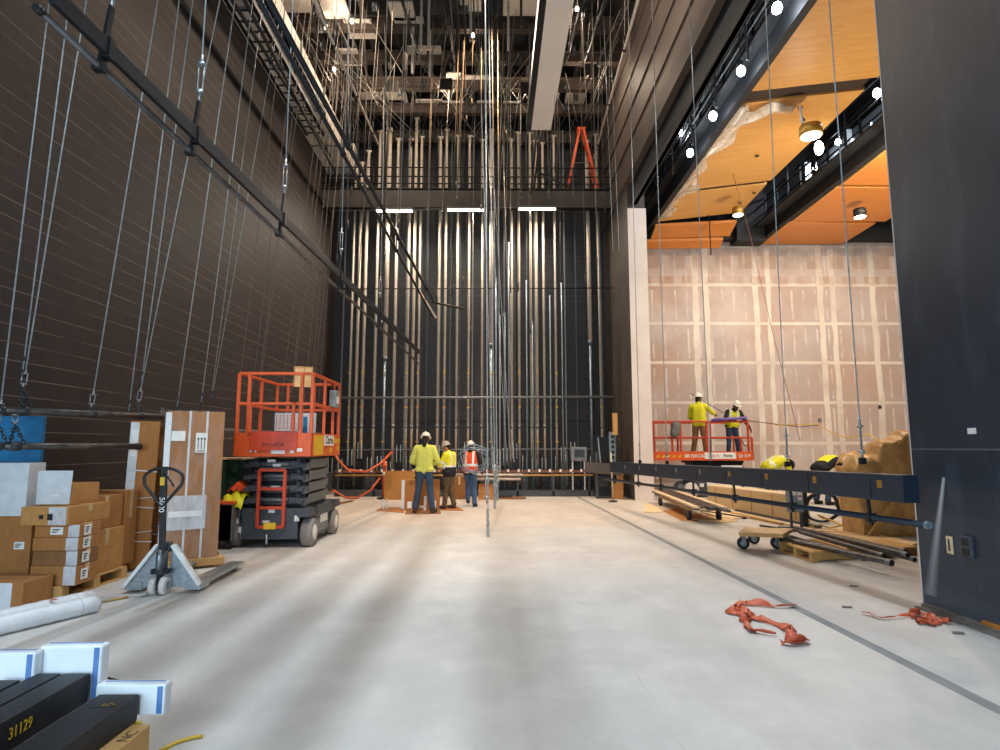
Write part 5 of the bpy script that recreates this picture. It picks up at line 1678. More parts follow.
tt = thing('yellow_case', 'yellow tool case on the orange lift platform beside the side rail', 'case', onlift(.3, .95))
MB().box(-.18, .18, -.12, .12, 0, .2).build('body', M['yellow'], tt, .02)
MB().box(-.19, .19, -.125, .125, .12, .14).build('seam', M['rubber'], tt)
MB().path([(-.06, 0, .2), (-.06, 0, .25), (.06, 0, .25), (.06, 0, .2)], .012, 6).build('handle', M['rubber'], tt)
for i, (x, m, lab) in enumerate(((-.44, 'yellow', 'yellow spray can at the left corner of the orange lift platform'), (-.36, 'pine', 'tan bottle standing at the left of the orange lift platform'))):
    q = onlift(x, .3)
    tt = thing('can', lab, 'can', q)
    MB().lathe([(.03, 0), (.033, .01), (.033, .22), (.02, .25)], (0, 0, 0), 12).build('body', M[m], tt)
    MB().lathe([(.015, .25), (.015, .28)], (0, 0, 0), 10).build('cap', M['orange_paint'], tt)

# ------------------------------------------------------------------ second lift, beyond the opening, long side toward the camera
BYF = 17.5
bl, br = PY(652, 456, BYF), PY(754, 456, BYF)
bx0, bx1 = bl.x, br.x
t = liftB = thing('scissor_lift', 'orange scissor lift beyond the hanging black beam with two workers aboard', 'lift', ((bx0 + bx1) / 2, BYF, 0))
W2 = (bx1 - bx0) / 2
def zB_(py): return PY(700, py, BYF).z
def xB(px): return PY(px, 456, BYF).x - (bx0 + bx1) / 2
D = 1.15
for px in (691, 751):
    for y in (.1, D - .1):
        w = MB().lathe([(.1, -.08), (.2, -.08), (.215, -.05), (.215, .05), (.2, .08), (.1, .08)], (xB(px), y, .215), 24, 'Y').build('wheel', M['tyre' if y > .2 else 'wheel_white'], t)
        MB().lathe([(.0, -.085), (.12, -.085), (.13, -.06), (.13, .06), (.12, .085), (.0, .085)], (xB(px), y, .215), 18, 'Y').build('hub', M['wheel_white'], w)
zc0 = zB_(477)
MB().box(xB(693), xB(752), .12, D - .12, .16, zc0).build('chassis', M['dark_grey'], t, .02)
MB().box(xB(707), xB(732), .08, .12, .3, .52).build('side_plate', M['label_white'], t, .004)
MB().box(xB(700), xB(704), .1, .12, .3, .4).box(xB(735), xB(741), .1, .12, .28, .42).build('decal', M['label_white'], t)
for k in range(3):
    za = zc0 + (zB_(461) - zc0) * k / 3; zb = zc0 + (zB_(461) - zc0) * (k + 1) / 3
    MB().bar((xB(692), .15, za + .03), (xB(745), .15, zb - .03), .08, .07, (0, 1, 0)).build('scissor_arm', M['black_steel'], t, .006)
    MB().bar((xB(692), D - .15, zb - .03), (xB(745), D - .15, za + .03), .08, .07, (0, 1, 0)).build('inner_arm', M['dark_grey'], t, .006)
MB().box(xB(695), xB(745), .2, D - .2, zc0, zB_(461)).build('stack_core', M['black_steel'], t)
MB().box(xB(722), xB(743), .06, .11, zB_(469), zB_(465.5)).build('arm_plate', M['label_white'], t)
MB().box(xB(651), xB(657), .1, .8, zB_(460), zB_(437)).build('side_box', M['grey_tub'], t, .02)
zq0, zq1 = zB_(460.5), zB_(451.5)
MB().box(-W2, W2, 0, .03, zq0, zq1).box(-W2, W2, D - .03, D, zq0, zq1).box(-W2, -W2 + .03, 0, D, zq0, zq1).box(W2 - .03, W2, 0, D, zq0, zq1).build('toe_board', M['orange_paint'], t, .004)
MB().box(-W2 + .02, W2 - .02, .02, D - .02, zq0 + .04, zq0 + .1).build('platform_floor', M['dark_grey'], t)
zr1, zr2 = zB_(437.5), zB_(421.5)
xr = xB(750)
for z, xe in ((zr1, W2 - .03), (zr2, xr)):
    mb = MB()
    for a_, b_ in (((-W2 + .03, .03, z), (xe, .03, z)), ((xe, .03, z), (xe, D - .03, z)), ((xe, D - .03, z), (-W2 + .03, D - .03, z)), ((-W2 + .03, D - .03, z), (-W2 + .03, .03, z))):
        mb.bar(a_, b_, .05, .05)
    mb.build('guard_rail', M['red_paint'], t, .008)
for px, zt2 in ((654.5, zr2), (673, zr2), (681.5, zr2), (708, zr2), (742, zr1), (749.5, zr2), (753, zr1)):
    MB().box(xB(px) - .028, xB(px) + .028, .0, .056, zq1 - .02, zt2).build('guard_post', M['red_paint'], t, .006)
for px in (655, 690, 725, 749.5):
    MB().box(xB(px) - .025, xB(px) + .025, D - .056, D, zq1 - .02, zr2).build('back_post', M['red_paint'], t, .006)
text('SKYJACK', .135, M['white_paint'], t, (xB(694.5), -.004, (zq0 + zq1) / 2), (pi / 2, 0, 0), sx=1.05, bold=.003)
MB().box(xB(704.5), xB(736), -.008, 0, zq0 + .05, zq1 - .03).build('name_plate', M['label_white'], t)
text('Sunbelt', .115, M['hose_orange'], t, (xB(713.5), -.0095, (zq0 + zq1) / 2 + .01), (pi / 2, 0, 0), sx=.95)
text('Rents', .12, M['ink'], t, (xB(728), -.0095, (zq0 + zq1) / 2 + .01), (pi / 2, 0, 0), sx=.95, bold=.002)
text('SJIII 3219', .125, M['white_paint'], t, (xB(744.5), -.004, (zq0 + zq1) / 2), (pi / 2, 0, 0), sx=.75, bold=.002)
mb = MB()
for k in range(6):
    x = xB(656) + k * .16
    mb.prism([(x, -.003, zq0 + .08), (x + .07, -.003, zq0 + .08), (x + .11, -.003, zq0 + .15), (x + .04, -.003, zq0 + .15)], (0, .003, 0))
mb.build('hazard_stripe', M['yellow'], t)
MB().path([(xB(743), .06, zr1 - .05), (xB(745), .02, zr1 - .22), (xB(748), .02, zr1 - .25), (xB(751), .06, zr1 - .1)], .014, 6).build('control_cord', M['rubber'], t)
# tool bag hanging on the left of the rail
mb = MB().ell((xB(676), -.06, zB_(429)), (.14, .1, .24))
mb.ell((xB(674), -.08, zB_(433)), (.12, .09, .14)).ell((xB(678.5), -.06, zB_(425)), (.08, .07, .1))
me = remesh(mb, .02, 3)
me.materials.append(M['grey_tub'])
o = bpy.data.objects.new('tool_bag', me); COL.objects.link(o); o.location = liftB.location
tag(o, 'dusty grey bag hanging on the rail of the far lift', 'bag')
tag(MB().tube((bx0 + W2 + xB(713), BYF - .02, zr2 + .04), (bx0 + W2 + xB(748), BYF - .02, zr2 + .11), .045, 10).build('foam_tube', M['purple']), 'purple pipe sleeve lying along the top rail before the white-helmeted worker', 'sleeve')
# ------------------------------------------------------------------ middle of the stage and its right edge
def sheet_on_floor(name, lab, pts, th, m, cat, z=0.0, group=None):
    P = [PZ(x, y, z) for x, y in pts]
    return tag(MB().prism(P, (0, 0, th)).build(name, M[m], bev=min(.003, th * .3)), lab, cat, group)


# cardboard mats under the workers
sheet_on_floor('cardboard_sheet', 'flat cardboard sheet left of the upright carton, with bottles on it', [(376, 511), (404, 513), (404, 508.5), (383, 507)], .012, 'kraft', 'cardboard')
sheet_on_floor('cardboard_sheet', 'flat cardboard sheet under the worker in jeans', [(405, 514.5), (441, 514), (440, 510.5), (406, 511)], .012, 'kraft_dark', 'cardboard')
sheet_on_floor('cardboard_sheet', 'flat cardboard sheet under the worker in brown trousers', [(441, 510.5), (464, 511), (457, 506.5), (441, 508)], .012, 'kraft', 'cardboard')
# upright carton before the worker in jeans
cY = PZ(420, 511, 0).y + .12
c0, c1 = PY(401, 500, cY), PY(439, 500, cY)
t = thing('carton', 'large upright brown carton with white tape, between the workers in the middle', 'box', ((c0.x + c1.x) / 2, cY + .16, 0), radians(3))
a = (c1.x - c0.x) / 2; h = PY(420, 480, cY).z
MB().box(-a, a, -.13, .15, .0, h).build('body', M['kraft'], t, .008)
MB().box(-a - .002, -a + .07, -.134, -.129, .03, h).build('white_edge', M['white_card'], t)
MB().box(.08, .14, -.134, -.13, .0, .32).box(-.02, .14, -.134, -.13, .05, .11).box(-.3, -.2, -.134, -.13, .05, .2).box(.3, .36, -.134, -.13, .05, .22).build('tape', M['label_white'], t)
MB().box(-a + .01, a - .01, -.005, .005, h, h + .004).build('seam', M['kraft_dark'], t)
# OSB panel standing behind with the orange delineator post
oY = 16.9
p0, p1 = PY(384, 490, oY), PY(414, 490, oY)
t = thing('strand_board', 'orange-brown strand board panel leaning at the foot of the back wall', 'strand board', ((p0.x + p1.x) / 2, oY, 0))
t.rotation_euler = (radians(-6), 0, 0)
w = (p1.x - p0.x) / 2
MB().box(-w, w, 0, .02, .004, PY(400, 471, oY).z).build('board', M['osb'], t, .002)
t = thing('delineator_post', 'slim orange safety post on a dark round base', 'safety post', PZ(384, 499))
hh = PY(384, 461, t.location.y).z
MB().lathe([(.2, 0), (.21, .02), (.2, .04), (.08, .06), (.05, .07)], (0, 0, 0), 20).build('base', M['rubber'], t)
MB().lathe([(.05, .05), (.052, .6), (.05, hh - .15), (.075, hh - .14), (.075, hh - .1), (.04, hh - .08), (.045, hh - .01), (.03, hh)], (0, 0, 0), 16).build('post', M['orange_paint'], t)
MB().lathe([(.056, hh - .4), (.056, hh - .3)], (0, 0, 0), 16).build('reflector', M['reflect'], t)
# bottles on cardboard
for px, lab in ((383, 'clear bottle left of its twin on the cardboard'), (387, 'clear bottle right of its twin on the cardboard')):
    p = PZ(px, 509.5, .013)
    t = thing('bottle', lab, 'bottle', p)
    MB().lathe([(.035, 0), (.038, .01), (.038, .15), (.015, .2), (.015, .22)], (0, 0, 0), 12).build('body', M['plastic_white'], t)
    MB().lathe([(.018, .22), (.018, .24)], (0, 0, 0), 10).build('cap', M['white_paint'], t)
# hoses between the left lift and the locking rail
tag(MB().path([PY(331, 447, 17.2), PY(338, 460, 17.0), PY(348, 470, 17.0), PY(366, 472, 17.2), PY(380, 464, 17.6), PY(392, 452, 17.9)], .035, 8).build('orange_hose', M['hose_orange']), 'orange hose looping up over the locking rail beside the left lift', 'hose')
tag(MB().path([PY(333, 490, 16.9), PZ(345, 497.5, .04), PZ(357, 498, .03), PY(371, 490, 17.1), PY(380, 478, 17.4)], .03, 8).build('red_hose', M['hose_orange']), 'lower orange hose trailing on the floor beside the left lift', 'hose')
tag(MB().path([PZ(320, 506, .012), PZ(338, 503, .012), PZ(352, 501, .012)], .02, 6).build('cord', M['rubber']), 'dark cord lying on the floor right of the left lift', 'cord')
sheet_on_floor('plywood_piece', 'small dark plywood offcut on the floor right of the left lift', [(336, 505.5), (352, 502), (354, 500.5), (338, 503)], .02, 'kraft_dark', 'plywood')
# low cartons and long pale pipes behind the workers
t = thing('carton', 'open tan carton on the floor behind the worker in orange', 'box', PZ(490, 500) + Vector((-.1, .3, 0)))
MB().box(-.22, .2, -.2, .2, 0, .36).build('body', M['kraft_light'], t, .006)
MB().prism([(-.22, -.2, .36), (.2, -.2, .36), (.2, -.3, .44), (-.22, -.3, .44)], (0, .006, 0)).build('flap', M['kraft'], t)
t = thing('carton', 'brown carton half hidden behind the worker in brown trousers', 'box', PZ(459, 499.5) + Vector((0, .3, 0)))
MB().box(-.18, .16, -.2, .2, 0, .62).build('body', M['kraft_dark'], t, .006)
MB().box(-.03, .03, -.203, -.199, .4, .62).build('tape', M['tape'], t)
t = thing('pallet_board', 'low dark board pile at the foot of the locking rail', 'boards', PZ(508, 499))
MB().box(-.55, .5, -.12, .15, 0, .05).build('board', M['kraft_dark'], t, .004)
MB().box(-.5, .1, -.1, .12, .05, .09).build('upper_board', M['rubber'], t, .004)
for py, x0, x1, lab in ((475, 451, 523, 'long pale pipe lying along the locking rail behind the workers, the upper one'), (479, 468, 521, 'long pale pipe lying along the locking rail behind the workers, the lower one')):
    tag(MB().tube(PY(x0, py, 17.75), PY(x1, py, 17.75), .04, 8).build('loose_pipe', M['pipe_pale']), lab, 'pipe')
# equipment heap at the right end of the back wall
eY = 16.95
t = thing('dimmer_rack', 'dark equipment rack against the wall corner with a silver perforated side', 'rack', PZ(609, 498.5))
ex = t.location
def ez(py): return PY(609, py, ex.y).z
MB().box(-.35, .25, 0, .5, .05, ez(437)).build('body', M['black_steel'], t, .02)
MB().box(-.38, -.3, -.06, .0, .0, ez(452)).box(.12, .2, -.06, 0, 0, ez(456)).build('leg', M['dark_grey'], t, .006)
MB().box(.02, .22, -.1, -.02, ez(462), ez(432)).build('side_panel', M['steel_blue'], t, .02)
for k in range(5):
    z = ez(460) + (ez(434) - ez(460)) * (k + .5) / 5
    MB().lathe([(.05, -.11), (.05, -.1)], (.12, 0, z), 12, 'Y').build('hole', M['black_paint'], t)
MB().bar((-.24, -.12, ez(465)), (-.3, -.1, ez(438)), .03, .06).build('channel', M['galv'], t)
MB().box(-.3, -.05, -.14, -.02, ez(487), ez(474)).box(-.1, .2, -.18, -.02, ez(483), ez(467)).build('motor', M['rubber'], t, .03)
MB().path([(-.1, -.1, ez(480)), (.0, -.16, ez(488)), (.12, -.12, ez(493)), (.18, -.06, ez(484)), (.1, -.1, ez(476))], .02, 6).build('cable', M['rubber'], t)
p = PY(615, 424, eY)
t = tag(MB().cbox(p, (.13, .1, .62)).cbox(p + Vector((0, -.06, .05)), (.09, .03, .5)).build('wood_batten', M['pine']), 'short upright wood board above the dark equipment rack at the wall corner', 'board')
t = thing('thin_stand', 'thin pale pole on a small dark foot before the equipment rack', 'stand', PZ(613, 502))
MB().tube((0, 0, .03), (-.03, 0, PY(613, 452, t.location.y).z), .018, 6).build('pole', M['pipe_pale'], t)
MB().lathe([(.12, 0), (.12, .03), (.03, .05)], (0, 0, 0), 12).build('foot', M['rubber'], t)
t = thing('carton', 'narrow tan carton standing behind the thin pole at the wall corner', 'box', PZ(618, 499) + Vector((0, .1, 0)))
MB().box(-.16, .16, -.1, .1, 0, .95).build('body', M['kraft_light'], t, .006)
MB().box(-.02, .02, -.103, -.099, .5, .95).build('tape', M['tape'], t)
for py, x0, x1, lab in ((467, 585, 622, 'short dark beam end meeting the equipment rack behind the hanging beam'),):
    tag(MB().bar(PY(x0, py, 17.2), PY(x1, py + 3, 16.9), .1, .3).build('beam_end', M['dark_board']), lab, 'beam')

# ------------------------------------------------------------------ right side, beyond the opening
# lumber dolly
d0 = PZ(690, 513); dz = .2
t = thing('lumber_dolly', 'timber dolly on black casters carrying long dark boards', 'dolly', PZ(680, 509))
L0 = t.location
c = [PZ(653, 505), PZ(661, 503.5), PZ(676, 515), PZ(700, 512)]
bA, bB = PZ(658, 489.5, .34), PZ(703, 506.5, .34)
bd = (bB - bA); bd.z = 0; bL = bd.length; bd.normalize(); bn = Vector((-bd.y, bd.x, 0))
dk0 = bA + bd * (bL * .16); dk1 = bA + bd * (bL * .86)
dpoly = [Vector((p.x, p.y, .2)) for p in (dk0 - bn * .12, dk1 - bn * .12, dk1 + bn * .5, dk0 + bn * .5)]
MB().prism(dpoly, (0, 0, .06)).build('deck', M['pine'], t, .006, w=True)
for p in dpoly:
    q = Vector((p.x, p.y, 0)) * .94 + Vector((sum(v.x for v in dpoly), sum(v.y for v in dpoly), 0)) * .015
    MB().lathe([(.04, -.035), (.09, -.03), (.09, .03), (.04, .035)], q + Vector((0, 0, .09)), 16, 'X').build('caster', M['rubber'], t, w=True)
    MB().cbox(q + Vector((0, 0, .17)), (.07, .1, .06)).build('caster_fork', M['dark_grey'], t, w=True)
rgb = random.Random(4)
for k in range(10):
    lay, col = k // 5, k % 5
    o = bn * (-.1 + .13 * col) + Vector((0, 0, .278 + .036 * lay - .34))
    a = bA + o + bd * rgb.uniform(-.15, .15); b = bB + o + bd * (rgb.uniform(-.1, .1) + (.5 if k == 8 else 0))
    ob = MB().bar(a, b, .1, .034).build('long_board', M['pine_pale' if k % 4 == 1 else 'steel_pipe'])
    tag(ob, 'long thin dark or pale board lying on the timber dolly', 'board', 'boards on the timber dolly')
sheet_on_floor('plywood_sheet', 'bent pale board on the floor in front of the timber dolly', [(644, 513), (662, 513), (660, 509), (646, 503.5)], .03, 'pine_pale', 'board')
sheet_on_floor('plywood_sheet', 'brown paper strip on the floor beside the timber dolly', [(662, 511), (682, 521), (700, 522), (676, 508)], .004, 'kraft_light', 'paper')
sheet_on_floor('plywood_sheet', 'pale plywood strip on the floor running past the timber dolly', [(686, 519), (722, 523), (738, 521.5), (696, 514)], .02, 'ply', 'plywood')
sheet_on_floor('plywood_sheet', 'long dark-edged board on the floor beyond the plywood strip', [(700, 513), (730, 520), (760, 518), (722, 511)], .03, 'pine_pale', 'board')
for k, (a, b, m) in enumerate((((702, 511), (745, 518), 'rubber'), ((712, 509), (782, 524), 'pine'), ((722, 509.5), (812, 530), 'pine_pale'), ((736, 510), (820, 527), 'steel_pipe'))):
    lab = ['dark strip lying between plywood boards on the floor', 'narrow timber lying on the floor toward the electrical box', 'pale timber lying nearest the low wooden wall', 'grey pipe lying along the foot of the low wooden wall'][k]
    tag(MB().bar(PZ(*a, .025), PZ(*b, .025), .08, .045).build('floor_timber', M[m], bev=.004), lab, 'timber')
# low wooden wall
wa, wb = PZ(708, 505), PZ(809, 522.7)
t = thing('pit_barrier', 'low pale plywood wall along the edge of the pit', 'low wall', (wa + wb) / 2)
hw = .46
dd = (wb - wa).normalized()
MB().prism([wa, wb, wb + Vector((0, 0, hw)), wa + Vector((0, 0, hw))], Vector((dd.y, -dd.x, 0)) * -.03).build('face', M['ply'], t, w=True)
MB().prism([wa + Vector((0, 0, hw)), wb + Vector((0, 0, hw)), wb + Vector((.4, .5, hw)), wa + Vector((.4, .5, hw))], (0, 0, .03)).build('top', M['pine_pale'], t, w=True)
for k in range(5):
    q = wa.lerp(wb, .1 + k * .2)
    MB().tube(q + Vector((0, 0, .02)), q + Vector((0, 0, hw)), .012, 6).build('seam', M['kraft_light'], t, w=True)
# electrical box on post
e = PZ(798, 531)
t = thing('electrical_box', 'grey electrical box with red labels on a steel stand beside a black post', 'electrical box', e)
def ee(py): return PY(798, py, e.y).z
MB().box(-.16, .1, -.06, .06, ee(512), ee(483)).build('body', M['panel_box'], t, .01)
MB().box(-.13, -.02, -.065, -.06, ee(495), ee(487)).box(.0, .07, -.065, -.06, ee(500), ee(488)).build('label', M['label_white'], t)
MB().box(-.12, -.03, -.068, -.065, ee(490.5), ee(488.5)).box(.01, .06, -.068, -.065, ee(497), ee(495)).build('red_label', M['red_paint'], t)
MB().box(-.12, -.09, -.02, .02, 0, ee(510)).box(.05, .08, -.02, .02, 0, ee(510)).build('leg', M['dark_grey'], t)
t = thing('black_post', 'square black post standing right of the electrical box', 'post', PZ(805, 529))
MB().box(-.05, .05, -.05, .05, 0, PY(805, 478, t.location.y).z).build('post', M['black_paint'], t, .006)
MB().box(-.1, .1, -.1, .1, 0, .015).build('foot_plate', M['black_steel'], t)
# black hose coil hung on wrap
hp = PZ(826, 523).y
pts = []
for k in range(60):
    a = 2 * pi * k / 24
    c = PY(822 + 2.5 * sin(k * .3), 508, hp)
    pts.append(c + Vector((.29 * cos(a) * (1 + .08 * sin(k)), .03 * sin(k * 1.3), .27 * sin(a) + .02)))
zmin = min(p.z for p in pts)
pts = [p - Vector((0, 0, zmin - .03)) for p in pts]
tag(MB().path(pts, .022, 6).build('hose_coil', M['rubber']), 'coil of black hose leaning on the floor left of the tall brown wrapped stack', 'hose')
tag(MB().path([PZ(808, 528, .02), PZ(820, 525, .02), PZ(830, 528, .02), PZ(842, 525, .02), PY(818, 515, hp + .1), PY(824, 519, hp)], .016, 6).build('extension_lead', M['yellow']), 'yellow cord lying at the foot of the black hose coil', 'cord')
# loose pipes on the floor before it
for k, (a, b) in enumerate((((770, 529), (845, 533)), ((778, 527), (838, 530.5)), ((760, 525.5), (806, 532)))):
    tag(MB().tube(PZ(*a, .02), PZ(*b, .02), .018, 6).build('conduit', M['steel_pipe']), ['dark conduit on the floor behind the small dolly, nearest', 'dark conduit on the floor behind the small dolly, farther', 'short dark conduit on the floor beside the electrical box'][k], 'conduit')
# small furniture dolly
t = thing('furniture_dolly', 'small plywood dolly on four grey casters before the long pipes', 'dolly', PZ(768, 548))
O = t.location
deck = [PZ(739, 533, .275), PZ(783, 534.5, .275), PZ(793, 529, .275), PZ(744, 527.5, .275)]
deck = [Vector((p.x, p.y, .23)) for p in deck]
MB().prism(deck, (0, 0, .045)).build('deck', M['pine'], t, .006, w=True)
MB().prism([p + Vector((0, 0, .046)) for p in deck], (0, 0, .006)).build('carpet_pad', M['tape'], t, w=True)
for (px, py) in ((743.5, 549), (754, 544), (777, 549), (786, 544)):
    p = PZ(px, py)
    w = MB().lathe([(.03, -.025), (.085, -.022), (.085, .022), (.03, .025)], p + Vector((0, 0, .085)), 18, 'Y').build('caster', M['rubber'], t, w=True)
    MB().lathe([(.0, -.028), (.05, -.028), (.05, .028), (.0, .028)], p + Vector((0, 0, .085)), 14, 'Y').build('caster_hub', M['steel_blue'], t, w=True)
    MB().cbox(p + Vector((0, .0, .15)), (.07, .07, .02)).cbox(p + Vector((0, .035, .12)), (.05, .008, .16)).cbox(p + Vector((0, -.035, .12)), (.05, .008, .16)).cbox(p + Vector((0, 0, .215)), (.09, .09, .03)).build('caster_fork', M['galv'], t, w=True)
# pallet with steel pipes
pa = [PZ(779, 551), PZ(812, 563), PZ(880, 557), PZ(838, 545)]
cx, cy = sum(p.x for p in pa) / 4, sum(p.y for p in pa) / 4
t = thing('pallet', 'wooden pallet under the heap of steel pipes near the black wall', 'pallet', (cx, cy, 0))
ax = (pa[1] - pa[0]).normalized(); ay = (pa[2] - pa[1]).normalized()
Lx, Ly = (pa[1] - pa[0]).length, (pa[2] - pa[1]).length
o0 = pa[0]
for k in range(8):
    s = o0 + ay * (Ly * k / 8); e2 = s + ay * (Ly / 8 * .82)
    MB().prism([s, s + ax * Lx, e2 + ax * Lx, e2], (0, 0, .02)).build('deck_board', M['pine'], t, .002, w=True).location.z += .115
for u in (0, .46, .92):
    s = o0 + ax * (Lx * u)
    MB().prism([s, s + ax * (Lx * .08), s + ax * (Lx * .08) + ay * Ly, s + ay * Ly], (0, 0, .095)).build('stringer', M['pine'], t, .002, w=True).location.z += .02
for u in (0, .46, .9):
    s = o0 + ay * (Ly * u)
    MB().prism([s, s + ax * Lx, s + ax * Lx + ay * (Ly * .1), s + ay * (Ly * .1)], (0, 0, .02)).build('bottom_board', M['pine'], t, .002, w=True)
t = thing('pallet', 'second pallet half hidden under the far ends of the steel pipes', 'pallet', PZ(868, 552))
q = [PZ(838, 553), PZ(864, 561), PZ(918, 555), PZ(885, 547)]
MB().prism(q, (0, 0, .018)).build('deck_board', M['pine'], t, .002, w=True).location.z += .1
for u in (0, .45, .9):
    s = q[0].lerp(q[1], u); e2 = q[3].lerp(q[2], u); v = (q[1] - q[0]) * .1
    MB().prism([s, s + v, e2 + v, e2], (0, 0, .098)).build('stringer', M['kraft_dark'], t, .002, w=True)
ends = [((787, 536), (848, 554), .155), ((800, 532), (884, 556), .2), ((793, 541), (892, 563), .165), ((795, 527.5), (908, 555), .21), ((812, 533), (915, 560), .16), ((806, 530), (905, 551), .15), ((784, 539), (846, 552), .15)]
for k, (a, b, z) in enumerate(ends):
    A, B = PZ(*a, z), PZ(*b, z)
    r = (.032, .03, .034, .028, .026, .026, .03)[k]
    t = thing('steel_pipe', ['shortest steel pipe on the pallet, nearest the small dolly', 'steel pipe lying across the middle of the pallet heap', 'steel pipe reaching closest to the camera from the pallet', 'steel pipe resting topmost on the pallet heap', 'steel pipe reaching closest to the black wall', 'steel pipe behind the topmost one on the pallet', 'second short steel pipe on the pallet beside the shortest'][k], 'pipe', (A + B) / 2)
    MB().tube(A, B, r, 14, cap=False).tube(A, B, r * .8, 14, cap=False).build('pipe', M['steel_pipe'], t, w=True)
    MB().tube(B - (B - A).normalized() * .07, B, r * 1.12, 14, cap=False).build('collar', M['mid_grey'], t, w=True)
# plywood sheets on the floor behind the pipes
sheet_on_floor('plywood_sheet', 'large pale plywood sheet on the floor behind the steel pipes', [(812, 531), (905, 549), (918, 545), (850, 529)], .03, 'ply', 'plywood')
# brown wrapped stacks
def wrapped(lab, x0, x1, y0, y1, prof, seed):
    rg = random.Random(seed); ph = [rg.uniform(0, 6) for _ in range(8)]
    t = thing('wrapped_stack', lab, 'wrapped stack', ((x0 + x1) / 2, (y0 + y1) / 2, 0))
    nx, nz = 40, 30
    def top(u):
        for (a, ha), (b, hb) in zip(prof, prof[1:]):
            if a <= u <= b: return ha + (hb - ha) * (u - a) / (b - a)
        return prof[-1][1]
    def fold(u, v): return .012 * abs(sin(u * 37 + v * 23 + ph[4])) + .012 * abs(sin(u * 19 - v * 41 + ph[5])) + .02 * sin(u * 14 + v * 5 + ph[0]) + .012 * abs(sin(v * 31 + u * 4 + ph[2]))
    def front(u, v):
        h = top(u)
        return (x0 + (x1 - x0) * u + .02 * sin(v * 13 + ph[3]), y0 - .08 - fold(u, v) + .1 * v * v, max(.0, h * v + .015 * sin(u * 31)) if v > 0 else 0)
    mb = MB().grid(nx, nz, front)
    mb.grid(nx, 12, lambda u, v: (x0 + (x1 - x0) * u + (.02 * sin(13 + ph[3])) * (1 - v), (y0 - .08 - fold(u, 1) + .1) * (1 - v) + y1 * v, top(u) + .015 * sin(u * 31) * (1 - v) + .07 * sin(pi * v) * (1 + .3 * sin(u * 11))))
    mb.grid(12, nz, lambda u, v: (x0 - .03 * abs(sin(v * 9 + u * 6)) * sin(pi * u), (y0 - .08 - fold(0, v) + .1 * v * v) * (1 - u) + y1 * u, top(0) * v))
    mb.grid(12, nz, lambda u, v: (x1 + .03 * abs(sin(v * 9 + u * 6)) * sin(pi * u), (y0 - .08 - fold(1, v) + .1 * v * v) * (1 - u) + y1 * u, top(1) * v))
    mb.build('cover', M['brown_wrap'], t, w=True, solid=.006)
    MB().box(x0 + .08, x1 - .08, y0 + .1, y1 - .1, 0, max(.2, min(h for _, h in prof) - .15)).build('stack', M['pine'], t, w=True)
    return t
wY = PZ(880, 538).y + .25
def wz(px, py, y): return PY(px, py, y).z
w0, w1 = PY(858, 500, wY).x, PY(930, 500, wY).x
wrapped('tall stack under crinkled brown sheeting at the edge of the black wall', w0, w1, wY, wY + .5, [(0, wz(858, 474, wY)), (.1, wz(864, 460, wY)), (.36, wz(880, 459, wY)), (.42, wz(886, 444, wY)), (.7, wz(905, 441, wY)), (.76, wz(912, 434, wY)), (1, wz(925, 435, wY))], 3)
wY2 = wY + 2.6
w0, w1 = PY(847, 500, wY2).x, PY(870, 500, wY2).x
wrapped('lower stack under crinkled brown sheeting behind the tall wrapped stack', w0, w1, wY2, wY2 + .35, [(0, wz(842, 466, wY2)), (.2, wz(846, 457, wY2)), (.6, wz(856, 455, wY2)), (1, wz(862, 458, wY2))], 5)
t = tag(MB().bar(PY(867, 541, wY - .22), PY(897, 500, wY - .16), .09, .04, (0, 1, 0)).build('brace', M['pine'], bev=.003), 'wooden brace leaning against the tall brown wrapped stack', 'brace')
# caution tape crumpled on the floor
def tape(lab, pts, w, seed, gro=None):
    rg = random.Random(seed)
    P, side, ws = [], [], []
    tt_ = 0
    for (a, b) in zip(pts, pts[1:]):
        A, B = PZ(*a, .01), PZ(*b, .01)
        n = max(3, int((B - A).length / .022))
        d = (B - A).normalized(); s = d.cross(Vector((0, 0, 1)))
        for k in range(n):
            tt_ += 1
            q = A.lerp(B, k / n) + s * (.02 * sin(tt_ * .31 + seed)) + Vector((0, 0, .008 * (1 + sin(tt_ * .47))))
            P.append(q)
            ang = .75 * sin(tt_ * .23 + seed * 2) + .35 * sin(tt_ * .61)
            side.append(tuple(s * cos(ang) + Vector((0, 0, 1)) * sin(ang)))
            ws.append(w * (.8 + .3 * sin(tt_ * .37 + seed)))
    zmn = .012 + w * .0
    return MB().ribbon([Vector((p.x, p.y, max(p.z, .012 + abs(s[2]) * ww * .5))) for p, s, ww in zip(P, side, ws)], ws, .003, side)
mb = tape('', [(797, 607), (770, 606), (745, 605), (737, 602), (734, 612), (745, 616), (750, 632), (768, 634), (780, 635)], .07, 2)
mb2 = tape('', [(733, 609), (745, 611), (760, 620), (772, 624), (783, 629), (796, 633), (799, 640), (803, 641), (790, 645), (780, 643), (800, 643), (785, 639), (803, 644)], .08, 3)
mb3 = tape('', [(736, 606), (731, 612), (740, 614), (746, 622), (738, 612), (747, 618)], .09, 4)
t = thing('caution_tape', 'tangled ribbon of orange tape on the floor left of the dark strip', 'tape', PZ(760, 622))
mb.build('strand', M['tape_orange'], t, w=True); mb2.build('strand', M['tape_orange'], t, w=True); mb3.build('bunch', M['tape_orange'], t, w=True)
t = thing('caution_tape', 'crumpled orange tape on the floor by the foot of the black wall', 'tape', PZ(905, 619))
tape('', [(862, 613), (873, 615), (880, 618), (900, 618), (912, 616)], .035, 6).build('strand', M['tape_orange'], t, w=True)
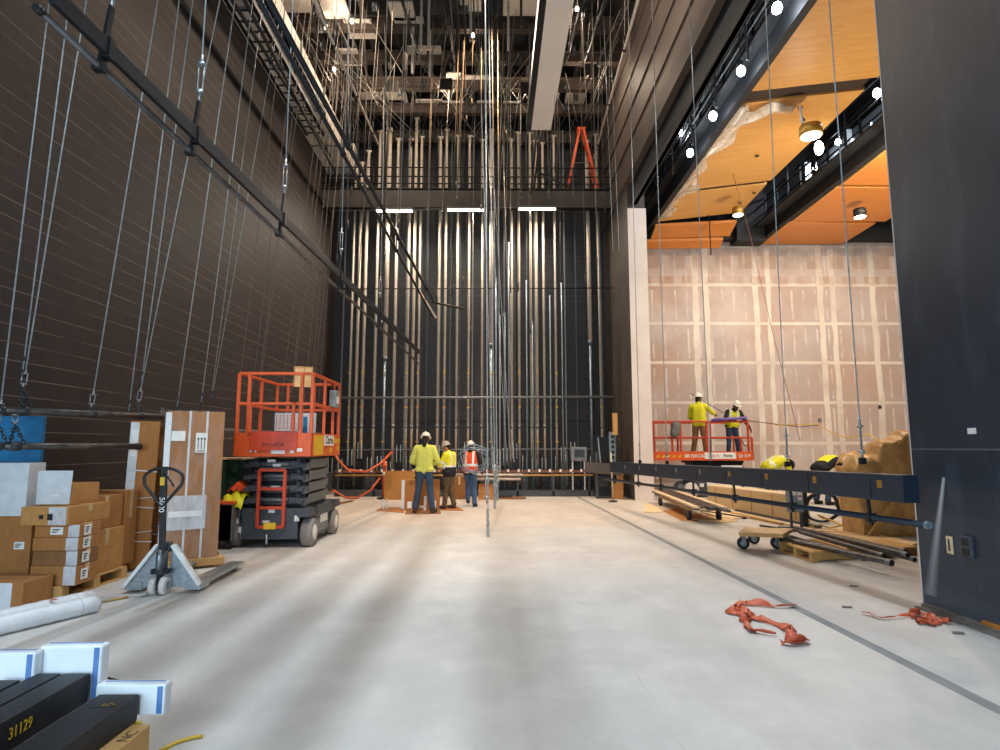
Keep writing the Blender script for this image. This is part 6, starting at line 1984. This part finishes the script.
tape('', [(908, 613), (920, 613), (928, 616), (938, 620), (950, 624), (935, 621), (922, 618), (932, 625), (915, 622), (940, 624), (925, 614), (912, 618), (936, 617), (918, 624), (930, 620)], .05, 7).build('bunch', M['tape_orange'], t, w=True)
# small debris
for (px, py, lab) in ((853, 586, 'small dark scrap on the floor between the pipes and the tape'), (846, 607, 'tiny grey scrap left of the crumpled tape'), (957, 633, 'small grey scrap at the foot of the black wall')):
    p = PZ(px, py, .004)
    tag(MB().prism([p + Vector(v) for v in ((-.05, -.02, 0), (.04, -.03, 0), (.06, .01, 0), (-.02, .03, 0))], (0, 0, .006)).build('scrap', M['masonite']), lab, 'scrap')
# cord strung across the drywall behind the lift and the hooks on it
tag(MB().path([PY(690, 393, 19.8), PY(722, 412, 19.6), PY(750, 421, 19.5), PY(800, 427, 19.3), PY(819, 425, 19.2)], .012, 5).build('cord', M['rubber']), 'dark cord sagging across the drywall behind the far lift', 'cord')
tag(MB().path([PY(775, 425, 18), PY(818, 424, 18), PY(832, 433, 17.5), PY(847, 438, 17), PY(870, 434, 16.5), PY(885, 445, 16)], .014, 5).build('cord', M['yellow']), 'tan cord strung in front of the drywall above the crouching workers', 'cord')
tag(MB().box(*(lambda p: (p.x - .05, p.x + .05, 20.27, 20.3, p.z - .06, p.z + .06))(PY(880, 407, 20.28))).build('outlet', M['rubber'], bev=.004), 'small dark outlet on the drywall near the black wall', 'outlet')
tag(MB().box(*(lambda p: (p.x - .06, p.x + .06, 20.27, 20.3, p.z - .06, p.z + .06))(PY(820, 420, 20.28))).build('outlet', M['mid_grey'], bev=.004), 'grey outlet on the drywall above the crouching worker', 'outlet')
# ------------------------------------------------------------------ people
V = Vector


def hand(mb, E, W, n, thumb, curl=.5, s=1.0):
    """palm, four unequal fingers and a thumb; n: palm normal, thumb: +1/-1 side"""
    d = (W - E).normalized(); n = (n - d * n.dot(d)).normalized(); sd = d.cross(n) * thumb
    k0 = W + d * .085 * s
    for q in (-.026, -.009, .009, .026):
        mb.cap(W + sd * q * .6 + d * .01, k0 + sd * q, .014, .013, 8)
    for q, L in ((.029, .07), (.01, .08), (-.01, .075), (-.029, .058)):
        a = k0 + sd * q; c1 = curl * .8; c2 = curl * 1.7
        b = a + (d * cos(c1) + n * sin(c1)) * L * .55 * s
        c = b + (d * cos(c2) + n * sin(c2)) * L * .5 * s
        mb.cap(a, b, .0105, .0098, 8).cap(b, c, .0098, .0085, 8)
    a = W + sd * .03 + d * .025; b = a + (d * .6 + sd * .75 + n * .25).normalized() * .045; c = b + (d * .85 + sd * .2 + n * .4).normalized() * .035
    mb.cap(a, b, .013, .011, 8).cap(b, c, .011, .009, 8)


BASE = dict(hip=(0, 0, .93), chest=(0, .0, 1.28), neck=(0, 0, 1.47), head=(0, .03, 1.62), sL=(-.185, 0, 1.41), sR=(.185, 0, 1.41),
            eL=(-.25, -.02, 1.13), eR=(.25, -.02, 1.13), wL=(-.24, .1, .9), wR=(.24, .1, .9),
            hL=(-.09, 0, .9), hR=(.09, 0, .9), kL=(-.11, .03, .49), kR=(.11, .03, .49), aL=(-.12, -.02, .09), aR=(.12, -.02, .09),
            fL=(-.14, .17, .03), fR=(.14, .17, .03), nL=(1, 0, 0), nR=(-1, 0, 0), hrot=(0, 0, 0))


def person(label, loc, rz, scale, pose, st):
    t = thing('person', label, 'person', loc, rz)
    t.scale = (scale,) * 3
    P = {k: V(v) for k, v in {**BASE, **pose}.items()}
    up = (P['chest'] - P['hip']).normalized()
    fw = V((0, 1, 0)); lat = V((P['sR'] - P['sL'])).normalized(); fw = up.cross(lat).normalized() * 1.0
    HR = Euler(P['hrot']).to_matrix()
    hc = P['head']
    h = lambda v: hc + HR @ V(v)
    # body, one continuous skin
    mb = MB()
    mb.ell(hc, (.074, .094, .112), P['hrot']).ell(h((0, .03, -.06)), (.058, .066, .058), P['hrot'])
    mb.cap(h((0, .092, -.005)), h((0, .11, -.032)), .009, .014, 8)                   # nose
    mb.ell(h((0, .09, -.068)), (.026, .012, .007), P['hrot'], 10, 6)                  # lips
    mb.ell(h((0, .082, -.1)), (.025, .02, .016), P['hrot'], 10, 6)                    # chin
    for s in (-1, 1):
        mb.ell(h((s * .078, -.005, -.02)), (.012, .022, .034), P['hrot'], 10, 6)      # ears
        mb.ell(h((s * .033, .086, .022)), (.026, .014, .008), P['hrot'], 10, 6)       # brow
    mb.cap(P['neck'] - up * .06, hc - HR @ V((0, .02, .06)), .06, .055)
    for s, q in ((-1, 'L'), (1, 'R')):
        mb.cap(P['h' + q] + up * .04, P['chest'] + lat * (s * .075), .095, .1)
        mb.cap(P['chest'] + lat * (s * .075) + up * .06, P['s' + q] - lat * (s * .02), .095, .06)
        mb.cap(P['s' + q], P['e' + q], .05, .04).cap(P['e' + q], P['w' + q], .04, .027)
        hand(mb, P['e' + q], P['w' + q], P['n' + q], -s if st.get('flip') else s, st.get('curl' + q, .55))
        mb.cap(P['h' + q], P['k' + q], .085, .056).cap(P['k' + q], P['a' + q], .054, .036)
        mb.cap(P['a' + q], P['f' + q], .036, .028)
    me = remesh(mb, .0095, 3, .4); me.materials.append(M[st['skin']])
    o = bpy.data.objects.new('body', me); COL.objects.link(o); o.parent = t
    # hair under the helmet and eyes
    mb = MB()
    mb.ell(h((0, -.012, .02)), (.079, .092, .1), P['hrot']).ell(h((0, -.06, -.05)), (.06, .04, .06), P['hrot'])
    if st.get('long_hair'): mb.cap(h((0, -.07, -.03)), h((0, -.085, -.15)), .065, .05)
    me = remesh(mb, .012, 2); me.materials.append(M[st.get('hair', 'hair')])
    o = bpy.data.objects.new('hair', me); COL.objects.link(o); o.parent = t
    for s in (-1, 1):
        MB().ell(h((s * .032, .085, .004)), .0105, None, 10, 6).build('eye', M['ink'], t)
    # shirt
    mb = MB(); r = st.get('bulk', 0)
    for s, q in ((-1, 'L'), (1, 'R')):
        mb.cap(P['h' + q] + up * .02, P['chest'] + lat * (s * .07) - up * .05, .105 + r, .118 + r)
        mb.cap(P['chest'] + lat * (s * .075) - up * .05, P['chest'] + lat * (s * .075) + up * .08, .118 + r, .112 + r)
        mb.cap(P['chest'] + lat * (s * .07) + up * .07, P['s' + q] - lat * (s * .015), .11 + r, .075)
        mb.cap(P['neck'] - up * .03, P['s' + q], .072, .07)
        m_ = P['e' + q]
        mb.cap(P['s' + q], m_, .074 + r * .5, .06 + r * .5).cap(m_, P['w' + q].lerp(m_, .06), .06 + r * .5, .043)
        # cloth folds at the elbow and waist
        mb.ell(m_, (.066, .062, .058), None, 10, 6)
        mb.ell(P['h' + q] + up * .05 + lat * (s * .03), (.1 + r, .125 + r, .05), None, 12, 6)
    mb.cap(P['neck'] - up * .02, P['neck'] + up * .03, .07, .064)
    mb.cap(P['hip'] + up * .02, P['chest'] + up * .05, .108 + r, .12 + r)
    me = remesh(mb, .014, 5); me.materials.append(M[st['shirt']])
    cols = st.get('shirt_zones')
    if cols:
        for n_, fn in cols:
            me.materials.append(M[n_])
        for p in me.polygons:
            c = p.center; rel = c - P['hip']
            u, x, y = rel.dot(up), rel.dot(lat), rel.dot(fw)
            for i, (n_, fn) in enumerate(cols):
                if fn(u, x, y, c, P): p.material_index = i + 1
    o = bpy.data.objects.new('shirt' if not st.get('jacket') else 'jacket', me); COL.objects.link(o); o.parent = t
    # vest
    if st.get('vest'):
        mb = MB()
        for s, q in ((-1, 'L'), (1, 'R')):
            mb.cap(P['hip'] + up * .08, P['chest'] + up * .04, .128 + r, .137 + r)
            mb.cap(P['h' + q] + up * .08, P['chest'] + lat * (s * .075) - up * .04, .128 + r, .136 + r)
            mb.cap(P['chest'] + lat * (s * .075) - up * .04, P['chest'] + lat * (s * .08) + up * .09, .136 + r, .122 + r)
            mb.cap(P['chest'] + lat * (s * .1) + up * .06, P['s' + q] - lat * (s * .06) + up * .02, .1, .07)
        me = remesh(mb, .014, 4)
        me.materials.append(M[st['vest']]); me.materials.append(M['reflect'])
        L = (P['chest'] - P['hip']).length
        for p in me.polygons:
            rel = p.center - P['hip']; u, x = rel.dot(up), abs(rel.dot(lat))
            if st.get('cross'):
                y = rel.dot(fw)
                if y < 0 and abs(x - abs(u - .26) * .75) < .028 or abs(u - .1) < .025: p.material_index = 1
            elif abs(u - (L - .16)) < .03 or abs(x - .105) < .025 and u > L - .16: p.material_index = 1
        o = bpy.data.objects.new('vest', me); COL.objects.link(o); o.parent = t
        o['label'] = st.get('vest_label', 'hi-vis vest with pale reflective bands')
    # trousers
    mb = MB()
    for s, q in ((-1, 'L'), (1, 'R')):
        mb.cap(P['hip'] + lat * (s * .07) + up * .03, P['h' + q], .108, .105)
        mb.cap(P['h' + q], P['k' + q], .103, .076).cap(P['k' + q], P['a' + q] + V((0, 0, .02)), .076, .066)
        mb.ell(P['k' + q], (.08, .082, .07), None, 10, 6)
        mb.ell(P['a' + q] + V((0, .005, .035)), (.074, .078, .035), None, 10, 6)
    me = remesh(mb, .014, 4); me.materials.append(M[st['trousers']])
    o = bpy.data.objects.new('trousers', me); COL.objects.link(o); o.parent = t
    # belt
    # boots
    for q in 'LR':
        mb = MB()
        a, f = P['a' + q], P['f' + q]
        dn = (f - a); dn.z = 0; dn.normalize()
        mb.cap(a + V((0, 0, .06)), a + V((0, 0, -.035)), .052, .05).cap(a + V((0, 0, -.04)) - dn * .02, f + V((0, 0, .01)), .048, .042)
        me = remesh(mb, .012, 3)
        mz = min(v.co.z for v in me.vertices)
        me.materials.append(M[st['boots']])
        o = bpy.data.objects.new('boot', me); COL.objects.link(o); o.parent = t
        sole = MB().ell(a.lerp(f, .45) + V((0, 0, 0)) - V((0, 0, a.lerp(f, .45).z - f.z + .022)), (.055, .135, .02), (0, 0, math.atan2(dn.y, dn.x) - pi / 2), 14, 6)
        sole.build('sole', M['rubber'], o)
    # hard hat
    prof = [(.001, .085), (.05, .078), (.085, .05), (.102, .005), (.106, -.02), (.125, -.03), (.128, -.036), (.1, -.034)]
    hm = MB()
    vs = MB().lathe(prof[::-1], (0, 0, 0), 20)
    def tr(p): return h((p[0] * 1.0, p[1] * 1.16 + (.02 if p[2] < -.025 and p[1] > 0 else 0) + .004, p[2] + .085))
    vs.v = [tuple(tr(p)) for p in vs.v]
    hat = vs.build('hard_hat', M[st['hat']], t)
    rid = MB().path([tr((0, .1, .02)), tr((0, .05, .085)), tr((0, -.03, .092)), tr((0, -.095, .03))], .012, 8)
    rid.build('ridge', M[st['hat']], hat)
    MB().path([tr((.105 * cos(a), .105 * sin(a), -.022)) for a in [2 * pi * k / 20 for k in range(20)]], .006, 6, True).build('band', M['hat_grey'], hat)
    return t


def hscale(loc, px, pytop, extra=.155):
    return (PY(px, pytop, loc.y).z - loc.z) / (BASE['head'][2] + extra)


# the three in the middle of the stage
la = PZ(424, 512.5, .02)
person('person in pale lime long-sleeved shirt, jeans and white helmet, standing with back turned', la, radians(-6), hscale(la, 424, 432), dict(
    eL=(-.3, .02, 1.12), eR=(.3, .02, 1.12), wL=(-.14, .24, 1.02), wR=(.14, .24, 1.04), kL=(-.14, .02, .49), kR=(.13, .02, .49), aL=(-.2, -.03, .09), aR=(.19, -.02, .09), fL=(-.24, .15, .03), fR=(.23, .16, .03),
    head=(0, .05, 1.61), hrot=(-.3, 0, 0)), dict(skin='skin_dark', shirt='lime_pale', trousers='denim', boots='boot', hat='hat_white', bulk=.005, long_hair=True))
lb = PZ(449, 508.5, .015)
band = lambda z0, z1: (lambda u, x, y, c, P: z0 < u < z1 and abs(x) < .24)
person('person in yellow and black hi-vis jacket and brown trousers, turned left', lb, radians(62), hscale(lb, 447, 441), dict(
    eL=(-.26, .1, 1.14), eR=(.27, .08, 1.14), wL=(-.12, .3, 1.06), wR=(.15, .3, 1.02), head=(0, .09, 1.6), hrot=(-.35, 0, .25), neck=(0, .03, 1.46),
    kL=(-.1, .04, .49), kR=(.11, .03, .49), aL=(-.12, .06, .09), aR=(.12, -.08, .09), fL=(-.14, .25, .03), fR=(.14, .11, .03)),
    dict(skin='skin_light', shirt='hivis', jacket=True, trousers='camo', boots='boot', hat='hat_grey', bulk=.03, shirt_zones=[
        ('black_cloth', lambda u, x, y, c, P: u < .15 and abs(x) < .27), ('reflect', lambda u, x, y, c, P: .15 < u < .2 and abs(x) < .3 or (abs(abs(x) - .1) < .024 and u > .2)),
        ('reflect', lambda u, x, y, c, P: abs((c - P['eR']).length - .11) < .022 or abs((c - P['eL']).length - .11) < .022)]))
lc = PZ(470, 506.5, .0)
pc = person('person in orange hi-vis vest and jeans stepping away with cable coil on shoulder', lc, radians(-8), hscale(lc, 469, 441), dict(
    eL=(-.27, .02, 1.14), eR=(.3, -.02, 1.16), wL=(-.2, .22, 1.0), wR=(.33, .02, .9), kL=(-.1, .3, .55), aL=(-.1, .22, .16), fL=(-.11, .4, .1), kR=(.11, .05, .49), aR=(.13, -.05, .09), fR=(.15, .14, .03),
    head=(.0, .05, 1.61), hrot=(-.2, 0, 0)), dict(skin='skin_light', shirt='black_cloth', trousers='denim_blue', boots='boot_black', hat='hat_white', vest='hivis_orange', vest_label='orange vest with pale reflective bands', bulk=.01))
# cable coil over the shoulder
pts = []
cc = PY(473.5, 459, lc.y - .24)
for k in range(150):
    a = 2 * pi * k / 25
    rr = .31 + .05 * sin(k * .37) + .03 * sin(k * 1.1)
    pts.append(cc + V((rr * cos(a) + .05 * sin(k * .05), -.03 * sin(k * .21) - .02, rr * 1.0 * sin(a))))
t = thing('cable_coil', 'large grey cable coil hanging on the shoulder of the person in orange', 'cable coil', cc)
MB().path(pts, .009, 6).build('coil', M['steel_blue'], t, w=True)
MB().path([cc + V((.08, -.03, .34)), cc + V((.1, -.06, .4)), cc + V((.12, -.03, .34))], .02, 6).build('tie', M['rubber'], t, w=True)

# two on the far lift
zpl = zq0 + .101
ld = V((PY(700, 452, BYF + .55).x, BYF + .55, zpl))
person('person in bright yellow long-sleeved shirt and tan trousers on the far lift, arm reaching right', ld, radians(-35), hscale(ld, 701, 393.5), dict(
    eL=(-.27, .05, 1.13), wL=(-.22, .25, 1.0), eR=(.34, .2, 1.22), wR=(.33, .44, 1.2), nR=(0, 0, -1), kL=(-.13, .03, .49), kR=(.13, .03, .49), aL=(-.19, -.03, .09), aR=(.17, .0, .09), fL=(-.22, .15, .03), fR=(.2, .18, .03),
    head=(.0, .04, 1.62), hrot=(-.1, 0, -.35)), dict(skin='skin_dark', shirt='hivis', trousers='tan_cloth', boots='boot', hat='hat_white', bulk=.015))
le = V((PY(733, 452, BYF + .5).x, BYF + .5, zpl))
person('person in dark shirt, yellow vest, jeans and white helmet on the far lift, looking down', le, radians(180), hscale(le, 738, 400.5, .12), dict(
    chest=(-.03, .05, 1.26), neck=(-.05, .12, 1.44), head=(-.09, .2, 1.56), sL=(-.235, .08, 1.37), sR=(.135, .08, 1.39), hrot=(-.6, 0, .3),
    eL=(-.34, .16, 1.12), wL=(-.44, .28, .86), eR=(.26, .16, 1.14), wR=(-.02, .34, 1.08), nR=(0, 0, -1), kL=(-.13, .03, .49), kR=(.12, .03, .49), aL=(-.19, -.02, .09), aR=(.14, .0, .09)),
    dict(skin='skin_dark', shirt='black_cloth', trousers='denim', boots='boot', hat='hat_white', vest='hivis', bulk=.01))
# two bending beyond the beam
bend = dict(hip=(0, -.1, .86), chest=(0, .22, 1.0), neck=(0, .42, .98), head=(0, .56, .92), sL=(-.19, .36, .98), sR=(.19, .36, .98), eL=(-.24, .42, .7), eR=(.24, .42, .7), wL=(-.18, .52, .48), wR=(.18, .52, .48),
            hL=(-.09, -.1, .84), hR=(.09, -.1, .84), kL=(-.14, .06, .46), kR=(.14, .06, .46), aL=(-.16, -.06, .09), aR=(.16, -.06, .09), fL=(-.19, .13, .03), fR=(.19, .13, .03), hrot=(-1.5, 0, 0))
lf = V((PY(770, 470, 16.6).x, 16.6, 0))
person('person in yellow vest with pale cross on back bending down beside the far lift', lf, radians(-78), 1.05, bend,
       dict(skin='skin_dark', shirt='hivis', trousers='denim', boots='boot', hat='hair', vest='hivis', cross=True, vest_label='yellow vest with pale cross on the back', bulk=.02))
lg = V((PY(822, 470, 15.4).x, 15.4, 0))
person('person in yellow and black jacket bending behind the beam near the wrapped stacks', lg, radians(-70), 1.07, bend,
       dict(skin='skin_dark', shirt='hivis', jacket=True, trousers='denim', boots='boot_black', hat='hat_grey', bulk=.03, shirt_zones=[('black_cloth', lambda u, x, y, c, P: u < .14 or abs(x) > .17)]))
# ------------------------------------------------------------------ light
w = bpy.data.worlds.new('world'); SC.world = w; w.use_nodes = True
bg = w.node_tree.nodes['Background']
bg.inputs[0].default_value = (.55, .62, .75, 1); bg.inputs[1].default_value = .05
COOL = (.62, .82, 1)
# high work lights of the stage, hung above the picture
for i, (x, y, e, c, ty, ang) in enumerate(((-.5, 3.2, 1200, (.66, .84, 1), 3.0, 56), (-.5, 6.6, 850, (.86, .94, 1), 6.6, 54), (-.5, 10.2, 560, (1, .9, .8), 10.6, 54), (-.5, 12.8, 1150, (1, .55, .24), 16.2, 62))):
    t = thing('high_bay_lamp', 'round high work lamp over the stage floor', 'light', (x, y, 12.2), group='high work lamps over the stage')
    MB().lathe([(.08, .5), (.14, .4), (.34, .1), (.36, .0)], (0, 0, 0), 20).build('reflector', M['dark_grey'], t)
    MB().tube((0, 0, .5), (0, 0, 1.0), .02, 6).build('stem', M['dark_grey'], t)
    l = spot('high_bay', (0, 0, -.05), (0, ty - y, -12), e, c, ang, .7, .055); l.parent = t
# raised bar battens between lamps and floor; they band the slab with shade
LAMPX, LZ, BZ = -.5, 12.15, 9.8
for i, (Xf, wdt) in enumerate(((-1.62, .024), (-1.0, .045), (.04, .028), (.36, .014), (-2.92, .02), (-2.3, .02))):
    x = LAMPX + (LZ - BZ) / LZ * (Xf - LAMPX)
    t = thing('raised_batten', 'raised black bar batten high over the near part of the stage', 'batten', (x, 5.4, BZ), group='raised battens over the near stage')
    L = 6.0
    MB().box(-wdt / 2, wdt / 2, -L, L, 0, .12).build('bar', M['batten_black'], t)
    for s in (-.7, 0, .7):
        MB().tube((0, L * s, .12), (0, L * s, 3.0), .008, 6).build('cable', M['cable'], t)
# front fill lamp added over the near part of the stage, tilted upstage
t = thing('front_fill', 'added fill lamp high over the near part of the stage, tilted toward the back wall', 'light', (-.4, 2.6, 10.2))
MB().cbox((0, 0, 0), (.5, .3, .36), (radians(-35), 0, 0)).build('housing', M['dark_grey'], t, .02)
MB().tube((0, 0, .15), (0, 0, 3.0), .02, 6).build('stem', M['dark_grey'], t)
l = spot('front_fill_beam', (0, .25, -.2), (-1.2, 10.5, -9.6), 2300, (1, .86, .72), 64, .8, .25); l.parent = t
# daylight through the open loading door behind the camera on the left
area('door_daylight', (-2.2, -3.8, 2.6), (radians(82), 0, 0), 6.0, 4.8, 330, COOL)
# added light without a fixture inside the house, falling on drywall and lift
area('house_wash', (11.2, 13.0, 8.2), (radians(55), 0, radians(6)), 6, 1.0, 270, (1, .88, .72))
t = thing('fill_lamp', 'added twin fill lamp on a yellow stand, unseen behind the wall, lighting the wood ceiling', 'light', (10.6, 12.2, 0))  # up-light fill added out of sight for the wood ceiling
MB().tube((0, 0, .02), (0, 0, 1.3), .03, 8).build('pole', M['yellow'], t)
for a in (0, 2.1, 4.2):
    MB().tube((0, 0, .4), (.5 * cos(a), .5 * sin(a), .02), .018, 6).build('leg', M['yellow'], t)
for s_ in (-1, 1):
    MB().cbox((.22 * s_, 0, 1.35), (.32, .22, .12)).build('head', M['dark_grey'], t, .01)
    MB().cbox((.22 * s_, 0, 1.413), (.28, .18, .006)).build('lens', M['lamp_warm'], t)
l = spot('flood', (0, 0, 1.5), (-2.2, 1.2, 8), 850, (1, .82, .6), 130, .8, .2); l.parent = t
# added area lights without fixtures, washing the tall left wall and the header
area('header_wash', (.5, 9.5, 10.5), (0, radians(-78), 0), 1.0, 8, 170, (1, .8, .64))
area('wall_wash', (-2.6, 13.5, 12.2), (0, radians(50), 0), 1.0, 8, 110, (1, .78, .58))

vs = SC.view_settings
vs.view_transform = 'Standard'; vs.look = 'None'; vs.gamma = 1.0; vs.use_curve_mapping = False
vs.exposure = 1.2
SC.cycles.max_bounces = 8
SC.cycles.use_denoising = True
